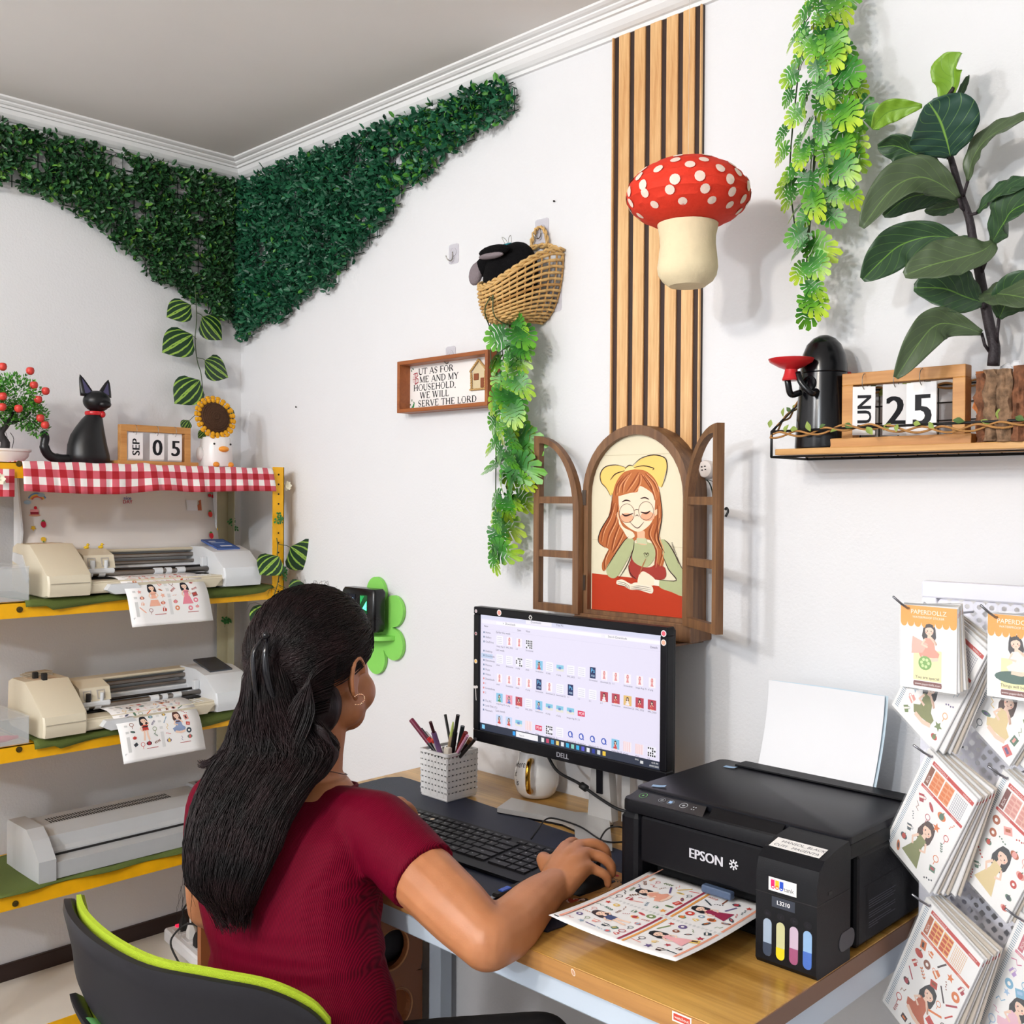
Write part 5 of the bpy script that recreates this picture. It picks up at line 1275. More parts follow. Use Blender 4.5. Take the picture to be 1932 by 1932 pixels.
for i in range(4200):
    c, r = rnd.choices(blobs, weights=[5, 5, 4, 2, .8])[0]; d = Vector((rnd.gauss(0, 1), rnd.gauss(0, 1), rnd.gauss(0, 1))).normalized()
    p = Vector(c) + Vector((d.x * .8, d.y, d.z * .85)) * r * rnd.uniform(.55, 1.05); u = (d + Vector((rnd.uniform(-.7, .7), rnd.uniform(-.7, .7), rnd.uniform(-.3, .9)))).normalized(); w = u.cross(Vector((rnd.uniform(-1, 1), rnd.uniform(-1, 1), 1))).normalized()
    l_ = rnd.uniform(.007, .011); lf.cur = rnd.choice((0, 0, 1, 1, 2)); lf.add([p, p + u * l_ * .5 + w * l_ * .24, p + u * l_, p + u * l_ * .5 - w * l_ * .24], [(0, 1, 2, 3)])
tag(lf.build('foliage', BL, t), kind='stuff')
ap = mat('apple_red', 'cf4038', .35, var=.25, vscale=60)
apm = MB().lathe([(.001, -.0078), (.004, -.0088), (.0082, -.005), (.0096, .001), (.0078, .0072), (.004, .009), (.001, .0075)], 14).mesh('apple', ap, True)
for px, py in ((5, 692), (57, 700), (64, 727), (86, 738), (5, 748), (72, 754), (4, 768), (35, 771), (76, 789), (85, 802)):
    p = onx(px, py, .222 if px < 40 else .205); inst('apple', apm, t, MW[t.name].inverted() @ Matrix.Translation(p))

# ---- plain black seated cat figurine
BC = mat('black_satin', '131316', .38)
t = thing('cat_figurine', 'plain black seated cat figurine with a red collar and long curled tail', 'figurine', m=Matrix.Translation((.165, -.530, ZT)) @ Matrix.Scale(1.2, 4))
mb = MB()
mb.loft([[(x0_ + rx * cos(a), y0_ + ry * sin(a), z) for a in [2 * pi * i / 24 for i in range(24)]] for x0_, rx, y0_, ry, z in
    ((.004, .030, .0, .038, 0), (.004, .034, .0, .043, .004), (.002, .035, -.001, .043, .02), (0, .033, -.002, .040, .04), (0, .030, -.001, .035, .06), (0, .025, .003, .028, .078), (0, .020, .008, .021, .094), (0, .015, .012, .0155, .104), (0, .0135, .014, .0145, .112))]).build('body', BC, t, True)
hd = MB(); hd.sphere((.004, .016, .132), (.024, .028, .0225), 20, 12); hd.sphere((.022, .024, .125), (.012, .014, .009), 12, 8); hd.build('head', BC, t, True)
for y0_, tip in ((-.002, (-.004, -.016, .186)), (.030, (-.004, .044, .180))):
    e = MB(); B = Vector((0, y0_ + .002, .142)); T_ = Vector(tip); rings = []
    for k in range(7):
        q_ = k / 6; w = .0165 * (1 - q_) ** .75 + .0006; c = B.lerp(T_, q_); rings.append([(c.x + w * .42 * cos(a), c.y + w * sin(a), c.z) for a in [2 * pi * i / 12 for i in range(12)]])
    e.loft(rings).build('ear', BC, t, True)
    MB().prism([(-.6, 0), (.6, 0), (0, 1)], lambda u, v, k, B=B, T_=T_: tuple((B.lerp(T_, .12 + .72 * v) + Vector((.0068 * (1 - v * .8) + .0008 * k, u * .0125, 0))))).build('ear_lining', mat('ear_slate', '4b4668', .6), t)
MB().at((0, .012, .107)).lathe([(.0145, -.004), (.0175, -.004), (.0188, 0), (.0175, .004), (.0145, .004)], 24).build('collar', REDG, t, 40)
MB().sphere((.014, .024, .105), (.005, .006, .007), 10, 7).build('collar_bow', REDG, t, True)
MB().tube(spline([(.0, -.030, .010), (0, -.058, .009), (0, -.080, .016), (0, -.090, .034), (0, -.088, .052), (0, -.095, .064)], 5), [.011] * 8 + [.0095] * 8 + [.008] * 8 + [.006, .004], 10).build('tail', BC, t, True)

# ---- SEP 05 calendar
a_, b_ = onx(217, 872, .19), onx(367, 877, .19)
W_ = b_.y - a_.y
M = Matrix.Translation((.185, (a_.y + b_.y) / 2, ZT)) @ Matrix.Rotation(pi / 2, 4, 'Z')
calendar('desk_calendar', 'wooden flip calendar reading SEP 05 beside the cat figurine', M, W_ - .026, .092,
         [(-.058, .038, .066, 0, 'SEP', .028, 1), (0, .038, .066, 0, '0', .058, 0), (.050, .038, .066, 0, '5', .058, 0)], None, .018, .017, (.028, .012, .05))
# ---- chick pot and crocheted sunflower
t = thing('chick_pot', 'white ceramic chick-shaped pot with orange beak and feet, beside the calendar', 'pot', m=Matrix.Translation((.165, -.178, ZT)) @ Matrix.Scale(1.27, 4))
CW = mat('ceramic_white', 'efecea', .3); CO = mat('beak_orange', 'ee9a34', .45)
MB().lathe([(.030, 0), (.0345, .004), (.0355, .02), (.0335, .045), (.0315, .062), (.030, .066), (.027, .066), (.026, .05), (.001, .048)], 32).build('body', CW, t, 40)
MB().sphere((.0335, .0, .040), (.008, .012, .0065), 12, 8).build('beak', CO, t, True)
for y in (-.016, .018): MB().sphere((.0310, y, .007), (.005, .0075, .006), 10, 6).build('foot', CO, t, True)
for y in (-.019, .020): MB().sphere((.0275, y, .051), .0022, 8, 6).build('eye', mat('eye_black', '111112', .3), t, True)
MB().sphere((0, -.037, .03), (.010, .008, .016), 10, 7).build('wing', CW, t, True)
t = thing('crochet_sunflower', 'crocheted sunflower with a brown centre standing in the white chick pot', 'flower', m=Matrix.Translation((.165, -.186, ZT + .072)) @ Matrix.Scale(1.28, 4))
YC = mat('yarn_yellow', 'e2a21c', .9, bump=1, bscale=400); BC2 = mat('yarn_brown', '4a2f1c', .9, bump=1, bscale=400)
MB().tube([(0, 0, -.004), (.004, .003, .02)], .003, 6).build('stem', STEMG, t)
fm = Matrix.Translation((.012, -.003, .050)) @ Matrix.Rotation(radians(76), 4, 'Y')
c = MB().at(mtx=fm); c.lathe([(.034, -.004), (.036, 0), (.031, .006), (.02, .0085), (.001, .0095)], 32); 
for k in range(1, 8): c.tube([((.0345 - k * .0042) * cos(a), (.0345 - k * .0042) * sin(a), .004 + .0055 * (k / 8) ** .5) for a in [2 * pi * i / 28 for i in range(29)]], .0016, 4, False)
c.build('flower_centre', BC2, t, True)
n = 22
pt = MB().sphere((0, 0, 0), (.0068, .0052, .0042), 8, 6); pt.sphere((.006, 0, .001), (.004, .006, .0035), 8, 6); ptm = pt.mesh('petal', YC, True)
for i in range(n):
    a = 2 * pi * i / n; inst('petal', ptm, t, fm @ Matrix.Rotation(a, 4, 'Z') @ Matrix.Translation((.0385, 0, .002)))
addleaf(HEART, t, MW[t.name] @ Vector((.01, .022, .055)), MW[t.name] @ Vector((.0, .046, .078)), (1, 0, .2))
addleaf(HEART, t, MW[t.name] @ Vector((.0, -.02, .02)), MW[t.name] @ Vector((.0, -.034, .006)), (1, 0, .2))

# ================================================================== cutting machines
CRM = mat('machine_cream', 'dcd2bb', .42); CRW = mat('machine_white', 'dde0e4', .38); RAIL = mat('steel_rail', '8d8680', .3, .9); DRK = mat('rubber_dark', '1d1b1b', .6)
def plotter(label, z, y0, y1, lid, dy=0):
    t = thing('cutting_machine', label, 'cutting machine', (.19, (y0 + y1) / 2, z))
    W_ = y1 - y0; h = W_ / 2
    lw, rw = .098, .108   # end housings
    def side(ya, yb, name, m, top):
        prof = [(.13, .018), (.13, .036), (.125, .052), (.07, .092), (.02, top), (-.06, top), (-.085, top - .01), (-.092, .02), (-.07, .004), (.10, .0), (.126, .004)]
        b = MB(); n = len(prof)
        rings = [[(x, y, zz) for x, zz in prof] for y in (ya, yb)]
        ins = [[(x * .97, y, .003 + zz * .97) for x, zz in prof] for y in (ya - .004, yb + .004)]
        return b.loft([ins[0], rings[0], rings[1], ins[1]]).build(name, m, t, 20)
    lh = side(-h + .004, -h + lw, 'left_housing', CRM, .122)
    rh = side(h - rw, h - .004, 'right_housing', CRW, .104)
    MB().b2((-.05, -h + .022, .121), (.016, -h + lw - .018, .1228)).build('tray_recess', mat('tray_inner', 'd9c3a8', .5), lh)
    for sx_ in (0, 1):
        if not lid: MB().b2((.010 - sx_ * .028, -h + .040 - sx_ * .01, .115), (.022 - sx_ * .028, -h + .052 - sx_ * .01, .138), .002).build('tool_peg', DRK, lh)
    MB().b2((.131, -h + .006, .0335), (.132, -h + lw - .002, .0350)).build('housing_seam', mat('seam', 'b3aa98', .5), lh)
    # sloping screen on the right
    s = MB(); fn = plane_fn((-.058, h - rw + .020, .1055), (0, 1, 0), (-1, 0, 0), (0, 0, 1)); 
    sp = [(.012, .1062), (.069, .0933 + .0008)]
    def scr(u, v, hh): return (.014 + v * .054, h - rw + .020 + u, .1085 - v * .013 + hh)
    s.prism([(0, -.9), (.066, -.9), (.066, .75), (0, .75)], lambda u, v, k: scr(u, v, -.004 + .005 * k)).build('control_screen', mat('screen_frame_grey' if not lid else 'screen_frame_blue', '3b3f46' if not lid else '3c5a9c', .25), rh)
    if lid:
        A = Art(lambda u, v, hh: scr(u, v, .001 + hh)); A.rect(.004, -.8, .062, .65, '4668b0', 1)
        A.rect(.010, -.55, .030, -.38, 'd9e2f4', 2); A.rect(.010, -.3, .050, -.15, '9db4e0', 2); A.rect(.020, .25, .055, .42, 'e8eefa', 2); A.build('screen_display', rh)
    # bed
    MB().b2((-.085, -h + lw - .01, .006), (.120, h - rw + .01, .030), .004).build('base_bed', CRM, t)
    MB().b2((.060, -h + lw - .002, .030), (.118, h - rw + .002, .034), .002).build('paper_ledge', CRM, t)
    fl = MB()
    n = 12
    for i in range(n): y = -h + lw + .18 + (W_ - lw - rw - .20) * i / n; fl.b2((.062, y, .034), (.112, y + .0015, .0352))
    tag(fl.build('ledge_ribs', CRW, t), kind='stuff')
    MB().prism([(-h + lw + .10, 0), (h - rw - .012, 0), (h - rw - .03, 1), (-h + lw + .08, 1)], lambda u, v, k: (.122 + .012 * k * (1 - v * .4), u, .027 - .022 * v)).build('front_flap', CRM, t)
    MB().prism([(-h + lw + .045, .027), (-h + lw + .11, .027), (-h + lw + .12, .016), (-h + lw + .10, .003), (-h + lw + .055, .003), (-h + lw + .035, .014)], lambda u, v, k: (.118 + .022 * k, u, v)).build('front_latch', CRW, t)
    MB().b2((-.085, -h + lw - .01, .030), (-.070, h - rw + .01, .098), .004).build('back_wall', CRW, t)
    MB().b2((-.085, -h + lw - .01, .094), (-.035, h - rw + .01, .101), .003).build('rear_cover', CRM, t)
    for x, zz, hgt in ((-.045, .078, .010), (-.040, .062, .008)): MB().b2((x, -h + lw - .005, zz), (x + .012, h - rw + .005, zz + hgt), .002).build('guide_rail', RAIL, t)
    MB().b2((-.035, -h + lw - .005, .040), (-.020, h - rw + .005, .060), .002).build('inner_panel', CRW, t)
    MB().b2((-.022, -h + lw - .005, .034), (.05, h - rw + .005, .036)).build('dark_channel', DRK, t)
    MB().tube([(.045, -h + lw - .005, .047), (.045, h - rw + .005, .047)], .0058, 12).build('roller_bar', RAIL, t, True)
    MB().tube([(.020, -h + lw - .005, .054), (.020, h - rw + .005, .054)], .0035, 10).build('drive_shaft', mat('steel_dark', '4a4644', .35, .9), t, True)
    for yy, ln in ((-h + lw + .02, .02), (-h + lw + .055, .016), (-h + lw + .20, .022), (-h + lw + .232, .014), (-h + lw + .262, .022), (-h + lw + .012 - .01, .014)):
        MB().tube([(.045, yy, .047), (.045, yy + ln, .047)], .0082, 14).build('pinch_roller', CRW, t, 40)
    # carriage
    cy = -h + lw + .060; cw = .076
    cg = MB().prism([(-.045, .104), (-.01, .106), (.038, .092), (.048, .060), (.030, .056), (-.045, .07)], lambda u, v, k: (u, cy - cw / 2 + cw * k, v)).build('carriage', CRM, t)
    for k, dy_ in enumerate((-.020, .014)):
        fr_ = MB(); r0 = [(-.010, -.0), (.010, 0), (.010, .022), (-.010, .022)]; r1 = [(-.0075, .0025), (.0075, .0025), (.0075, .0195), (-.0075, .0195)]
        fr_.holed(r0, r1, lambda u, v, q_: (.046 + .002 * q_ - (v - .0) * .30, cy + dy_ + u, .064 + v)).build('tool_holder', mat('tool_grey', 'b5aea6', .4), cg)
        MB().tube([(.048, cy + dy_, .060), (.050, cy + dy_, .080)], .0045 if k else .006, 10).build('tool_knob', CRW if k or lid else DRK, cg, 40)
    MB().b2((.030, cy - .036, .048), (.056, cy + .034, .060), .003).build('carriage_foot', CRW, cg)
    MB().b2((.030, h - rw - .020, .052), (.044, h - rw - .004, .078), .003).build('lever', CRW, t)
    if lid:
        l = MB()
        def lf_(u, v):
            y = -h + .006 + (W_ - .03) * u; a = v
            return (-.062 - .020 * sin(a * 1.6) + .016 * (1 - a) ** 2 + .018 * max(0, a - .9) * 2, y, .100 + .205 * a)
        o = MB().grid(lf_, 8, 14).build('raised_lid', mat('lid_white', 'e6e2e0', .4), t, True); md = o.modifiers.new('solid', 'SOLIDIFY'); md.thickness = .004
        MB().b2((-.078, h - .024 - .004, .10), (-.060, h - .024, .30), .002).build('lid_side', CRW, o)
        MB().prism([(-.085, .095), (-.045, .100), (-.035, .15), (-.055, .23), (-.070, .305), (-.088, .305), (-.085, .2)], lambda u, v, k: (u, -h + .003 + .004 * k, v)).build('lid_side', CRW, o)
        MB().prism([(-.075, .1), (-.02, .095), (.02, .04), (.01, .03), (-.04, .07), (-.08, .08)], lambda u, v, k: (u, -h - .003 + .004 * k, v)).build('lid_arm', CRW, o)
        def lp(u, v, hh):
            q_ = lf_(max(0, min(1, u / (W_ - .03))), max(0, min(1, (v - .100) / .205))); return (q_[0] + .0026 + hh, q_[1], q_[2])
        A = Art(lp)
        rnd = random.Random(4)
        def Sx(px): return (onx(px, 1000, .115).y - (MW[t.name].translation.y - h + .006))
        def Sz(px, py): return onx(px, py, .115).z - z
        def st(px, py): return Sx(px), Sz(px, py)
        def fl():
            nonlocal A
            A.build('lid_sticker', o); A = Art(lp)
        u, v = st(62, 940)
        for k, c in enumerate(('6a9ad0', 'e8c25a', 'd9705a')): A.line([(u + (.022 - .004 * k) * cos(a) + .01, v - .008 + (.020 - .004 * k) * sin(a)) for a in [pi * i / 10 * .75 + .4 for i in range(11)]], .004, c, 2)
        A.ell(u - .014, v - .010, .009, .005, 'a9c6de', l=3); A.ell(u + .020, v + .008, .009, .005, 'a9c6de', l=3)
        fl(); u, v = st(63, 965); A.rect(u - .010, v - .008, u + .010, v - .001, '9c3040', 2); A.rect(u - .010, v - .001, u + .010, v + .005, 'e89aa4', 2); A.ell(u + .003, v + .009, .004, .004, 'c8283a', l=3); A.ell(u, v - .009, .014, .003, 'd9a48a', l=2)
        for px, py, c in ((78, 989, 'c82a4a'), (394, 970, 'd8423a'), (391, 1010, 'c82a3a')): fl(); u, v = st(px, py); A.ell(u, v, .0065, .0085, c, l=2); A.poly([(u - .005, v + .007), (u + .005, v + .007), (u, v + .012)], '3c8a3a', 3)
        for px, py, s_ in ((58, 996, 1), (405, 998, .7)): fl(); u, v = st(px, py); A.poly([(u + .0075 * s_ * (1 if i % 2 else .5) * cos(i * pi / 5 + .3), v + .0075 * s_ * (1 if i % 2 else .5) * sin(i * pi / 5 + .3)) for i in range(10)], 'ecc23c', 2)
        fl(); u, v = st(75, 1017); A.ell(u, v, .0065, .0060, 'ecc23c', l=2); A.rect(u - .0015, v - .011, u + .0015, v - .004, '3c8a3a', 2)
        fl(); u, v = st(398, 932); A.ell(u - .004, v - .004, .005, .005, 'c8283a', l=2); A.ell(u + .006, v - .006, .005, .005, 'c8283a', l=2); A.line([(u - .004, v), (u + .002, v + .009), (u + .006, v - .002)], .0012, '3c8a3a', 3)
        fl(); u, v = st(240, 942); 
        for k, (w_, c) in enumerate((('nice', '4a5aa8'), ('DAY', 'c03a5a'))): A.text(w_, u, v - .001 - k * .010, .013, c, l=2, cx=True); A.text(w_, u + .0004, v - .001 - k * .010, .013, c, l=2, cx=True)
        fl(); u, v = st(366, 952); A.rect(u - .024, v - .016, u + .008, v + .012, 'e9ecf6', 2); A.text('cutting list', u - .020, v + .002, .005, '6a6a7a', l=3)
        A.poly([(u + .008, v - .016), (u + .020, v - .016), (u + .020, v + .014), (u + .012, v + .010), (u + .014, v + .002), (u + .008, v - .002)], 'b9694a', 3)
        A.build('lid_sticker', o)
    return t
y0p, y1p = -.690, -.128
T1 = plotter('upper cream cutting machine with raised sticker-covered lid, on the second shelf', SHZ[1] + .004, y0p, y1p, True)
T2 = plotter('lower cream cutting machine without a lid, on the third shelf', SHZ[2] + .004, -.700, -.150, False)
# rubber ducks on the upper machine
dk = mat('duck_yellow', 'f2cc2c', .4)
for px, lab in ((163, 'tiny yellow toy duck, the left of the pair on the cutting machine'), (190, 'tiny yellow toy duck, the right of the pair on the cutting machine')):
    p = onx(px, 1037, .17); t = thing('toy_duck', lab, 'toy', (p.x, p.y, SHZ[1] + .004 + .105), group=None)
    b = MB(); b.sphere((0, 0, .004), (.005, .007, .004), 10, 7); b.sphere((.001, .003, .0105), (.0036, .0036, .0036), 10, 7); b.build('body', dk, t, True)
    MB().sphere((.002, .0068, .0102), (.0015, .002, .0009), 6, 4).build('beak', CO, t)
p = onx(70, 1275, .14)
t = thing('folded_cloth', 'small folded grey-beige cloth on the left end of the lower cutting machine', 'cloth', (.135, -.645, SHZ[2] + .127))
for k in range(3): MB().at((0, .003 * k, .003 * k + .001), (0, 0, .1 * k)).box((0, 0, 0), (.045 - .006 * k, .062 - .004 * k, .0026), .001).build('fold', mat('cloth_grey', 'b5aa98', .9), t)

# printed sheets coming out of the machines
def sheet(label, z, yc, w, panels, seed):
    t = thing('sticker_sheet', label, 'paper', (.25, yc, z)); 
    def S(u, v, hh=0):
        # v runs from under the rollers forward and down over the edge
        s = v; x0_ = -.03
        if s < .05: x, zz, tx, tz = x0_ + s, .001, 1, 0
        else:
            q_ = s - .05; R = .085; a = min(q_ / R, 1.22); x = x0_ + .05 + R * sin(a); zz = .001 - R * (1 - cos(a)); tx, tz = cos(a), -sin(a)
            if q_ / R > 1.22: e = q_ - 1.22 * R; x += tx * e; zz += tz * e
        return Vector((x - tz * hh * 1.0, u, zz + tx * hh))
    L_ = .215
    o = MB().grid(lambda u, v: S(-w / 2 + w * u, v * L_), 6, 26).build('paper', WHT, t, True); md = o.modifiers.new('solid', 'SOLIDIFY'); md.thickness = .0003
    A = Art(lambda u, v, hh: S(u, L_ - v, .0003 + hh), .00015); rnd = random.Random(seed)
    for k, (hair, dress, pose) in enumerate(panels):
        u0_ = -w / 2 + .026 + k * (w - .04) / 2; pw = (w - .04) / 2 - .014
        A.rect(u0_ - .010, .024, u0_ - .002, L_ - .03, 'dcdcdc', 1, 10)
        cx_, cz_ = u0_ + pw * .56, .076
        girl(A, cx_, cz_, .0235, hair, dress, pose=pose)
        icons(A, u0_, .030, u0_ + pw, L_ - .035, .0125, 0, rnd, [dress, 'e8a39a', 'c8453a', 'd98c66', '9a5a5a'] if seed == 1 else PAL, avoid=((cx_, .020, cz_, .037),))
        A.rect(u0_ + pw * .5, .026, u0_ + pw * .9, .0275, 'b0504a', 2)
    A.line([(-w / 2 + .012, .022), (-w / 2 + .008, .022), (-w / 2 + .008, .018)], .0008, '555555', 2)
    A.build('print', t)
sheet('printed sheet with two girls in pink gowns, drooping from the upper cutting machine', SHZ[1] + .004 + .038, -.408, .213, [('26262c', 'f0b49c', 0), ('26262c', 'e88a9c', 0)], 1)
sheet('printed sheet with girls in red and blue, drooping from the lower cutting machine', SHZ[2] + .004 + .040, -.428, .213, [('26262c', 'c8443a', 1), ('5a3a34', '8fa0c4', 2)], 2)

# ================================================================== laminator
GRY = mat('laminator_grey', 'b9bbbd', .45, var=.02, vscale=20)
zl = SHZ[3] + .004; ya, yb = -.702, -.125
t = thing('laminator', 'long grey laminator with two rows of vents, on the fourth shelf', 'laminator', (.2, (ya + yb) / 2, zl)); h = (yb - ya) / 2
prof = [(-.095, 0), (.095, 0), (.095, .045), (.020 + .03, .088), (.02, .104), (-.088, .104), (-.095, .098)]
pe = [(-.097, 0), (.097, 0), (.097, .050), (.055, .090), (.022, .110), (-.090, .110), (-.097, .104)]
MB().loft([[(x, y, z) for x, z in pe] for y in (-h, -h + .040)]).build('end_cap', GRY, t)
MB().loft([[(x, y, z) for x, z in pe] for y in (h - .105, h)]).build('end_cap', GRY, t)
pb = [(-.093, .002), (.092, .002), (.092, .040), (.050, .043), (.048, .052), (.040, .060), (.030, .085), (-.015, .100), (-.088, .102)]
MB().loft([[(x, y, z) for x, z in pb] for y in (-h + .040, h - .105)]).build('body', GRY, t)
MB().b2((.048, -h + .042, .0432), (.0525, h - .107, .0478)).build('feed_slot', DRK, t)
A = Art(lambda u, v, hh: (-.005 - v, u, .0985 + v * .03 + hh), .0004)
vb = MB(); n = 48
for i in range(n):
    y = -h + .075 + (2 * h - .26) * i / n
    for r0 in (-.030, -.052): vb.b2((r0 - .008, y, .0975 + .0022 + (0.0 if r0 > -.04 else .0006)), (r0 + .008, y + .0032, .1012 + (0 if r0 > -.04 else .0004)))
tag(vb.build('vent_slots', DRK, t), kind='stuff')
vb = MB()
for i in range(9):
    for r0 in (-.030, -.052): y = h - .085 + i * .008; vb.b2((r0 - .008, y, .1098), (r0 + .008, y + .003, .1104))
tag(vb.build('vent_slots', DRK, t), kind='stuff')
MB().b2((-.078, h - .09, .1098), (-.070, h - .03, .1106)).build('label_strip', DRK, t)
MB().prism([(-.09 + h, .0), (h - .02, .0), (h - .02, 1), (-.09 + h, 1)], lambda u, v, k: (.058 + v * .030, u, .0905 - v * .0325 + .001 * k)).build('control_window', DRK, t)

# ================================================================== clear boxes at the left edge, power strip
CLR = mat('clear_acrylic', 'e4e8ea', .12, alpha=.28)
for z, lab in ((SHZ[1] + .002, 'clear plastic box with a flat lid, on the second shelf at the left edge'), (SHZ[2] + .002, 'clear plastic box holding a red clip, on the third shelf at the left edge')):
    hb = .058 if z < 1 else .075
    t = thing('clear_box', lab, 'box', (.20, -.795, z))
    b = MB()
    for lo, hi in (((-.10, -.07, 0), (.10, .07, .002)), ((-.10, -.07, 0), (-.098, .07, hb)), ((.098, -.07, 0), (.10, .07, hb)), ((-.10, -.07, 0), (.10, -.068, hb)), ((-.10, .068, 0), (.10, .07, hb))): b.b2(lo, hi)
    b.build('tray', CLR, t); MB().b2((-.101, -.071, hb), (.101, .071, hb + .004), .001).build('lid', CLR, t)
    if z < 1:
        t2 = thing('red_clip', 'red plastic clip lying inside the clear box on the third shelf', 'clip', (.275, -.765, z + .012))
        MB().loft([[(.004 * cos(a), -.03 + .055 * k, .008 * sin(a) * (.5 + .5 * sin(pi * min(1, .15 + k)))) for a in [2 * pi * i / 10 for i in range(10)]] for k in (0, .2, .5, .8, 1)]).build('body', mat('red_plastic', 'cc2036', .35), t2, True)
        MB().at((0, -.034, .006), (0, pi / 2, 0)).lathe([(.004, -.001), (.004, .001)], 12).build('white_tip', TW, t2)
t = thing('power_strip', 'white power strip with three plugs, on the bottom shelf behind the woman', 'power strip', m=Matrix.Translation((.225, -.262, SHZ[4] + .001)) @ Matrix.Rotation(radians(-7), 4, 'Z'))
WP = mat('strip_white', 'e6e4e6', .35)
MB().box((0, 0, .018), (.30, .072, .036), .006).build('body', WP, t)
for k in range(4):
    x = -.10 + .062 * k; s = MB().box((x, 0, .0372), (.044, .044, .002), .003).build('socket', mat('socket_grey', 'd5d3d4', .4), t)
    for q_ in ((-.008, .008), (.008, .008), (-.008, -.008), (.008, -.008)): MB().b2((x + q_[0] - .002, q_[1] - .004, .0381), (x + q_[0] + .002, q_[1] + .004, .0386)).build('socket_slot', DRK, s)
MB().box((-.135, .0, .039), (.012, .016, .006), .002).build('switch', mat('switch_red', 'd8204a', .4, emit='ff2050', es=.6), t)
def plug(x, y, m, lab, path):
    o = thing('plug', lab, 'plug', m=MW[t.name] @ Matrix.Translation((x, y, .038)))
    MB().loft([[(a * sx, b * sx, z) for a, b in ((.011, .008), (-.011, .008), (-.011, -.008), (.011, -.008))] for z, sx in ((0, 1), (.018, 1), (.030, .7), (.036, .45))]).build('plug_body', m, o, 30)
    MB().tube(spline([(0, 0, .034)] + path, 6), .0027, 8).build('cord', m, o, True)
plug(-.10, .0, DRK, 'black plug in the power strip beside the red switch', [(.004, 0, .06), (.02, .02, .085), (.055, .05, .08), (.09, .07, .02), (.10, .08, -.034)])
plug(-.038, -.004, mat('plug_white', 'e9e7e4', .4), 'white plug in the middle of the power strip', [(.002, 0, .06), (.012, .010, .11), (.03, .03, .17), (.04, .06, .24)])
plug(.024, -.01, DRK, 'black plug at the near end of the power strip', [(0, -.002, .055), (-.012, -.030, .06), (-.03, -.060, .02), (.01, -.058, -.016), (.03, -.050, -.03)])

# ================================================================== leafy vine, clovers and white flowers on the rack posts
f = lambda px, py: onx(px, py, .312)
t = thing('hanging_vine', 'thin vine with striped round leaves twined on the yellow front post', 'plant', f(522, 1015))
MB().tube(spline([f(522, 1015), f(524, 1030), f(523, 1050), f(527, 1075), f(524, 1100), f(517, 1125), f(512, 1160)], 5), .0013, 5).build('stem', STEMG, t, world=True)
for a, b, j in (((545, 1035), (585, 1070), (525, 1027)), ((514, 1052), (478, 1080), (524, 1067)), ((538, 1118), (575, 1112), (525, 1103)), ((505, 1148), (466, 1186), (515, 1140))):
    p0, p1 = f(*a), f(*b); p0.x += .022; p1.x += .034; addleaf(HEART, t, p0, p1, (1, -1.1, .2), wid=1.2)
    MB().tube([f(*j), (f(*j) + p0) / 2 + Vector((.004, 0, .003)), p0 + (p1 - p0) * .1], .0009, 4).build('leaf_stalk', STEMG, t, world=True)
CLV = mat('clover_green', '2f7a38', .5); clm = MB()
for k in range(4):
    a = k * pi / 2; clm.add([(0, 0, 0), (.007 * cos(a - .5), .007 * sin(a - .5), .001), (.0095 * cos(a - .18), .0095 * sin(a - .18), 0), (.0082 * cos(a), .0082 * sin(a), 0), (.0095 * cos(a + .18), .0095 * sin(a + .18), 0), (.007 * cos(a + .5), .007 * sin(a + .5), .001)], [(0, 1, 2, 3), (0, 3, 4, 5)])
clm = clm.mesh('clover', CLV)
for (px, py, x, lab) in ((523, 978, .308, 'green clover sprig on the yellow front post'), (534, 1082, .305, 'green clover sprig at the right edge of the yellow post'), (436, 990, .03, 'dark green clover sprig on the rear post beside the lid'), (424, 1174, .03, 'dark green clover sprig on the rear post under the second shelf')):
    c = onx(px, py, x); t = thing('clover_sprig', lab, 'foliage', c); rnd = random.Random(px)
    for k in range(6):
        M = Matrix.Translation((.003 + rnd.uniform(0, .012), rnd.uniform(-.010, .010), rnd.uniform(-.014, .014))) @ Matrix.Rotation(rnd.uniform(.9, 1.9), 4, 'Y') @ Matrix.Rotation(rnd.uniform(-.6, .6), 4, 'X') @ Matrix.Rotation(rnd.uniform(0, 3), 4, 'Z')
        inst('clover_leaf', clm, t, M)
    MB().tube([(0, 0, -.014), (.004, 0, 0), (.001, .002, .012)], .0007, 4).build('stem', STEMG, t)
FW = mat('petal_cream', 'efe9d2', .6)
def flower(c, lab, s=1.0):
    t = thing('white_flower', lab, 'flower', c); rnd = random.Random(int(c[1] * 1000))
    pm = MB().grid(lambda u, v: ((.4 + v) * .004 * s, (u - .5) * .014 * s * sin(pi * (.15 + v * .8)), v * .016 * s), 4, 4).mesh('petal', FW, True)
    for k in range(9):
        inst('petal', pm, t, Matrix.Rotation(2 * pi * k / 9, 4, 'X') @ Matrix.Rotation(.5 * (k % 2) - .1, 4, 'Y'))
    MB().sphere((.003 * s, 0, 0), .004 * s, 8, 6).build('flower_centre', FW, t, True)
flower(onx(541, 917, .29), 'cream artificial rose at the top right of the yellow post', .85)
flower(onx(-2, 905, .32), 'white artificial flower at the far left edge under the top shelf', .9)
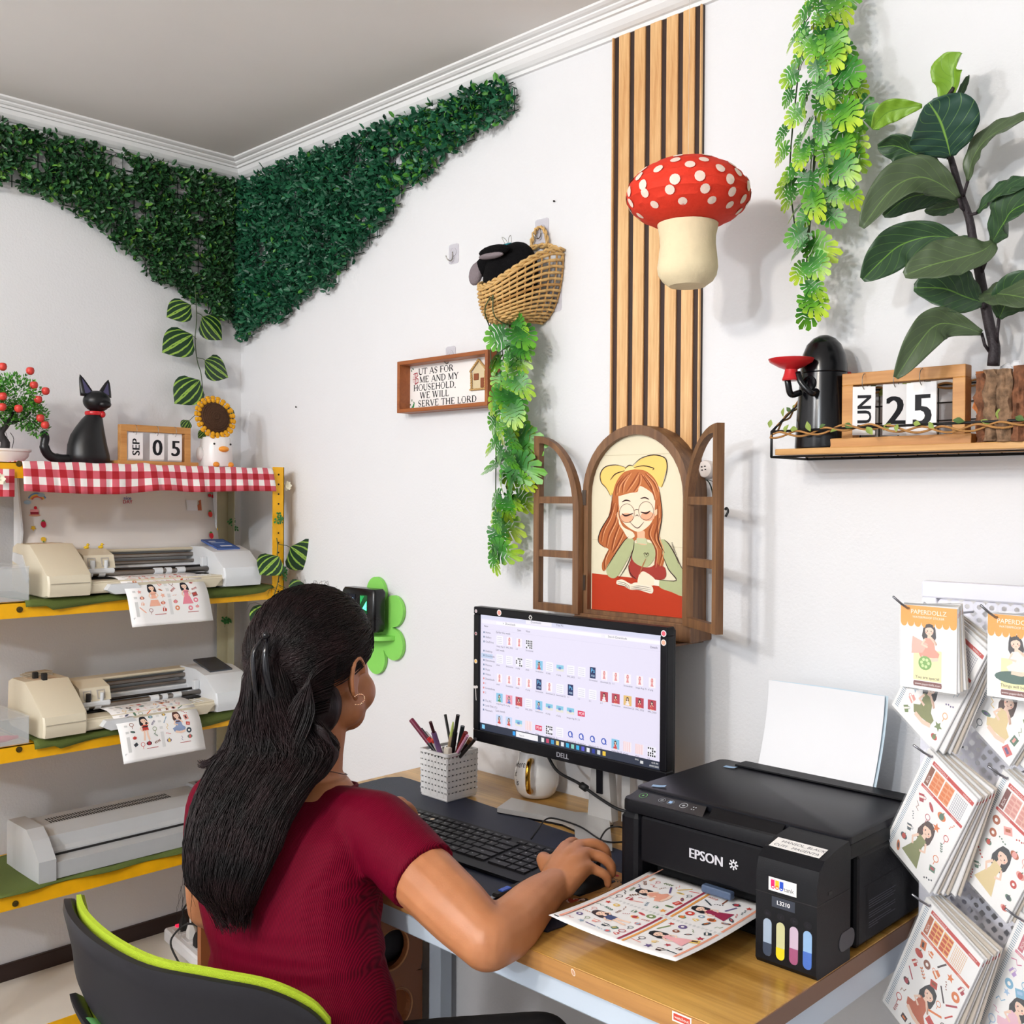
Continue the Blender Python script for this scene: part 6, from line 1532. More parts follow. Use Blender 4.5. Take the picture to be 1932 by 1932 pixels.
# ================================================================== desk
ZD = .771
DESKW = wood('desk_top_wood', 'd6a758', 'a0722c', 'x', 22, .3, .05, coat=.2); DESKE = wood('desk_edge_wood', 'c08c50', '99683a', 'x', 24, .4, .05)
LEGB = mat('leg_pale_blue', 'c6d2e0', .35); LEGD = mat('leg_grey', '8d98a6', .4)
dx0, dx1, dy0 = .912, 2.090, -.612
t = thing('desk', 'wooden desk with a pale blue metal frame standing along the right wall', 'desk', (1.5, -.306, 0))
def L(x, y, z): return (x - 1.5, y + .306, z)
MB().b2(L(dx0, dy0, ZD - .024), L(dx1, -.003, ZD), .0015).build('tabletop', DESKW, t)
MB().b2(L(dx0 - .001, dy0 - .0015, ZD - .0245), L(dx1 + .0015, dy0 + .0005, ZD - .0008)).build('edge_band', DESKE, t)
MB().b2(L(dx1, dy0, ZD - .0245), L(dx1 + .0015, -.003, ZD - .0008)).build('edge_band', mat('edge_brown', '7c5a44', .5), t)
for nm, lo, hi in (('apron', (dx0 + .01, dy0 + .012, ZD - .064), (dx1 - .01, dy0 + .042, ZD - .0245)), ('apron', (dx0 + .01, -.045, ZD - .064), (dx1 - .01, -.015, ZD - .0245)),
                   ('apron', (dx0 + .01, dy0 + .04, ZD - .064), (dx0 + .04, -.04, ZD - .0245)), ('apron', (dx1 - .032, dy0 + .04, ZD - .064), (dx1 - .002, -.04, ZD - .0245))):
    MB().b2(L(*lo), L(*hi), .002).build(nm, LEGB, t)
for x, y in ((dx0 + .002, -.052), (dx0 + .002, dy0 + .012), (dx1 - .042, -.052), (dx1 - .042, dy0 + .012)):
    lg = MB().b2(L(x, y, 0), L(x + .040, y + .036, ZD - .025), .002).build('leg', LEGB, t)
    MB().b2(L(x - .001, y - .001, 0), L(x + .041, y + .037, .012), .002).build('foot_cap', DRK, lg)
# stickers on the desk front
A = Art(plane_fn(L(0, dy0 - .0016, 0), (1, 0, 0), (0, 0, 1), (0, -1, 0)))
p = ony(1083, 1834, dy0); A.ell(p.x, p.z, .003, .005, 'f0e6da', rot=.5, l=1); A.ell(p.x, p.z, .0022, .004, 'c99a7a', rot=.5, l=2)
p = ony(1289, 1923, dy0); A.rect(p.x - .015, p.z - .006, p.x + .013, p.z + .006, 'f4eee8', 1); A.rect(p.x - .013, p.z - .004, p.x + .011, p.z + .004, 'cc4a3a', 2); A.text('watchout', p.x - .001, p.z - .0018, .0055, 'f8eee8', cx=True, l=3)
A.build('edge_sticker', t)
A = Art(plane_fn(L(0, dy0 + .0118, 0), (1, 0, 0), (0, 0, 1), (0, -1, 0)))
for px, py in ((1153, 1884), (1176, 1894)):
    p = ony(px, py, dy0 + .012); A.ell(p.x, p.z, .0062, .0062, 'f2f2ee', l=1); A.ell(p.x, p.z, .0055, .0055, 'a59a6e', l=2); A.line([(p.x - .003, p.z), (p.x - .001, p.z - .0025), (p.x + .0035, p.z + .003)], .0011, 'ffffff', 3)
A.build('round_stickers', t)

# brown side cabinet with round hand holes, under the left part of the desk
WB = mat('cabinet_brown', '8a5230', .35, var=.08, vscale=5)
t = thing('side_cabinet', 'brown wooden side cabinet with round cut-out holes, left of the desk', 'cabinet', (.745, -.27, 0))
def L(x, y, z): return (x - .745, y + .27, z)
cX = .900; h1, h2 = onx(741, 1792, cX), onx(748, 1903, cX)
def panel_with_holes(x0, x1, z0, z1, holes, fn):
    zs = sorted(h[1] for h in holes); b = MB(); cuts = [z0] + [(a + c) / 2 for a, c in zip(zs, zs[1:])] + [z1]
    for (hx_, hz_, r), za, zb_ in zip(sorted(holes, key=lambda q_: q_[1]), cuts, cuts[1:]):
        n = 32; o_ = []; i_ = []
        for k in range(n):
            a = 2 * pi * (k + .5) / n; c_, s_ = cos(a), sin(a)
            tx = ((x1 - hx_) / c_ if c_ > 0 else (x0 - hx_) / c_) if abs(c_) > 1e-6 else 1e9; tz = ((zb_ - hz_) / s_ if s_ > 0 else (za - hz_) / s_) if abs(s_) > 1e-6 else 1e9
            q_ = min(tx, tz); o_.append((hx_ + c_ * q_, hz_ + s_ * q_)); i_.append((hx_ + r * c_, hz_ + r * s_))
        b.holed(o_, i_, fn)
    return b
panel_with_holes(-.47, -.060, .02, .58, [(h1.y, h1.z, .045), (h2.y, h2.z, .042)], lambda u, v, k: L(cX - .015 * (1 - k), u, v)).build('side_panel', WB, t)
MB().b2(L(.60, -.47, .02), L(.615, -.06, .58)).build('side_panel', WB, t)
MB().b2(L(.60, -.47, .58), L(cX, -.06, .595)).build('top_board', WB, t)
MB().b2(L(.615, -.075, .02), L(cX - .015, -.06, .58)).build('back_board', WB, t)
MB().b2(L(.615, -.47, .30), L(cX - .015, -.075, .312)).build('inner_shelf', WB, t)
MB().b2(L(.615, -.47, .02), L(cX - .015, -.075, .032)).build('inner_shelf', WB, t)
for hh in (h1, h2):
    MB().at(L(cX + .0005, hh.y, hh.z), (0, pi / 2, 0)).loft([[(r * cos(2 * pi * k / 28), r * sin(2 * pi * k / 28), z) for k in range(28)] for r, z in ((.0445, -.001), (.0475, .0012), (.0475, -.001))], True, False).build('hole_rim', mat('rim_brown', 'b07a50', .3), t)
t = thing('folded_bag', 'dark folded fabric seen inside the upper round hole of the brown cabinet', 'bag', (.78, h1.y, .313))
MB().box((0, 0, .045), (.19, .14, .09), .03).build('body', mat('dark_fabric', '32343c', .8), t, True)

# ================================================================== things on the desk
t = thing('desk_mat', 'dark navy desk mat under the keyboard', 'mat', (1.33, -.37, ZD))
pts = []; x0, x1, y0, y1, r = .935, 1.742, -.560, -.150, .03
c1 = [(x1 - r, y1 - r, 0)]
for (cx_, cy_, a0) in ((1.62 - 0, -.190 - 0, 0), ):
    pass
def rrect(x0, x1, y0, y1, r, n=5):
    o_ = []
    for (cx_, cy_, a0) in ((x1 - r, y1 - r, 0), (x0 + r, y1 - r, pi / 2), (x0 + r, y0 + r, pi), (x1 - r, y0 + r, 3 * pi / 2)):
        for k in range(n): a = a0 + pi / 2 * k / (n - 1); o_.append((cx_ + r * cos(a), cy_ + r * sin(a)))
    return o_
poly = [(x0, -.545), (x0, -.20), (x0 + .02, -.172), (x0 + .05, -.170), (1.68, -.214), (1.712, -.225), (1.716, -.26), (1.745, -.525), (1.742, -.556), (1.71, -.560)]
MB().prism(list(reversed(poly)), lambda u, v, k: (u - 1.33, v + .37, .0004 + .0022 * (1 - k))).build('pad', mat('navy_leatherette', '1a2136', .5, bump=.3, bscale=900), t)
t = thing('mouse_pad', 'tan mouse pad printed with leaves, beside the keyboard', 'mat', (1.66, -.40, ZD + .0026))
poly = [(1.605, -.500), (1.588, -.44), (1.578, -.40), (1.60, -.345), (1.668, -.302), (1.700, -.305), (1.708, -.33), (1.712, -.40), (1.715, -.52), (1.69, -.535), (1.63, -.53)]
MB().prism(list(reversed([(a, b) for a, b in poly])), lambda u, v, k: (u - 1.66, v + .40, .0004 + .0020 * (1 - k))).build('pad', mat('pad_tan', 'b9803f', .6), t)
A = Art(plane_fn((0, 0, .0024), (1, 0, 0), (0, 1, 0))); rnd = random.Random(2)
for u, v, a in ((.030, .065, .2), (-.06, .02, 1.2), (.02, -.12, .4), (-.02, -.11, 2.6), (-.055, -.02, .3)):
    A.line([(u + (k - 3) * .006 * cos(a), v + (k - 3) * .006 * sin(a)) for k in range(7)], .0012, '2c3024', 1)
    for k in range(-3, 4):
        for s in (-1, 1): A.ell(u + k * .006 * cos(a) - s * .004 * sin(a), v + k * .006 * sin(a) + s * .004 * cos(a), .0033, .0016, '2c3024', rot=a + s * .8, n=7, l=1)
A.ell(.018, .082, .0055, .004, 'b3242c', l=1)
girl(A, .040, -.045, .014, '3a2018', 'c84a2c', pose=2, rot=-.6)
for k in range(6): A.line([(.040 + .006 * k * .3, .0 + k * .004), (.048, .004 + k * .004)], .001, '5a2a1c', 1)
A.poly([(-.045, -.005), (-.01, .035), (-.03, .04), (-.06, .01)], '243c40', 1)
A.build('print', t)

# ---- keyboard
KB = mat('keyboard_black', '101116', .45, spec=.3); KC = mat('keycap_black', '15161b', .4, spec=.35)
kfl, kfr = Vector((1.180, -.465, 0)), Vector((1.600, -.462, 0))
kM = Matrix.Translation((1.168, -.474, ZD + .0028)) @ Matrix.Rotation(radians(2.2), 4, 'Z')
t = thing('keyboard', 'slim black full-size keyboard with a few white stickers on its keys', 'keyboard', m=kM)
kw, kd = .425, .142
def kz(v): return .006 + .008 * v / kd
b = MB(); b.prism(rrect(0, kw, 0, kd, .008), lambda u, v, k: (u, v, .001 if k == 0 else kz(v))); b.build('base', KB, t)
u0 = .0186; rows = [
    [1] + [0] + [.92] * 14, ]
gap = .0014
def key(u, v, wk, lab='', dk_=.0165, stk=None):
    z = kz(v)
    o = inst('key', KEYM(wk, dk_), t, Matrix.Translation((u + wk / 2, v + dk_ / 2, z)))
    return (u + wk / 2, v + dk_ / 2, z + .0032)
_k = {}
def KEYM(w, d):
    k = (round(w, 4), round(d, 4))
    if k not in _k:
        b = MB(); a, c = w / 2 - gap / 2, d / 2 - gap / 2
        vs = [(sx_ * a, sy * c, 0) for sx_, sy in ((-1, -1), (1, -1), (1, 1), (-1, 1))] + [(sx_ * (a - .0009), sy * (c - .0009), .0030) for sx_, sy in ((-1, -1), (1, -1), (1, 1), (-1, 1))]
        b.add(vs, [(0, 1, 5, 4), (1, 2, 6, 5), (2, 3, 7, 6), (3, 0, 4, 7), (4, 5, 6, 7)]); _k[k] = b.mesh('key', KC)
    return _k[k]
LEG = []
P_ = .0209
def row(v, specs, d=.0178):
    u = .008
    for sp in specs:
        if isinstance(sp, tuple): w_, l_ = sp
        else: w_, l_ = 1, sp
        if l_ is None: u += w_ * P_; continue
        c_ = key(u, v, w_ * P_, l_, d); LEG.append((c_, l_)); u += w_ * P_
row(.1200, [(1, 'Esc')] + [(.96, 'F%d' % i) for i in range(1, 13)] + [(1, 'Prt'), (.9, None), (.98, 'Ins'), (.98, 'Hm'), (.98, 'Up'), (.98, 'Del')], .0120)
row(.1010, list('`1234567890-=') + [(2, 'Back'), (.35, None), 'Num', '/', '*', '-'])
row(.0822, [(1.5, 'Tab')] + list('QWERTYUIOP[]') + [(1.5, '\\'), (.35, None), '7', '8', '9', '+'])
row(.0634, [(1.75, 'Caps')] + list("ASDFGHJKL;'") + [(2.25, 'Enter'), (.35, None), '4', '5', '6', '+'])
row(.0446, [(2.25, 'Shift')] + list('ZXCVBNM,./') + [(2.75, 'Shift'), (.35, None), '1', '2', '3', 'Ent'])
row(.0258, [(1.2, 'Ctrl'), (1.2, 'Fn'), (1.2, 'Win'), (1.2, 'Alt'), (4.7, ' '), (1.1, 'Alt'), (1.1, 'Ctrl'), (1.1, '<'), (1.1, '^'), (1.1, '>'), (.35, None), (2, '0'), '.', 'Ent'])
def klf(u, v, hh): return (u, v, kz(v) + .00305 + hh)
A = Art(klf, .00006)
for c_, l_ in LEG:
    s = .0062 if len(l_) == 1 else .0036
    A.text(l_, c_[0] - .004, c_[1] - .001, s, 'c9ccd2')
for (u, v) in ((.068, .111), (.108, .110), (.083, .089), (.105, .072)): A.ell(u, v, .0045, .0045, 'eadbc6', l=3)
A.build('key_legends', t)
MB().box((.335, .130, kz(.13)), (.002, .002, .0008)).build('status_light', mat('led_red', 'ff5a40', .4, emit='ff4030', es=3), t)
cab = mat('cable_black', '121214', .5)

# ---- pen cup
t = thing('pen_cup', 'white square woven plastic pen cup full of pens and markers', 'pen cup', m=Matrix.Translation((1.133, -.192, ZD + .0026)) @ Matrix.Rotation(radians(-1), 4, 'Z'))
cupm = mat('cup_white', 'eceae8', .4)
hw_, hh_ = .041, .098
b = MB()
nc, nr = 8, 7
for s in range(4):
    R_m = Matrix.Rotation(s * pi / 2, 4, 'Z')
    for j in range(nr):
        z0 = .006 + (hh_ - .014) * j / nr; z1 = .006 + (hh_ - .014) * (j + 1) / nr - .0028
        for i in range(nc):
            k = 1 + .04 * (z0 / hh_); u0_ = -hw_ + 2 * hw_ * i / nc; u1_ = -hw_ + 2 * hw_ * (i + 1) / nc
            o_ = .0005 if (i + j) % 2 == 0 else 0
            b.at(mtx=R_m); b.box(((u0_ + u1_) / 2, -hw_ * (1 + .05 * z0 / hh_) + .001 - o_ * .5, (z0 + z1) / 2), (u1_ - u0_ + .0002, .0022 + o_, z1 - z0 + .0001))
        for i in range(nc + 1):
            b.box((-hw_ + 2 * hw_ * i / nc, -hw_ * (1 + .05 * z0 / hh_) + .001, z1 + .0014), (.0050, .0018, .0029))
b.at(); tag(b.build('woven_walls', cupm, t), kind='stuff')
MB().box((0, 0, .003), (hw_ * 2, hw_ * 2, .006), .002).build('base', cupm, t)
o_ = rrect(-hw_ - .0035, hw_ + .0035, -hw_ - .0035, hw_ + .0035, .006); i_ = rrect(-hw_ + .001, hw_ - .001, -hw_ + .001, hw_ - .001, .004)
MB().holed(o_, i_, lambda u, v, k: (u, v, hh_ - .006 + .006 * k)).build('rim', cupm, t)
MB().box((0, 0, .04), (hw_ * 1.9, hw_ * 1.9, .07)).build('hole_shade', mat('cup_shade', '1c1c20', .8), t)  # dark block added so the weave holes read as shaded
def pen(lab, base, top, r, cols, cap=None):
    """pen standing in the cup: base inside, top = photo pixel at a real depth"""
    B = MW['pen_cup'] @ Vector(base); T_ = ony(top[0], top[1], top[2]); d = T_ - B
    t2 = thing('pen', lab, 'pen', B, group=None)
    n = len(cols)
    for i, (c, f0, f1, rr) in enumerate(cols):
        m = mat('pen_' + c, c, .35); MB().tube([d * f0, d * f1], [r * rr, r * (cols[i][3] if not (i == n - 1 and cap) else cap)], 12).build(('barrel', 'grip', 'cap', 'tip')[min(i, 3)], m, t2, 40)
bz_ = .01
pen('burgundy-capped marker leaning left in the pen cup, tallest on the left', (-.012, -.015, .08), (776, 1358, -.215), .0056, [('18181c', 0, .36, .95), ('6a1434', .36, 1, 1)])
pen('mauve marker with a thin brown end in the middle of the pen cup', (.008, -.026, .08), (812, 1362, -.255), .0056, [('17171b', 0, .18, .9), ('84618c', .18, .72, 1), ('4a2028', .72, 1, .62)])
pen('slim black and gold pen standing upright at the back of the cup', (.0, .010, .08), (840, 1348, -.175), .0030, [('141416', 0, .5, 1), ('1a1714', .5, 1, 1)])
pen('black brush pen standing upright right of the centre', (.016, -.008, .08), (864, 1349, -.205), .0050, [('131316', 0, .6, 1.05), ('1b1b1f', .6, .985, .8), ('131316', .985, 1, .82)])
pen('beige marker with a pale lime pointed cap', (.004, -.004, .08), (855, 1362, -.20), .0052, [('e2c9a0', 0, .6, 1), ('cfe07a', .6, 1, .9)], .3)
pen('white pen behind the burgundy marker', (-.016, .005, .08), (803, 1381, -.18), .0030, [('dedad8', 0, 1, 1)])
pen('grey pen close behind the burgundy marker', (-.020, -.004, .08), (795, 1375, -.20), .0030, [('4a4a52', 0, 1, 1)])
pen('black marker with a red end', (-.008, -.010, .08), (808, 1392, -.225), .0048, [('17171b', 0, .8, 1), ('d8323a', .8, 1, 1)])
pen('white marker with an orange-red end', (-.002, -.018, .08), (816, 1395, -.235), .0044, [('e6e0d8', 0, .85, 1), ('dc4a34', .85, 1, 1)])
pen('dark teal pen leaning right behind the black brush pen', (.020, .004, .08), (873, 1370, -.19), .0046, [('1c2a2c', 0, 1, 1)])
pen('dark red marker on the right of the cup', (.020, -.002, .08), (879, 1382, -.20), .0050, [('7a1c1c', 0, 1, 1)])
pen('pink pen on the right of the cup', (.026, -.010, .08), (882, 1388, -.215), .0034, [('d69ab4', 0, 1, 1)])
pen('short brown pen at the right edge of the cup', (.030, .0, .08), (888, 1394, -.20), .0048, [('2c1a14', 0, .8, 1), ('8a5a30', .8, 1, 1)])
pen('black pen leaning far right over the rim', (.032, -.004, .08), (897, 1394, -.215), .0034, [('1a1512', 0, 1, 1)])
t = thing('eraser', 'cream eraser cap standing at the front of the pen cup', 'eraser', MW['pen_cup'] @ Vector((.026, -.026, .080)))
MB().box((0, 0, .014), (.014, .012, .028), .002).build('body', mat('eraser_cream', 'e6dccb', .6), t)

# ---- mug
p = onz(1016, 1500, ZD)
t = thing('mug', 'white round-bellied mug with a gold handle and black script, behind the monitor', 'mug', (1.262, -.062, ZD + .0005))
MUGW = mat('mug_white', 'f0eeec', .12, coat=.5); GOLD = mat('gold', 'd8a440', .18, 1.0)
mp = [(.024, 0), (.034, .003), (.041, .012), (.0465, .028), (.0475, .042), (.045, .058), (.041, .072), (.0385, .088), (.038, .096), (.0365, .096), (.037, .088), (.040, .06), (.038, .02), (.001, .010)]
MB().lathe(mp, 40).build('body', MUGW, t, 60)
hm = Matrix.Rotation(radians(-62), 4, 'Z')
ht = [hm @ Vector(q_) for q_ in ((.040, 0, .082), (.056, 0, .084), (.068, 0, .072), (.070, 0, .05), (.064, 0, .030), (.048, 0, .022), (.042, 0, .022))]
MB().tube(spline(ht, 5), .0052, 12, True, 1.3).build('gold_handle', GOLD, t, True)
def mugf(u, v, hh):
    for a_, b_ in zip(mp, mp[1:]):
        if a_[1] <= v <= b_[1] and b_[1] > a_[1]: k = (v - a_[1]) / (b_[1] - a_[1]); r_q = a_[0] + (b_[0] - a_[0]) * k; break
    else: r_q = .04
    a = radians(-108) + u / .045; return ((r_q + .0003 + hh) * cos(a), (r_q + .0003 + hh) * sin(a), v)
A = Art(mugf)
for k, w_ in enumerate(('where', 'it', 'is')): A.text(w_, -.018 + .008 * k, .062 - .017 * k, .019, '17171a', rot=.15, skew=.35, sx=.8)
A.build('script', t)

# ---- monitor
MBK = mat('bezel_black', '0c0c12', .4, spec=.3); SIL = mat('stand_silver', 'c4c2c0', .4, .35)
ym = -.165
q0, q1 = ony(896, 1147, ym), ony(1252, 1192, ym)
mx0, mx1, mz1 = 1.1765, 1.666, 1.1685; mz0 = mz1 - .278
t = thing('monitor', 'black widescreen computer monitor showing a file window, with stickers on its bezel', 'monitor', ((mx0 + mx1) / 2, ym, ZD + .0005))
cxm = (mx0 + mx1) / 2
def L(x, y, z): return (x - cxm, y - ym, z - ZD - .0005)
bw_ = .0155
for nm, lo, hi in (('bezel', (mx0, ym, mz1 - bw_), (mx1, ym + .022, mz1)), ('bezel', (mx0, ym, mz0), (mx1, ym + .022, mz0 + .024)), ('bezel', (mx0, ym, mz0 + .024), (mx0 + bw_, ym + .022, mz1 - bw_)), ('bezel', (mx1 - bw_, ym, mz0 + .024), (mx1, ym + .022, mz1 - bw_))):
    MB().b2(L(*lo), L(*hi), .002).build(nm, MBK, t)
MB().b2(L(mx0 + .004, ym + .020, mz0 + .004), L(mx1 - .004, ym + .034, mz1 - .004), .004).build('back_shell', MBK, t)
MB().b2(L(mx0 + .09, ym + .034, mz0 + .04), L(mx1 - .09, ym + .054, mz1 - .05), .01).build('back_shell', MBK, t)
sx0_, sx1_, sz0_, sz1_ = mx0 + bw_, mx1 - bw_, mz0 + .024, mz1 - bw_
def screenmat(h, es=1.0):
    k = 'screen_' + h
    if k in MATS: return MATS[k]
    m, nt, b = newmat(k); b.inputs['Base Color'].default_value = (0.01, 0.01, 0.01, 1); b.inputs['Emission Color'].default_value = hexc(h) + (1,); b.inputs['Emission Strength'].default_value = es; b.inputs['Roughness'].default_value = .35
    MATS[k] = m; return m
sw, sh_ = sx1_ - sx0_, sz1_ - sz0_
A = Art(plane_fn(L(sx0_, ym + .006, sz0_), (1, 0, 0), (0, 0, 1), (0, -1, 0)), .00010)
SE = .78
A.rect(0, 0, sw, sh_, screenmat('e9e3f7', SE), 0)
def SR(x0, y0, x1, y1, c, l=1): A.rect(x0 * sw, y0 * sh_, x1 * sw, y1 * sh_, screenmat(c, SE), l)
def ST(s_, x, y, size, c='55506a', l=3): A.text(s_, x * sw, y * sh_, size, screenmat(c, SE), l=l)
SR(0, .965, 1, 1, 'dcdcf2'); SR(.28, .965, .43, 1, 'f4f0fa', 2); SR(.005, .925, .995, .958, 'f3effa'); SR(.10, .93, .70, .953, 'fbf8fd', 2); SR(.72, .93, .99, .953, 'fbf8fd', 2)
SR(0, 0, 1, .062, '2f3648'); SR(.225, .008, .355, .054, 'f4f2f6', 2); ST('Search', .245, .020, .005, '777788')
for i, c in enumerate(('2fa0f0', 'f0f0f0', 'c84a6a', '3a9ad0', 'f0d070', 'e8e8ee', '2fb0e0', '8ad0c0', '30b0e8', '5a5ad0', 'e8e8f0', '3040a0', 'd8dce0', 'f0c83c')):
    x = (.205 if i == 0 else .375 + i * .028 - .028); SR(x, .014, x + .016, .048, c, 2)
SR(.012, .014, .030, .048, '8ad0f4', 2); SR(.90, .018, .915, .04, 'dddddd', 2); ST('4:19 PM', .955, .036, .0045, 'f0f0f0'); ST('09/05/2025', .945, .012, .0045, 'f0f0f0'); ST('ENG', .875, .036, .004, 'f0f0f0')
for i, (s_, y) in enumerate((('Home', .845), ('Gallery', .805), ('OneDrive', .765), ('Desktop', .685), ('Downloads', .645), ('Documents', .605), ('Pictures', .565), ('Music', .525), ('Videos', .485), ('Downloads', .445), ('1', .405), ('Screenshots', .365), ('2', .325), ('This PC', .255), ('Local Disk (C:)', .215), ('Network', .175))):
    if s_ == 'Downloads' and i == 4: SR(.005, y - .018, .078, y + .022, 'c5d4ee', 2)
    SR(.018, y - .004, .026, y + .012, ('7a8aa8', 'e08a8a')[9 <= i <= 12], 3); ST(s_, .032, y - .004, .0058)
ST('Downloads', .31, .975, .006); ST('This PC', .455, .975, .006); ST('Search Downloads', .735, .935, .0058); ST('New', .022, .895, .006); ST('Sort', .23, .895, .0058); ST('View', .28, .895, .0058); ST('Details', .945, .895, .0058); ST('>  Downloads', .14, .935, .0062)
SR(.0, .878, 1, .8795, 'd4cfe6', 2); SR(.085, .07, .0862, .875, 'e0dbee', 2)
ST('Earlier this week', .098, .855, .006); ST('Last week', .098, .705, .006); ST('Last month', .098, .185, .006)
rnd = random.Random(9)
def thumb(x, y, k, w_=.040, h_=.075):
    x1 = x + w_; y1 = y + h_; m = (x + x1) / 2
    if k == 'ps': SR(x + .004, y, x1 - .006, y1 + .012, '12285e', 2); ST('Ps', x + .009, y + .045, .011, '7ad0ff'); ST('PSB', x + .011, y + .012, .0055, 'cfe8ff')
    elif k == 'pdf': SR(x, y + .015, x1 - .002, y1 - .018, 'e02a5a', 2); ST('PDF', x + .006, y + .025, .0078, 'ffffff')
    elif k == 'bw':
        SR(x, y, x1, y1, 'f4f2fa', 2)
        for i in range(4):
            for j in range(4):
                if rnd.random() < .75: SR(x + .002 + i * .010, y + .002 + j * .018, x + .0085 + i * .010, y + .015 + j * .018, '17161c', 3)
    elif k == 'pink':
        SR(x + .004, y, x1 - .004, y1, 'f8f2f8', 2); girl(Sc, m * sw, (y + h_ * .5) * sh_, .0056, 'e0707c', 'e89a9c', 'f4cfc0', pose=0)
    elif k == 'girl':
        SR(x, y, x1, y1, rnd.choice(('8ac8e8', 'f0a0b4', 'c8d8f4', 'e8c07a', 'c04a5a')), 2); girl(Sc, m * sw, (y + h_ * .35) * sh_, .0066, '26222c', rnd.choice(('d04a4a', 'f2ecf4', '4a9a6a', '5a7ac8')), pose=2)
    elif k == 'doc':
        SR(x, y, x1, y1, 'f6f4fb', 2)
        for j in range(4): SR(x + .004, y + .01 + j * .016, x1 - .006, y + .013 + j * .016, 'c0bcd4', 3)
    elif k == 'land': SR(x, y + .015, x1, y1 - .010, '8acbe4', 2); SR(x, y + .015, x1, y + .035, 'e8e4d8', 3); SR(x + .012, y + .03, x + .026, y + .05, '6a8ac8', 3)
    elif k == 'grid':
        SR(x, y, x1, y1, 'f9eef2', 2)
        for i in range(4): SR(x + .002 + i * .0095, y, x + .0065 + i * .0095, y1, 'f2c8cc', 3)
    elif k == 'blue': A.ring(m * sw, (y + .04) * sh_, .0052, .0022, screenmat('3a5ac0', SE), 3, 10); A.line([(m * sw + .002, (y + .055) * sh_), (m * sw + .006, (y + .015) * sh_)], .0018, screenmat('3a5ac0', SE), 3)
    ST(rnd.choice(('1-1', 'Screenshot', 'download (2)', 'a1.png', '2-1', 'IMG_2025', 'sheet', 'image Aug 25')), x, y - .022, .0045)
class ScreenArt:   # lets the figure drawing use glowing screen colours
    def poly(s, p, c, l=None): A.poly(p, screenmat(c, SE), (l or 1) + 2)
    def line(s, p, w_, c, l=None, taper=False): A.line(p, w_, screenmat(c, SE), (l or 1) + 2)
    def ell(s, u, v, a, b_, c, rot=0, n=14, l=None): A.ell(u, v, a, b_, screenmat(c, SE), rot, n, (l or 1) + 2)
Sc = ScreenArt()
for y, ks in ((.760, ['doc', 'pink', 'pink', 'bw']), (.600, ['doc', 'doc', 'bw', 'doc', 'girl', 'doc', 'land', 'doc', 'doc', 'ps', 'pink', 'pink', 'pink', 'pink', 'pink']), (.435, ['pink', 'pink', 'pink', 'pink', 'ps', 'pink', 'doc', 'ps', 'doc', 'doc', 'girl', 'girl', 'girl', 'girl', 'girl']),
              (.270, ['girl', 'girl', 'girl', 'doc', 'girl', 'land', 'land', 'land', 'pdf']), (.085, ['girl', 'girl', 'land', 'grid', 'pdf', 'bw', 'doc', 'blue', 'blue', 'blue', 'blue', 'girl', 'grid', 'grid', 'bw'])):
    for i, k in enumerate(ks): thumb(.102 + i * .0595, y, k)
A.build('screen', t)
# bezel stickers and logo
A = Art(plane_fn((0, -.0002, 0), (1, 0, 0), (0, 0, 1), (0, -1, 0)))
for s_ in (0, .0004, .0008): A.text('DELL', -.013 + s_ , L(0, 0, mz0 + .007)[2], .0135, 'a9a9b2', sx=1.05)
def bs(px, py):
    q_ = ony(px, py, ym); u = q_.x - cxm; return (-.2372 if u < -.222 else .2372 if u > .205 else u), min(q_.z, mz1 - .0072) - ZD - .0005
for px, py, c, r_q in ((899, 1153, 'b9a0a8', .003), (942, 1156, 'f0a89a', .0055), (895, 1247, 'f2c46a', .004), (1241, 1194, 'e86a7a', .005), (1240, 1211, 'f4b49a', .0048), (896, 1195, '9a4a5a', .003)):
    u, v = bs(px, py); A.ell(u, v, r_q * 1.15, r_q * 1.15, 'f6f0f0', l=1); A.ell(u, v, r_q * .85, r_q * .85, c, l=2)
u, v = bs(1001, 1165)
for k in range(8): A.ell(u + .0035 * cos(k * pi / 4), v + .0035 * sin(k * pi / 4), .0016, .001, 'f4f2f0', rot=k * pi / 4, n=7, l=1)
u, v = bs(892, 1300); A.ell(u - .003, v + .005, .004, .003, 'e8e4e2', l=1); A.ell(u + .003, v + .006, .004, .003, 'e8e4e2', l=1); A.line([(u, v + .004), (u + .001, v - .012), (u + .002, v - .022)], .0018, 'e8e4e2', 1)
u, v = bs(1232, 1473); A.ell(u, v, .0028, .0028, screenmat('4aa0ff', 3), l=1)
A.build('bezel_stickers', t)
# stand: broad two-armed flat foot and split neck
def foot(pts, z0, z1): return MB().prism(pts, lambda u, v, k: (u - cxm, v - ym, z0 + (z1 - z0) * (1 - k)))
p_ = [onz(x, y, ZD + .010) for x, y in ((938, 1527), (965, 1508), (1085, 1535), (1158, 1540), (1157, 1550), (1150, 1552), (1155, 1600), (1086, 1592), (1084, 1560), (1062, 1550), (1040, 1545))]
pf = [(q_.x, q_.y) for q_ in p_]
foot(list(reversed(pf)), .004, .013).build('foot', SIL, t)
pf2 = [(a - .0, b_ + .0) for a, b_ in pf]
foot(list(reversed(pf2)), .0, .004).build('foot_underside', MBK, t)
n0, n1 = ony(1090, 1555, -.105), ony(1125, 1560, -.105)
MB().loft([[(x - cxm, y - ym, z) for x, y in ((xa, ya_), (xb, ya_), (xb, ya_ + .020), (xa, ya_ + .020))] for xa, xb, ya_, z in ((1.448, 1.508, -.118, .010), (1.458, 1.498, -.118, .12), (1.458, 1.496, -.122, .20))]).build('neck', SIL, t)
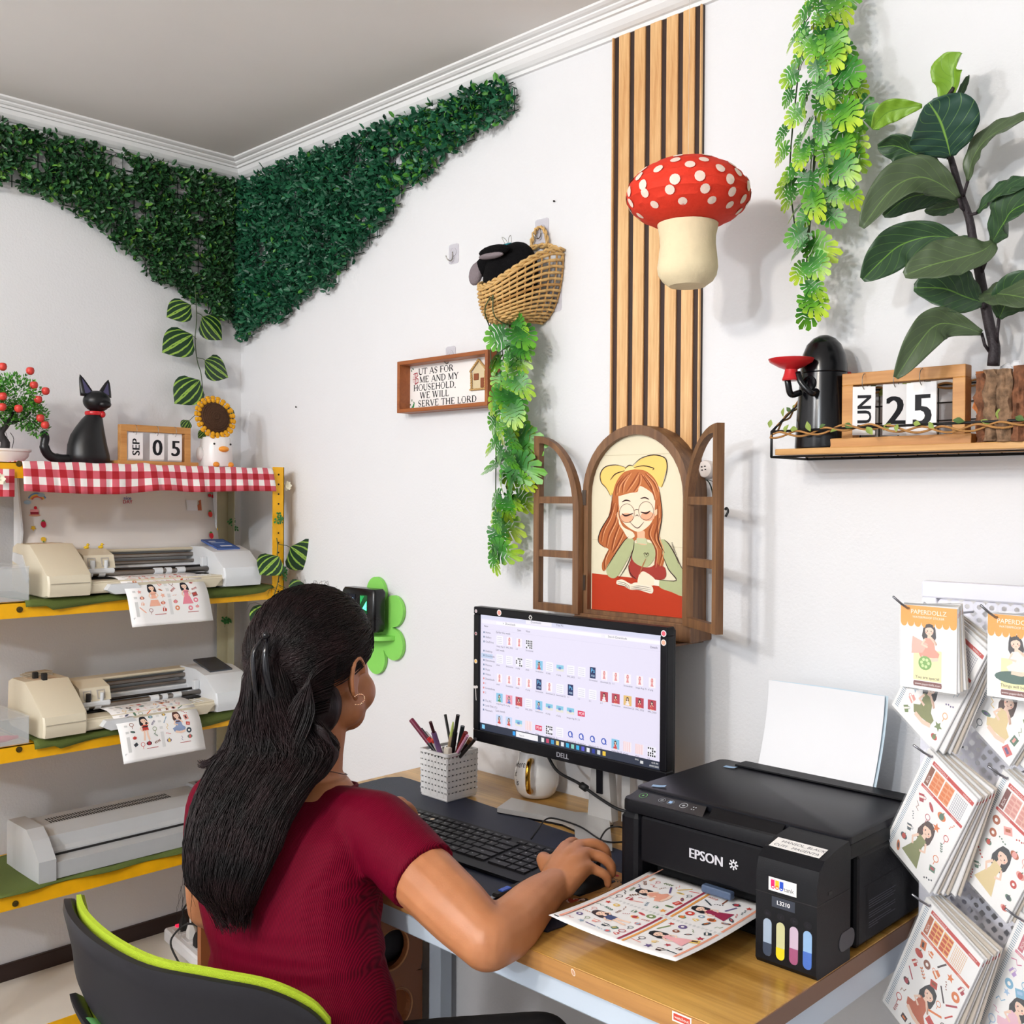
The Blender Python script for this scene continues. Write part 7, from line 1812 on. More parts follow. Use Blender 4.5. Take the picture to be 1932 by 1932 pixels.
MB().loft([[(x - cxm, y - ym, z) for x, y in ((xa, -.121), (xb, -.121), (xb, -.117), (xa, -.117))] for xa, xb, z in ((1.472, 1.486, .06), (1.470, 1.484, .19))]).build('neck_groove', MBK, t)
MB().loft([[(x - cxm, y - ym, z) for x, y in ((1.515, -.098), (1.535, -.098), (1.535, -.08), (1.515, -.08))] for z in (.010, .19)]).build('neck_rear_leg', SIL, t)
MB().b2(L(1.44, -.13, .93), L(1.51, -.118 + .03, 1.06)).build('neck_mount', MBK, t)

# ---- cables
def cable(lab, pts, r=.0022, extra=None):
    t = thing('cable', lab, 'cable', pts[0]); o = MB().tube(spline(pts, 8), r, 8).build('cord', cab, t, True, world=True)
    if extra:
        P = spline(pts, 8); i = int(len(P) * extra); MB().tube([P[i], P[i + 2]], r * 2.3, 10).build('ferrite_core', cab, t, True, world=True)
cable('black monitor cable with a ferrite bead hanging under the screen', [ony(1030, 1420, -.125), ony(1052, 1455, -.13), ony(1092, 1478, -.14), ony(1130, 1505, -.145), ony(1170, 1528, -.15), ony(1215, 1535, -.13)], .0030, .42)
cable('thin black keyboard cable running to the monitor foot', [onz(1002, 1583, ZD + .010), onz(1015, 1565, ZD + .02), onz(1030, 1546, ZD + .022), onz(1050, 1545, ZD + .018), onz(1095, 1560, ZD + .018), onz(1140, 1587, ZD + .016), onz(1190, 1588, ZD + .010)], .0016)
cable('thin black mouse cable looping beside the printer', [onz(1128, 1612, ZD + .012), onz(1130, 1590, ZD + .024), onz(1145, 1565, ZD + .026), onz(1168, 1560, ZD + .012), onz(1200, 1570, ZD + .008)], .0016)
# ---- mouse under the hand
t = thing('computer_mouse', 'black computer mouse under the right hand of the woman', 'mouse', (1.668, -.385, ZD + .005))
MB().loft([[(rx * cos(a), y + 0, max(0, rz * sin(a))) for a in [pi * i / 14 for i in range(15)]] for y, rx, rz in ((-.048, .008, .006), (-.044, .020, .016), (-.025, .028, .027), (0, .029, .031), (.025, .027, .026), (.042, .021, .018), (.048, .010, .009))], False, False).build('shell', mat('mouse_black', '1a1a1d', .4), t, True)
MB().b2((-.027, -.045, -.0005), (.027, .045, .001), .001).build('base', KB, t)
MB().at((0, .028, .024), (0, pi / 2, 0)).lathe([(.007, -.003), (.007, .003)], 14).build('scroll_wheel', DRK, t)
# ---- craft cutter
a_, b_ = onz(935, 1690, ZD + .008), onz(1000, 1662, ZD + .008)
d = (b_ - a_); an = atan2(d.y, d.x)
t = thing('craft_cutter', 'black and blue craft knife lying on the desk mat below the keyboard', 'knife', m=Matrix.Translation((a_.x, a_.y, ZD + .0075)) @ Matrix.Rotation(an, 4, 'Z'))
MB().box((.035, 0, 0), (.075, .014, .008), .003).build('handle', DRK, t); MB().box((.022, 0, .0045), (.022, .010, .003), .001).build('slider', mat('cutter_blue', '2a5ac8', .35), t); MB().box((-.012, 0, 0), (.022, .009, .0008)).build('blade', chrome, t)

# ================================================================== printer
PBK = mat('printer_black', '08090f', .5, bump=.15, bscale=900, spec=.28); PBK2 = mat('printer_lid', '12131a', .42, bump=.1, bscale=900, spec=.35); PGL = mat('printer_panel', '2a2c32', .25)
px0_, px1_, py0_, py1_ = 1.722, 2.088, -.366, -.078; ph = .152
t = thing('printer', 'black inkjet printer with ink tanks on its front right corner, printing a sticker sheet', 'printer', (1.902, -.243, ZD + .0005))
def L(x, y, z): return (x - 1.902, y + .243, z)
bd = MB(); o_ = rrect(px0_, px1_, py0_, py1_, .018)
def ring(ins, z): 
    q_ = rrect(px0_ + ins, px1_ - ins, py0_ + ins, py1_ - ins, max(.018 - ins, .004)); return [L(x, y, z) for x, y in q_]
# body with a paper mouth in the front: built as rear block, top block, left and right cheeks
MB().b2(L(px0_, py0_ + .06, .004), L(px1_, py1_, ph - .018), .006).build('body', PBK, t)
fp = MB(); fp.b2(L(px0_ + .038, py0_ + .004, .060), L(px1_ - .090, py0_ + .062, ph - .022), .003); fp.build('front_panel', PBK, t)
MB().b2(L(px0_, py0_, .004), L(px0_ + .0375, py0_ + .064, ph - .018), .010).build('left_cheek', PBK, t)
MB().b2(L(px0_ + .03, py0_ + .05, .004), L(px1_ - .08, py0_ + .061, .062)).build('paper_mouth', mat('mouth_dark', '060608', .7), t)
MB().b2(L(px0_ + .036, py0_ + .004, .004), L(px1_ - .088, py0_ + .062, .016), .002).build('output_slot_floor', PBK, t)
MB().loft([ring(0, ph - .018), ring(0, ph - .004), ring(.002, ph)]).build('scanner_unit', PBK, t, 40)
ld = MB(); q0_ = [L(x, y, ph + .0005) for x, y in rrect(px0_ + .002, px1_ - .002, py0_ + .034, py1_ - .002, .014)]; q1_ = [(a, b_, c + .010) for a, b_, c in q0_]; q2_ = [L(x, y, ph + .0125) for x, y in rrect(px0_ + .005, px1_ - .005, py0_ + .037, py1_ - .005, .013)]
ld.loft([q0_, q1_, q2_]).build('scanner_lid', PBK2, t, 40)
# sloping control strip at front left of the lid
MB().prism([(px0_ + .008, 0), (px0_ + .150, 0), (px0_ + .138, 1), (px0_ + .010, 1)], lambda u, v, k: L(u, py0_ + .006 + .030 * v, ph - .001 + .0095 * v * .9 + .001 * k)).build('control_panel', PGL, t)
MB().prism([(px0_ + .160, 0), (px1_ - .090, 0), (px1_ - .096, 1), (px0_ + .150, 1)], lambda u, v, k: L(u, py0_ + .003 + .030 * v, ph - .004 + .012 * v + .001 * k)).build('lid_grip', PBK, t)
A = Art(lambda u, v, hh: L(px0_ + .008 + u, py0_ + .006 + v, ph + .0002 + .0095 * v / .030 * .9 + hh), .0002)
for u, r_, c in ((.022, .0065, '6fae6a'), (.058, .0055, '8a8c92'), (.074, .0055, '8a8c92'), (.098, .0062, 'c4c6ca')): A.ring(u, .015, r_, .0008, c, 1, 20)
A.ell(.022, .015, .002, .002, '6fae6a', l=1); A.ell(.058, .015, .003, .003, '7a7c80', l=1); A.rect(.071, .012, .077, .018, '9fc0e8', 1); A.ell(.098, .015, .0024, .0024, '9a9ca0', l=1)
for u in (.114, .118): A.rect(u, .010, u + .002, .012, 'b0b2b6', 1); A.rect(u, .016, u + .002, .018, 'b0b2b6', 1)
A.build('button_marks', t)
# rear feed lid
MB().b2(L(px0_ + .05, py1_ - .038, ph + .0128), L(px1_ - .018, py1_ - .002, ph + .0165), .002).build('rear_feed_cover', PBK, t)
# ink tank unit
tx0, tx1, ty0 = px1_ - .087, px1_ + .002, py0_ - .058
prof = [(ty0 + .004, 0), (ty0, .006), (ty0, .122), (ty0 + .006, .140), (ty0 + .020, .151), (ty0 + .052, .158), (ty0 + .088, .1615), (ty0 + .093, .150), (ty0 + .093, 0)]
tk = MB().loft([[L(x, y, z) for y, z in prof] for x in (tx0, tx1)]).build('ink_tank_unit', PBK, t, 25)
MB().b2(L(tx0 - .0005, ty0 - .0004, .0955), L(tx1 + .0005, ty0 + .092, .0965)).build('tank_seam', DRK, tk)
lev = (('3f4a5c', '9fb0c4', .35), ('e8d42c', 'c8c89a', .32), ('a0587c', 'c8b4c8', .42), ('4a70c0', '8fb4dc', .45))
for i, (c, c2, f_) in enumerate(lev):
    x = tx0 + .018 + i * .0195; w2 = .0062
    def slot(z0, z1, y, top=True, bot=True):
        o_ = []
        for k in range(9): a = pi * k / 8; o_.append((x + w2 * cos(a), z1 - w2 + w2 * sin(a)) if top else None)
        o_ = [q_ for q_ in o_ if q_] if top else [(x + w2, z1), (x - w2, z1)]
        o_ += [(x + w2 * cos(pi + pi * k / 8), z0 + w2 + w2 * sin(pi + pi * k / 8)) for k in range(9)] if bot else [(x - w2, z0), (x + w2, z0)]
        return o_
    zf = .012 + .050 * f_
    MB().prism(slot(.012, .062, 0), lambda u, v, k: L(u, ty0 - .0006 * k, v)).build('tank_window', mat('tank_' + c2, c2, .25), tk)
    MB().prism(slot(.0122, zf, 0, False, True), lambda u, v, k: L(u, ty0 - .0006 - .0005 * k, v)).build('ink_level', mat('ink_' + c, c, .25), tk)
A = Art(plane_fn(L(0, ty0, 0), (1, 0, 0), (0, 0, 1), (0, -1, 0)), .0002)
def Lx(x): return x - 1.902 + 1.902 - 1.902
def U_(x): return x - L(0, 0, 0)[0] - 1.902
ux = tx0  # art plane origin is x = 0
A.rect(tx0 + .019, .101, tx0 + .060, .119, 'f2f0f0', 1)
for i, (c, u) in enumerate((('d8286a', .0225), ('f0c02c', .0290), ('2a50c0', .0355))): A.rect(tx0 + u, .107, tx0 + u + .0055, .116, c, 2)
for i, (ch, c) in enumerate((('e', 'd8286a'), ('c', 'e0702c'), ('o', '2a50c0'))): A.ring(tx0 + .0255 + i * .0062, .1068, .0022, .0013, c, 3, 12)
A.text('tank', tx0 + .0415, .1045, .0085, '55585e', l=2); A.text('EcoTank', tx0 + .022, .1165, .0022, '8a8c92', l=2)
A.rect(tx0 + .024, .080, tx0 + .058, .094, '3a3f4a', 1)
for b_ in (-.0002, 0, .0002): A.text('L3210', tx0 + .041 + b_, .0845, .0078, 'f2f2f4', cx=True, l=2)
for i, s_ in enumerate(('BK', 'Y', 'M', 'C')): A.ell(tx0 + .018 + i * .0195, .069, .006, .005, '1c1c20', l=1); A.text(s_, tx0 + .018 + i * .0195, .067, .005, '30303a', cx=True, l=2)
A.build('tank_labels', tk)
A = Art(plane_fn(L(0, py0_ + .004, 0), (1, 0, 0), (0, 0, 1), (0, -1, 0)), .0003)
for b_ in (-.0006, -.0003, 0, .0003, .0006, .0009): A.text('EPSON', px0_ + .128 + b_, .088, .0205, 'c9c9cf', l=2, sx=.95)
u, v = px0_ + .205, .0955
for k in range(8): A.line([(u + .0022 * cos(k * pi / 4), v + .0022 * sin(k * pi / 4)), (u + .0068 * cos(k * pi / 4), v + .0068 * sin(k * pi / 4))], .0020, 'd9d9dd', 1); A.ell(u + .0064 * cos(k * pi / 4), v + .0064 * sin(k * pi / 4), .0014, .0014, 'd9d9dd', l=1, n=8)
A.ring(u, v, .0036, .0012, 'd9d9dd', 1, 16); A.build('maker_logo', t)
# paper label with handwriting on the tank lid
def lab3(u, v, hh): return L(tx0 + .006 + u, ty0 + .022 + v * .98, .1518 + v * .205 + hh)
o = MB().prism([(0, 0), (.074, -.0), (.074, .025), (.0, .025)], lambda u, v, k: lab3(u, v, .0002 + .0004 * k)).build('handwritten_label', mat('label_white', 'f4f1ee', .6), tk)
A = Art(lambda u, v, hh: lab3(u, v, .0007 + hh), .0001); A.text('HANSOL_BLACK', .010, .0145, .0085, '6a6870', skew=.15, l=1); A.text('CUYI   MAGENTA', .004, .0035, .0085, '6a6870', skew=.15, l=1); A.build('handwriting', o)
# right side details: seams, grip hole, small print
A = Art(lambda u, v, hh: L(px1_ + .0002 + hh, u, v), .0002)
A.rect(py0_ + .075, .086, py1_ - .004, .0868, '050507', 1); A.rect(py0_ + .088, .004, py0_ + .0888, .086, '050507', 1); A.rect(py1_ - .09, .02, py1_ - .0894, .11, '08080b', 1)
for k in range(12):
    if k in (4, 8): continue
    n_ = (.085, .075, .085, .080, 0, .060, .085, .085, 0, .070, .085, .030)[k]; A.rect(py0_ + .094, .062 - k * .0034, py0_ + .094 + n_, .0632 - k * .0034, '55565e', 1)
A.build('side_print', t)
MB().prism([(py0_ + .025 + .012 * cos(a) * (1.6 if False else 1) + (.010 if cos(a) > 0 else -.010), .030 + .013 * sin(a)) for a in [2 * pi * k / 24 for k in range(24)]], lambda u, v, k: L(tx1 + .0006 * k, u, v)).build('side_recess', mat('recess', '2a2a34', .35), t)
MB().b2(L(tx1 - .0005, ty0 + .030, .1035), L(tx1 + .0008, ty0 + .040, .108)).build('latch', DRK, t)
# output tray
MB().b2(L(px0_ + .07, py0_ - .10, .014), L(px1_ - .15, py0_ + .03, .018), .001).build('output_tray', PBK, t)
MB().b2(L(px0_ + .17, py0_ - .155, .010), L(px0_ + .20, py0_ - .09, .016), .002).build('tray_extension', PBK, t)
MB().b2(L(px0_ + .155, py0_ - .004, .045), L(px0_ + .205, py0_ + .008, .056), .002).build('paper_guide', mat('guide_grey', '4a5a74', .4), t)
for x, y, lab, rz in ((px0_ + .035, py0_ + .055, 'front', .4), (px0_ + .05, py1_ - .05, 'rear', .1)):
    q_ = thing('blue_tape', 'small piece of blue tape stuck on the printer lid, at its %s left corner' % lab, 'tape', m=Matrix.Translation((x, y, ZD + .0005 + ph + .013)) @ Matrix.Rotation(rz, 4, 'Z'))
    MB().grid(lambda u, v: ((u - .5) * .022, (v - .5) * .012, .0006 + .004 * max(0, u - .5) ** 1.5), 6, 2).build('strip', mat('tape_blue', '8fb4d8', .4), q_, True)
# printed sheet in the tray
P0, P1, P2, P3 = (onz(x, y, z) for x, y, z in ((1035, 1727, ZD + .042), (1271, 1822, ZD + .036), (1443, 1740, ZD + .038), (1240, 1656, ZD + .050)))
t = thing('sticker_sheet', 'printed A4 sticker sheet with four picture panels, coming out of the printer', 'paper', P0)
# sheet spans x from the tray left to right and y towards the front edge
Pw = .21; Pl = .297
U = Vector((P1.x - P0.x, P1.y - P0.y, 0)).normalized(); V = Vector((-U.y, U.x, 0))
base = Vector((P0.x, P0.y, 0))
def ps(u, v, hh=0):
    """u along the front edge 0..Pw, v from the front edge back into the printer"""
    z = ZD + .030 + .0045 * ((u / Pw - .5) * 2) ** 2 * (1 - min(v / .2, 1)) + .010 * (1 - min(v / .15, 1)) ** 2 * .8 + .012 * min(v / .25, 1)
    return base + U * u + V * v + Vector((0, 0, z + hh))
o = MB().grid(lambda a, b_: ps(a * Pw, b_ * Pl * .82), 8, 16).build('paper', WHT, t, True, world=True); md = o.modifiers.new('solid', 'SOLIDIFY'); md.thickness = .0003
A = Art(lambda u, v, hh: ps(u, v, .0003 + hh), .00012); rnd = random.Random(31)
for (v0, flip) in ((.018, 0), ):
    pass
# panels are printed sideways: figures lie across the sheet
def rot_art(uc, vc, s, hair, dress, pose): girl(A, uc, vc, s, hair, dress, pose=pose, rot=pi / 2)
A.rect(.010, .150, .0125, .26, 'f0b09a', 1); A.rect(.010, .016, .0125, .135, 'f0b09a', 1)
for x_, c in ((.110, 'a03a50'), (.118, 'e8a050'), (.010, 'e89a84'), (.200, 'e8a084')): A.rect(x_ - .002, .012, x_ + .002, .115, c, 2, 4); A.rect(x_ - .002, .125, x_ + .002, .225, c, 2, 4)
for i in range(30): A.rect(.006 + i * .0066, .1175, .0095 + i * .0066, .1225, 'd8d8d8', 1)
for uc, vc, hair, dress, pose in ((.058, .170, '26262c', 'e8a38c', 2), (.155, .172, '26262c', '9c2f50', 0), (.060, .064, '3a2a2c', '44507a', 1), (.158, .064, '26262c', 'f0b0b4', 0)):
    rot_art(uc, vc, .023, hair, dress, pose)
icons(A, .014, .016, .106, .114, .0125, 0, rnd, PAL, avoid=((.060, .030, .064, .018),)); icons(A, .122, .016, .198, .114, .0125, 0, rnd, PAL, avoid=((.158, .030, .064, .018),))
icons(A, .014, .128, .106, .222, .0125, 0, rnd, PAL, avoid=((.058, .030, .170, .018),)); icons(A, .122, .128, .198, .222, .0125, 0, rnd, PAL, avoid=((.155, .030, .172, .018),))
A.rect(.004, .006, .012, .009, '1c1c1e', 1)
A.mb.v and None
A.mb.v = [MW[t.name].inverted() @ p for p in A.mb.v]; A.build('print', t)
# blank sheets in the rear feed
for k, (lab, off, dxk) in enumerate((('front blank white sheet standing in the rear paper feed of the printer', 0, 0), ('pale blue-edged blank sheet behind the front one in the paper feed', .0035, .004))):
    t = thing('blank_paper', lab, 'paper', (1.9, py1_ + .002 + off, ZD + ph))
    x0_ = 1.797
    def bp(u, v, dxk=dxk, off=off):
        yy = py1_ - .006 + off * 1.0 + .030 * v - .040 * v * v * .3 - .012 * (v ** 3); return (x0_ - 1.9 + dxk + .205 * u + .018 * v, yy - (py1_ + .002 + off) + .006 * sin(u * 3.1) * v * (k + .4), .004 + .158 * v + .0)
    MB().grid(bp, 8, 12).build('sheet', mat('paper_blue', 'cfe2ee', .5) if k else mat('paper_white', 'f3f3f6', .55), t, True)
# ================================================================== office chair
def at3(px, py, depth):
    d = ray(px, py); return CAMP + d * (depth / FPX)
SHELL = mat('chair_shell', '1c1b20', .5, spec=.35); LIME = mat('lime_mesh', 'b6cf2c', .8, bump=1.0, bscale=700); CHB = mat('chair_black', '16161a', .6)
t = thing('office_chair', 'office chair with dark grey curved plastic back and lime green mesh edge', 'chair', (1.40, -.78, 0))
top = [(1.062, -.950, .742), (1.09, -.968, .752), (1.17, -.990, .752), (1.28, -1.000, .752), (1.395, -.990, .752), (1.49, -.950, .752), (1.56, -.905, .745), (1.605, -.868, .722), (1.628, -.846, .690)]
TP = spline(top, 5); nT = len(TP)
def shell(z_lo, off_in, thick, z_add, m, name, u0=0, u1=1, curve=.02, top_fn=None):
    i0, i1 = int(u0 * (nT - 1)), int(u1 * (nT - 1)); P = TP[i0:i1 + 1]; rings = []
    for i, p in enumerate(P):
        d = (P[min(i + 1, len(P) - 1)] - P[max(i - 1, 0)]); d.z = 0; d.normalize(); nrm = Vector((-d.y, d.x, 0))   # towards the sitter
        a = i / (len(P) - 1); zt_ = (p.z if top_fn is None else top_fn(a)) + z_add
        zl = z_lo(a) if callable(z_lo) else z_lo
        zl = min(zl, zt_ - .004); ring = []
        K = 8
        for k in range(K + 1):
            q_ = k / K; z = zt_ + (zl - zt_) * q_; bow = curve * sin(q_ * 1.5) 
            ring.append(Vector((p.x, p.y, z)) + nrm * (off_in + bow - thick / 2 * (1 if 0 < k < K else .5)))
        for k in range(K, -1, -1):
            q_ = k / K; z = zt_ + (zl - zt_) * q_; bow = curve * sin(q_ * 1.5)
            ring.append(Vector((p.x, p.y, z)) + nrm * (off_in + bow + thick / 2 * (1 if 0 < k < K else .5)))
        rings.append(ring)
    return MB().loft(rings).build(name, m, t, 50, world=True)
shell(lambda a: .612 + .06 * abs(a - .5) ** 2 * 4 * .8, 0, .020, 0, SHELL, 'back_shell')
shell(lambda a: .50, .017, .014, .005, LIME, 'mesh_pad', .02, .985)
shell(lambda a: .46 + .10 * abs(a - .5) * 2, .004, .018, 0, SHELL, 'lower_back_shell', .20, .80, .03, lambda a: .602 + .02 * abs(a - .5) * 2)
shell(lambda a: .600, .006, .006, 0, mat('slot_green', '5a9a5a', .6), 'slot_mesh', .30, .70, .02, lambda a: .616)
def L(x, y, z): return (x - 1.40, y + .78, z)
MB().loft([[L(1.37 + sx_ * w, y + sy * .012, z) for sx_, sy in ((-1, -1), (1, -1), (1, 1), (-1, 1))] for w, y, z in ((.045, -.985, .56), (.045, -.975, .46), (.04, -.93, .385), (.04, -.80, .375))]).build('back_spine', CHB, t, 40)
MB().loft([[L(1.415 + .235 * k * cos(a) * (abs(cos(a)) ** -.25 if abs(cos(a)) > .05 else 1) * .9, -.735 + .225 * k * sin(a) * .98, z) for a in [2 * pi * (i + .5) / 36 for i in range(36)]] for k, z in ((.88, .395), (.98, .405), (1.0, .425), (.96, .445), (.80, .452), (.02, .452))]).build('seat', mat('seat_black', '1b1b20', .9, bump=.6, bscale=500), t, True)
MB().tube([L(1.41, -.75, .40), L(1.41, -.75, .11)], .026, 16).build('gas_column', CHB, t, 40)
for k in range(5):
    a = 2 * pi * k / 5 + .4; e = L(1.41 + .27 * cos(a), -.75 + .27 * sin(a), .075)
    MB().tube([L(1.41, -.75, .115), e], [.024, .014], 8).build('base_leg', CHB, t, True)
    MB().at((e[0], e[1], .028), (pi / 2, 0, a + pi / 2)).lathe([(.010, -.016), (.028, -.016), (.028, -.003), (.015, -.003), (.015, .003), (.028, .003), (.028, .016), (.010, .016)], 18).build('caster', CHB, t, 40)
    MB().tube([(e[0], e[1], .03), e], .006, 6).build('caster_stem', CHB, t)

# ================================================================== woman
def voxel(mb, name, m, parent, vox, smooth_it=4, sfac=.6, fn=None, world=True):
    """union the closed shapes in mb into one continuous skin"""
    me = mb.mesh('tmp', m); o = bpy.data.objects.new('tmp', me); COL.objects.link(o)
    md = o.modifiers.new('r', 'REMESH'); md.mode = 'VOXEL'; md.voxel_size = vox; md.use_smooth_shade = True
    s_ = o.modifiers.new('s', 'SMOOTH'); s_.factor = sfac; s_.iterations = smooth_it
    dg = bpy.context.evaluated_depsgraph_get(); dg.update(); me2 = bpy.data.meshes.new_from_object(o.evaluated_get(dg)); bpy.data.objects.remove(o); bpy.data.meshes.remove(me)
    me2.name = name; me2.materials.clear(); me2.materials.append(m)
    if fn:
        ns = [v.normal.copy() for v in me2.vertices]
        for v, n_ in zip(me2.vertices, ns): v.co = fn(v.co, n_)
    me2.transform(MW[parent.name].inverted())
    me2.polygons.foreach_set('use_smooth', [True] * len(me2.polygons)); me2.update()
    q_ = bpy.data.objects.new(name, me2); return linkchild(q_, parent)
def skinmat():
    m, nt, b = newmat('skin'); N = nt.nodes; Lk = nt.links
    tc = N.new('ShaderNodeTexCoord'); n = N.new('ShaderNodeTexNoise'); n.inputs['Scale'].default_value = 14; Lk.new(tc.outputs['Object'], n.inputs['Vector'])
    r = N.new('ShaderNodeValToRGB'); e = r.color_ramp.elements; e[0].position = .35; e[1].position = .68; e[0].color = hexc('a76a42') + (1,); e[1].color = hexc('bd7e56') + (1,)
    Lk.new(n.outputs['Fac'], r.inputs[0]); Lk.new(r.outputs[0], b.inputs['Base Color']); b.inputs['Roughness'].default_value = .45
    b.inputs['Subsurface Weight'].default_value = .12; b.inputs['Subsurface Radius'].default_value = (.012, .005, .003); b.inputs['Subsurface Scale'].default_value = .5
    n2 = N.new('ShaderNodeTexNoise'); n2.inputs['Scale'].default_value = 350; Lk.new(tc.outputs['Object'], n2.inputs['Vector'])
    bp = N.new('ShaderNodeBump'); bp.inputs['Strength'].default_value = .12; bp.inputs['Distance'].default_value = .001; Lk.new(n2.outputs['Fac'], bp.inputs['Height']); Lk.new(bp.outputs[0], b.inputs['Normal'])
    return m
SKIN = skinmat()
w = thing('person', 'woman with long dark hair in a crimson top, seated with her hand on the mouse', 'person', (1.42, -.76, .45))
SHR, SHL_ = Vector((1.486, -.660, .884)), Vector((1.182, -.750, .876))
ELR, WRR = Vector((1.734, -.668, .791)), Vector((1.690, -.487, .806))
ELL, WRL = Vector((1.122, -.735, .690)), Vector((1.235, -.520, .800))
rv = (SHR - SHL_); rv.z = 0; rv.normalize(); fv = Vector((-rv.y, rv.x, 0))
TOR = [((1.430, -.752, .49), .165, .125), ((1.430, -.755, .55), .162, .120), ((1.426, -.755, .61), .150, .108), ((1.414, -.750, .66), .140, .100), ((1.400, -.747, .70), .137, .098), ((1.380, -.745, .75), .143, .102), ((1.356, -.735, .80), .152, .108), ((1.342, -.722, .845), .158, .108), ((1.336, -.712, .880), .158, .098), ((1.336, -.704, .908), .135, .080), ((1.340, -.695, .930), .098, .064), ((1.345, -.688, .946), .070, .056)]
def ringz(c, a, b, n=28, sq=2.3, dz=0.0):
    o_ = []
    for i in range(n):
        th = 2 * pi * i / n; cx_, sx_ = cos(th), sin(th)
        k = (abs(cx_) ** sq + abs(sx_) ** sq) ** (-1 / sq)
        o_.append(Vector(c) + rv * (a * cx_ * k) + fv * (b * sx_ * k) + Vector((0, 0, dz * abs(cx_))))
    return o_
HC = Vector((1.330, -.662, 1.117)); hr, hf = Vector((.975, .222, 0)).normalized(), Vector((-.222, .975, 0)).normalized()
HM = Matrix(((hr.x, hf.x, 0, HC.x), (hr.y, hf.y, 0, HC.y), (0, 0, 1, HC.z), (0, 0, 0, 1))) @ Matrix.Rotation(radians(-6), 4, 'X')
b = MB()
b.loft([ringz(c, a - .007, d - .007) for c, a, d in TOR])
def limb(mb, pts, rr, seg=16, flat_=1.0):
    P = spline(pts, 6); n = len(P); R_ = []
    for i in range(n):
        f_ = i / (n - 1) * (len(rr) - 1); k = min(int(f_), len(rr) - 2); R_.append(rr[k] + (rr[k + 1] - rr[k]) * (f_ - k))
    mb.tube(P, R_, seg, True, flat_); mb.sphere(P[0], R_[0] * .98, 14, 10); mb.sphere(P[-1], R_[-1] * .98, 14, 10)
# shoulders and arms
for s_, e_, wr in ((SHR, ELR, WRR), (SHL_, ELL, WRL)):
    b.sphere(s_, .050, 16, 12)
    limb(b, [Vector((1.336, -.706, .888)), s_], [.05, .050])
    limb(b, [s_, s_.lerp(e_, .35) + Vector((0, 0, -.002)), s_.lerp(e_, .75), e_], [.050, .0505, .047, .040])
    limb(b, [e_, e_.lerp(wr, .3) + Vector((.004, 0, -.004)), e_.lerp(wr, .7), wr], [.041, .0415, .034, .0265])
# neck
limb(b, [Vector((1.342, -.692, .925)), Vector((1.340, -.680, .985)), Vector((1.338, -.668, 1.06))], [.058, .0515, .052])
# head
def hs(c, r): b.at(mtx=HM); b.sphere(c, r, 20, 14); b.at()
hs((0, -.012, .022), (.075, .094, .090)); hs((0, .030, -.020), (.064, .066, .085)); hs((0, .048, -.075), (.045, .040, .034)); hs((0, .020, -.062), (.055, .052, .042))
for sx_ in (-1, 1): hs((sx_ * .040, .050, -.040), (.033, .038, .036)); hs((sx_ * .050, .022, -.060), (.024, .036, .034)); hs((sx_ * .034, .046, -.075), (.026, .030, .028))
hs((0, .083, -.058), (.020, .016, .012)); hs((0, .096, -.034), (.0115, .014, .011)); hs((0, .090, -.018), (.008, .012, .022)); hs((0, .062, .03), (.05, .034, .04)); hs((0, .088, -.066), (.014, .008, .004)); hs((0, .079, -.092), (.018, .014, .014))
# ears
for sx_ in (-1, 1):
    b.at(mtx=HM @ Matrix.Translation((sx_ * .0790, -.006, -.012)) @ Matrix.Rotation(sx_ * .16, 4, 'Z') @ Matrix.Rotation(.16, 4, 'X') @ Matrix.Scale(1.12, 4))
    b.sphere((sx_ * .002, 0, 0), (.005, .0145, .026), 14, 10); b.sphere((sx_ * .003, .004, -.026), (.0048, .0075, .008), 10, 8)
    b.tube([(sx_ * .0105, .0165 * cos(a) - .001, .029 * sin(a) + .001) for a in [.1 + 4.0 * i / 18 for i in range(19)]], .0042, 8)
    b.tube([(sx_ * .0058, .0085 * cos(a) - .002, .016 * sin(a) - .001) for a in [.6 + 3.6 * i / 12 for i in range(13)]], .0026, 6)
    b.at()
# right hand on the mouse
def hand(mcp, pips, tips, wrist, thumb, k=1.0, cu=1.0):
    mcp = [Vector(q_) for q_ in mcp]; P2 = [m_ + (Vector(q_) - m_) * (.5 + .5 * cu) * (.75 if cu < 1 else 1) for m_, q_ in zip(mcp, pips)]
    tips = [tuple(p2 + (Vector(q_) - Vector(po)) * (cu if cu < 1 else 1) + Vector((0, 0, -.006 * j if cu < 1 else 0)) for j, q_ in enumerate(tt)) for p2, po, tt in zip(P2, pips, tips)]; pips = P2
    mid = sum((Vector(m_) for m_ in mcp), Vector()) / 4
    for i, m_ in enumerate(mcp): limb(b, [wrist + (Vector(m_) - mid) * .45, wrist.lerp(Vector(m_), .55) + (Vector(m_) - mid) * .15 + Vector((0, 0, .003)), Vector(m_)], [.0190 * k, .0165 * k, (.0118, .0122, .0116, .0104)[i] * k], 12)
    for i in range(4):
        r_ = (.0098, .0102, .0095, .0084)[i] * k; limb(b, [mcp[i], pips[i], tips[i][0], tips[i][1]], [r_ * 1.08, r_, r_ * .94, r_ * .78], 10)
    limb(b, [wrist + Vector(thumb[0]) * .0, Vector(thumb[0]), Vector(thumb[1]), Vector(thumb[2]), Vector(thumb[3])], [.018 * k, .0165 * k, .0125 * k, .0105 * k, .0082 * k], 12)
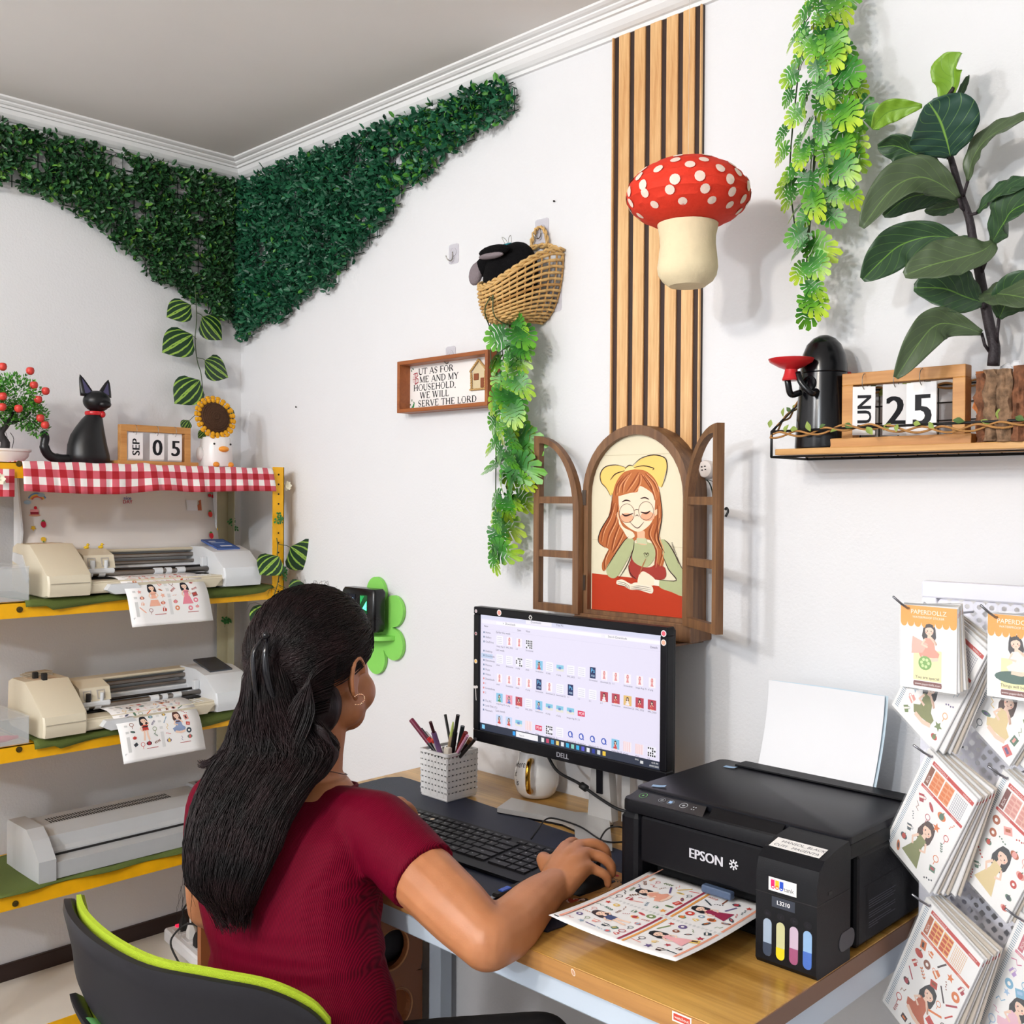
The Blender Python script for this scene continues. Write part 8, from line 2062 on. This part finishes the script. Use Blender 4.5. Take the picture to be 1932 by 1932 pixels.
hand([(1.630, -.388, .828), (1.654, -.384, .834), (1.679, -.394, .831), (1.699, -.412, .819)],
     [(1.617, -.350, .828), (1.672, -.350, .836), (1.707, -.372, .823), (1.719, -.393, .806)],
     [((1.618, -.328, .815), (1.622, -.318, .802)), ((1.688, -.329, .822), (1.694, -.323, .806)), ((1.722, -.358, .806), (1.724, -.354, .793)), ((1.727, -.380, .795), (1.727, -.376, .785))],
     WRR + Vector((-.004, .018, .002)), [(1.660, -.452, .808), (1.622, -.432, .815), (1.606, -.410, .808), (1.612, -.388, .795)], 1.0, .70)
# left hand resting on the keyboard
hand([(1.222, -.452, .820), (1.241, -.446, .823), (1.260, -.449, .821), (1.277, -.458, .815)],
     [(1.220, -.425, .826), (1.243, -.417, .829), (1.266, -.421, .827), (1.286, -.434, .818)],
     [((1.220, -.410, .812), (1.221, -.404, .799)), ((1.245, -.401, .814), (1.246, -.395, .799)), ((1.269, -.405, .812), (1.270, -.400, .799)), ((1.291, -.420, .806), (1.293, -.415, .798))],
     WRL + Vector((.004, .016, .004)), [(1.270, -.488, .806), (1.293, -.468, .806), (1.303, -.448, .802), (1.306, -.432, .797)], .95)
# hips and legs (inside the trousers)
hipc = Vector((1.428, -.752, .52)); HR, HL = hipc + rv * .085, hipc - rv * .085
KR, KL = Vector((1.600, -.410, .495)), Vector((1.130, -.440, .500)); AR, AL = Vector((1.600, -.360, .075)), Vector((1.110, -.400, .075))
for h_, k_, a_ in ((HR, KR, AR), (HL, KL, AL)):
    limb(b, [h_, h_.lerp(k_, .5), k_], [.082, .072, .052]); limb(b, [k_, k_.lerp(a_, .35), k_.lerp(a_, .75), a_], [.052, .050, .038, .030]); limb(b, [a_, a_ + Vector((0, .04, -.035)), a_ + Vector((0, .11, -.045))], [.030, .028, .020])
voxel(b, 'body', SKIN, w, .0036, 5, .5)
eyem = mat('eye_white', 'f2efec', .2)
for sx_ in (-1, 1):
    M_ = HM; c = HM @ Vector((sx_ * .028, .074, .0)); MB().sphere(c, .0115, 14, 10).build('eye', eyem, w, True, world=True)
    c2 = HM @ Vector((sx_ * .028, .0825, -.001)); MB().sphere(c2, .0055, 10, 8).build('iris', mat('iris_brown', '2a1812', .2), w, True, world=True)
    MB().tube([HM @ Vector((sx_ * (.012 + .030 * i / 6), .0870 - .016 * (i / 6) ** 2, .020 + .004 * sin(pi * i / 6))) for i in range(7)], .0022, 6).build('eyebrow', mat('brow', '1c1214', .8), w, True, world=True)
MB().loft([[HM @ Vector((x_ * q_, .0945 - .004 * x_ * x_ * 3000 * .3 + d_, -.0655 + z_ * q_)) for x_, z_ in ((-.018, 0), (-.009, .004), (0, .0028), (.009, .004), (.018, 0), (.008, -.005), (-.008, -.005))] for q_, d_ in ((1, -.006), (1, -.001), (.4, .002))]).build('lips', mat('lips', 'b8605a', .4), w, True, world=True)

# ribbed top
def shirtmat():
    m, nt, bb = newmat('ribbed_crimson'); N = nt.nodes; Lk = nt.links
    tc = N.new('ShaderNodeTexCoord'); mp = N.new('ShaderNodeMapping'); mp.inputs['Rotation'].default_value = (0, 0, -atan2(rv.y, rv.x)); Lk.new(tc.outputs['Object'], mp.inputs['Vector'])
    wv = N.new('ShaderNodeTexWave'); wv.bands_direction = 'X'; wv.inputs['Scale'].default_value = 150; wv.inputs['Distortion'].default_value = .6; wv.inputs['Detail'].default_value = 1; Lk.new(mp.outputs[0], wv.inputs['Vector'])
    bp = N.new('ShaderNodeBump'); bp.inputs['Strength'].default_value = .35; bp.inputs['Distance'].default_value = .0008; Lk.new(wv.outputs['Fac'], bp.inputs['Height']); Lk.new(bp.outputs[0], bb.inputs['Normal'])
    r = N.new('ShaderNodeValToRGB'); e = r.color_ramp.elements; e[0].color = hexc('4c0319') + (1,); e[1].color = hexc('740623') + (1,); Lk.new(wv.outputs['Fac'], r.inputs[0]); Lk.new(r.outputs[0], bb.inputs['Base Color'])
    bb.inputs['Roughness'].default_value = .6; bb.inputs['Specular IOR Level'].default_value = .06; return m
SHM = shirtmat()
b = MB()
tor = [t_ for t_ in TOR if t_[0][2] > .56 and t_[0][2] < .925]
tor = [((1.428, -.755, .582), .158, .116)] + tor[1:]
b.loft([ringz(c, a + .004, d + .004) for c, a, d in tor] + [ringz((1.341, -.695, .925), .106, .068)])
for s_, e_, f_ in ((SHR, ELR, .455), (SHL_, ELL, .50)):
    limb(b, [Vector((1.336, -.706, .886)), s_ + Vector((0, 0, .001))], [.056, .058])
    P = [s_, s_.lerp(e_, .25), s_.lerp(e_, f_)]; b.tube(spline(P, 5), [.0575] * 5 + [.0575, .0568, .0562, .0558, .0556, .0555], 22)
def folds(p, n_):
    # soft creases: across the lower back, and fanning from the right armpit
    q_ = Vector((p.x * 3, p.y * 3, p.z * 30)); k = max(0, min(1, (.80 - p.z) / .10)) * max(0, min(1, (p.z - .575) / .04))
    d = noise.noise(q_) * .0055 * k + noise.noise(Vector((p.x * 5, p.y * 5, p.z * 62 + 4))) * .0028 * k
    ax = (p - Vector((1.47, -.69, .80))); r_ = ax.length
    if r_ < .13: d += sin(atan2(ax.z, ax.x) * 11) * .0022 * (1 - r_ / .13)
    return p + n_ * d
top_ = voxel(b, 'ribbed_top', SHM, w, .0042, 4, .5, folds); top_['label'] = 'crimson short-sleeved ribbed top'
# trim the neck opening: a slim band round the neckline
NB = [Vector((1.342, -.690, .9315)) + rv * (.088 * cos(a)) + fv * (.060 * sin(a)) + Vector((0, 0, .006 * cos(2 * a) - .007 * max(0, -sin(a)))) for a in [2 * pi * i / 40 for i in range(41)]]
MB().tube(NB, .0032, 6, False).build('neckline_band', SHM, w, True, world=True)
b = MB()
limb(b, [hipc - rv * .07, hipc + rv * .07], [.100, .100]); b.loft([ringz((1.430, -.755, .46), .16, .12), ringz((1.430, -.755, .52), .168, .126), ringz((1.429, -.755, .575), .158, .118), ringz((1.428, -.755, .60), .150, .110)])
for h_, k_, a_ in ((HR, KR, AR), (HL, KL, AL)):
    limb(b, [h_, h_.lerp(k_, .5), k_], [.088, .074, .058]); limb(b, [k_, k_.lerp(a_, .5), a_ + Vector((0, 0, .03))], [.058, .054, .046])
voxel(b, 'trousers', mat('trouser_black', '131317', .85), w, .006, 4)
for a_ in (AR, AL):
    b = MB(); limb(b, [a_ + Vector((0, -.03, -.045)), a_ + Vector((0, .03, -.045)), a_ + Vector((0, .12, -.050))], [.030, .036, .026]); voxel(b, 'shoe', mat('shoe_black', '1c1c20', .6), w, .005, 3)

# hair
def hairmat():
    m, nt, bb = newmat('dark_hair'); N = nt.nodes; Lk = nt.links
    tc = N.new('ShaderNodeTexCoord'); n = N.new('ShaderNodeTexNoise'); n.inputs['Scale'].default_value = 26; n.inputs['Detail'].default_value = 3; Lk.new(tc.outputs['Object'], n.inputs['Vector'])
    r = N.new('ShaderNodeValToRGB'); e = r.color_ramp.elements; e[0].position = .35; e[1].position = .7; e[0].color = hexc('090304') + (1,); e[1].color = hexc('220f12') + (1,)
    Lk.new(n.outputs['Fac'], r.inputs[0]); Lk.new(r.outputs[0], bb.inputs['Base Color']); bb.inputs['Roughness'].default_value = .5; bb.inputs['Specular IOR Level'].default_value = .28
    mp = N.new('ShaderNodeMapping'); mp.inputs['Scale'].default_value = (1, 1, .12); mp.inputs['Rotation'].default_value = (.5, .35, 0); Lk.new(tc.outputs['Object'], mp.inputs['Vector'])
    n2 = N.new('ShaderNodeTexNoise'); n2.inputs['Scale'].default_value = 420; n2.inputs['Detail'].default_value = 2; Lk.new(mp.outputs[0], n2.inputs['Vector'])
    bp = N.new('ShaderNodeBump'); bp.inputs['Strength'].default_value = .7; bp.inputs['Distance'].default_value = .0014; Lk.new(n2.outputs['Fac'], bp.inputs['Height']); Lk.new(bp.outputs[0], bb.inputs['Normal']); return m
HAIR = hairmat()
rnd = random.Random(77)
b = MB()
def hp(a, e, r=1.0):
    """point over the skull: a azimuth from the face round to the back (0 front, pi back), e elevation"""
    return HM @ Vector((.0905 * r * sin(a) * cos(e), -.016 + .111 * r * cos(a) * cos(e), .024 + .1045 * r * sin(e)))
# cap: skull shell with the face left free
capv = MB(); na, ne = 48, 22; vs = []
def low(a):
    """lowest elevation of hair at azimuth a (0 at the face, pi at the nape)"""
    a = abs(a)
    if a < .40: return .52
    if a < 1.15: return .52 - (a - .40) / .75 * .56
    if a < 1.30: return -.04 + (a - 1.15) / .15 * .12
    if a < 1.72: return .09
    if a < 1.95: return .09 - (a - 1.72) / .23 * .69
    return -.60 - min(.42, (a - 1.95) * .5)
outer_, inner_ = [], []
for j in range(ne + 1):
    ro, ri = [], []
    for i in range(na):
        a = -pi + 2 * pi * i / na; lo = low(a); e = lo + (pi / 2 - lo) * j / ne
        bl = 1.0 + .035 * max(0, cos(a - pi)) * (1 if e > -.4 else .5) + (.0 if j > 1 else -.05 * (2 - j) / 2)
        ro.append(hp(a, e, bl)); ri.append(hp(a, e, .86))
    outer_.append(ro); inner_.append(ri)
n0 = len(b.v)
allv = [p for r_ in outer_ for p in r_] + [p for r_ in inner_ for p in r_]; N1 = (ne + 1) * na; fs = []
for j in range(ne):
    for i in range(na):
        k = (i + 1) % na; fs.append((j * na + i, j * na + k, (j + 1) * na + k, (j + 1) * na + i)); fs.append((N1 + j * na + i, N1 + (j + 1) * na + i, N1 + (j + 1) * na + k, N1 + j * na + k))
for i in range(na): k = (i + 1) % na; fs.append((i, N1 + i, N1 + k, k))
b.add(allv, fs)
CL = at3(503, 1262, 1.590)     # where the clip gathers the hair
MASS = [(508, 1215, 1.610, .018, .022), (506, 1262, 1.590, .034, .034), (512, 1320, 1.590, .046, .044), (522, 1370, 1.595, .072, .052), (530, 1408, 1.590, .088, .054), (505, 1450, 1.570, .088, .052), (474, 1500, 1.545, .082, .048), (450, 1555, 1.525, .074, .044), (434, 1615, 1.505, .067, .038), (425, 1665, 1.495, .056, .032), (434, 1705, 1.492, .036, .024), (445, 1732, 1.492, .014, .014)]
cr_, cf_ = Vector((.716, .698, 0)), Vector((-.698, .716, 0))
MP = [at3(*m_[:3]) for m_ in MASS]
def mring(c, a, d, n=22): return [c + cr_ * (a * cos(2 * pi * i / n)) + cf_ * (d * sin(2 * pi * i / n)) for i in range(n)]
b.loft([mring(p, m_[3] * .93, m_[4] * .9) for p, m_ in zip(MP, MASS)])
# nape bridge between skull and the falling hair
b.sphere(at3(584, 1332, 1.645), (.052, .052, .052), 16, 12); b.sphere(at3(556, 1298, 1.632), (.055, .052, .062), 16, 12); b.sphere(at3(600, 1412, 1.600), (.032, .030, .030), 14, 10)
hairbase = voxel(b, 'hair', HAIR, w, .0045, 3, .5, lambda p, n_: p + n_ * (.0016 * noise.noise(Vector((p.x * 60, p.y * 60, p.z * 9)))))
hairbase['label'] = 'long dark brown hair, half gathered in a clip'
st = MB()
MPs = spline(MP, 6); nM = len(MPs)
def rad(f_):
    f_ *= (len(MASS) - 1); k = min(int(f_), len(MASS) - 2); q_ = f_ - k; return MASS[k][3] * (1 - q_) + MASS[k + 1][3] * q_, MASS[k][4] * (1 - q_) + MASS[k + 1][4] * q_
def strand(pts, r):
    n = len(pts); st.tube(pts, [r * (.5 + .5 * min(1, (n - 1 - i) / 3)) for i in range(n)], 3, False)
for i in range(2300):
    th = rnd.uniform(0, 2 * pi); rr = rnd.uniform(.86, 1.03); s0 = rnd.uniform(.0, .5) ** 1.4; s1 = min(1.0, rnd.uniform(.62, 1.04)); ph = rnd.uniform(0, 6); am = rnd.uniform(.0, .0022)
    pts = []
    for k in range(13):
        f_ = s0 + (s1 - s0) * k / 12; p = MPs[min(int(f_ * (nM - 1)), nM - 1)].lerp(MPs[min(int(f_ * (nM - 1)) + 1, nM - 1)], f_ * (nM - 1) % 1); a_, d_ = rad(f_)
        th2 = th + .25 * sin(f_ * 5 + ph); pts.append(p + cr_ * (a_ * rr * cos(th2) + am * sin(f_ * 26 + ph)) + cf_ * (d_ * rr * sin(th2)))
    if s1 > .97: pts[-1] += Vector((rnd.uniform(-.01, .01), rnd.uniform(-.01, .01), -rnd.uniform(0, .02)))
    strand(pts, rnd.uniform(.0004, .0009))
# swept back over the head to the clip
clipl = HM.inverted() @ CL
for i in range(2200):
    a = rnd.uniform(-2.5, 2.5); lo = low(a); e = lo + (1.45 - lo) * rnd.random() ** 1.2 * (1.0 if rnd.random() < .6 else .25)
    p0 = hp(a, e, 1.0); l0 = HM.inverted() @ p0; pts = []
    rr = rnd.uniform(1.0, 1.03)
    u0_ = Vector((l0.x / .0905, (l0.y + .016) / .111, (l0.z - .024) / .1045)).normalized(); u1_ = Vector(((clipl.x) / .0905 + rnd.uniform(-.1, .1), (clipl.y + .016) / .111, (clipl.z - .024) / .1045 + rnd.uniform(-.45, .25))).normalized()
    for k in range(11):
        q_ = k / 10; u = u0_.slerp(u1_, q_) if u0_.angle(u1_) < 3.0 else u0_.lerp(u1_, q_)
        sag = 1 + .035 * max(0, -u.y) + .02 * sin(pi * q_) * rnd.uniform(.6, 1.3) - (.03 if k == 0 else 0)
        pts.append(HM @ Vector((u.x * .0905 * rr * sag, -.016 + u.y * .111 * rr * sag, .024 + u.z * .1045 * rr * sag)))
    strand(pts, rnd.uniform(.0004, .0009))
# loose strands: wisps at the crown, the nape and the left
for i in range(60):
    a = rnd.uniform(-2.6, 2.6); p = hp(a, rnd.uniform(.5, 1.4), 1.0); d = (p - HC).normalized(); q_ = Vector((rnd.uniform(-.4, .4), rnd.uniform(-.6, .2), 0)); strand([p + d * .004 + q_ * (.02 * k) + d * (.010 * sin(k * 1.2)) for k in range(4)], .00035)
for i in range(1300):   # hair from behind the ear and nape swept down into the fall
    q_, v_ = rnd.random(), rnd.random(); dj = rnd.uniform(-.012, .010)
    A_ = at3(640 - 20 * q_ - 10 * v_, 1235 + 110 * q_, 1.600 + dj); B_ = at3(598 - 50 * q_ - 12 * v_, 1268 + 96 * q_, 1.576 + dj); C_ = at3(545 - 20 * q_ + 50 * v_, 1330 + 60 * q_ + 10 * v_, 1.566 + dj); D_ = at3(520 - 30 * q_ + 50 * v_, 1400 + 60 * q_ + 10 * v_, 1.553 + dj)
    strand(spline([A_, B_, C_, D_], 4), rnd.uniform(.0004, .0009))
for i in range(14):
    s = MPs[int(rnd.uniform(.55, .9) * (nM - 1))]; o_ = -cr_ * rnd.uniform(.045, .065); strand([s + o_ + Vector((0, 0, -.015 * k)) - cr_ * (.003 * k * rnd.random()) for k in range(5)], .0003)
for i in range(70):   # flick of hair at the left shoulder
    p = at3(425 + rnd.uniform(-12, 12), 1425 + rnd.uniform(-14, 12), 1.56); e = at3(378 + rnd.uniform(-6, 10), 1440 + rnd.uniform(-8, 8), 1.57); strand(bez(p, p.lerp(e, .4) + Vector((0, 0, -.006)), e + Vector((0, 0, -.006)), e, 6), .0006)
for i in range(160):  # curl by the right of the neck
    q_ = rnd.uniform(-1, 1); strand(spline([at3(560, 1372 + 14 * q_, 1.575), at3(610, 1386 + 12 * q_, 1.565 + .01 * q_), at3(634 + 5 * q_, 1420, 1.57), at3(618, 1452 + 8 * q_, 1.57), at3(575 + 12 * q_, 1490, 1.555), at3(545, 1540 + 20 * q_, 1.54)], 4), .0010)
tag(st.build('hair_strands', HAIR, w, True, world=True), kind='stuff')
# claw clip, earring, necklace
CLP = mat('clip_black', '0c0a10', .18)
for dx, dy_ in ((-12, .005), (10, -.004)):
    P = spline([at3(500 + dx * .5, 1205, 1.558), at3(490 + dx, 1232, 1.548), at3(492 + dx * 1.1, 1275, 1.545), at3(500 + dx * 1.3, 1312, 1.550), at3(512 + dx * 1.4, 1338, 1.560)], 6)
    MB().tube(P, [.0022 + .0036 * sin(pi * min(1, i / (len(P) - 1) * .9 + .1)) for i in range(len(P))], 8, True, .55).build('hair_clip', CLP, w, True, world=True)
MB().sphere(at3(502, 1199, 1.552), .0062, 12, 8).build('clip_knob', CLP, w, True, world=True)
ec = at3(677, 1320, 1.585)
er = MB()
for k in range(16):
    a = pi * 1.12 + (pi * 1.45) * k / 15; er.sphere(ec + Vector((.0, .0085 * cos(a + .7) * 1.0, .0085 * sin(a + .7))) + Vector((.0035 * cos(a), 0, 0)), .0013, 8, 6)
er.build('earring', mat('rose_gold', 'e0b090', .2, 1.0), w, True, world=True)
MB().tube([Vector((1.341, -.684, .962)) + Vector((.0605 * cos(a), .059 * sin(a), .012 * -sin(a) - .010 * max(0, sin(a)) )) for a in [2 * pi * i / 40 for i in range(41)]], .0008, 5, False).build('necklace', mat('necklace', '5a4038', .3, .9), w, True, world=True)

# ================================================================== green flower shelf and time clock
GF = mat('flower_green', '8bd862', .5); GFE = mat('flower_green_dark', '3a6a34', .6)
c0 = ony(709, 1180, -.01)
t = thing('flower_shelf', 'lime green flower-shaped wall board with a small ledge, behind the head of the woman', 'shelf', c0)
pts = []
R0 = .116
for i in range(120):
    a = 2 * pi * i / 120; p6 = abs(cos(3 * (a - pi / 2) )) ** .55; r_ = R0 * (.56 + .48 * p6); pts.append((r_ * cos(a) * .98, r_ * sin(a) * 1.02))
MB().prism(pts, lambda u, v, k: (u, .008 - .009 * k, v)).build('petal_board', [GF], t, 30)
MB().prism([(.062 * cos(a), -.055 * sin(a)) for a in [pi * i / 20 for i in range(21)]], lambda u, v, k: (u + .015, v, -.030 + .010 * k)).build('ledge', GF, t, 30)
t = thing('time_clock', 'black fingerprint time clock with a lit screen and green reader, on the flower-shaped board', 'time clock', c0 + Vector((-.003, -.014, .018)))
MB().box((0, -.022, .026), (.132, .040, .106), .008).build('body', mat('clock_black', '0e0f12', .25), t, 40)
MB().b2((-.044, -.0435, .030), (-.008, -.042, .064), .001).build('display', mat('display_dark', '1c2230', .2), t)
MB().b2((.012, -.0435, .018), (.040, -.042, .064), .001).build('reader_window', mat('reader_dark', '06140c', .2, emit='08602c', es=.5), t)
A = Art(plane_fn((0, -.0436, 0), (1, 0, 0), (0, 0, 1), (0, -1, 0)), .0002)
for b_ in (0, .0003): A.text('16:48', -.040 + b_, .047, .0115, screenmat('9fd8f8', 2.0), l=1)
A.ell(-.038, .041, .005, .003, screenmat('7ab8e8', 1.5), l=1); A.poly([(.022, .030), (.039, .026), (.039, .050)], screenmat('50f0b0', 2.5), 1); A.poly([(.013, .040), (.013, .062), (.030, .062)], screenmat('10a050', 1.0), 1)
A.build('lit_marks', t)
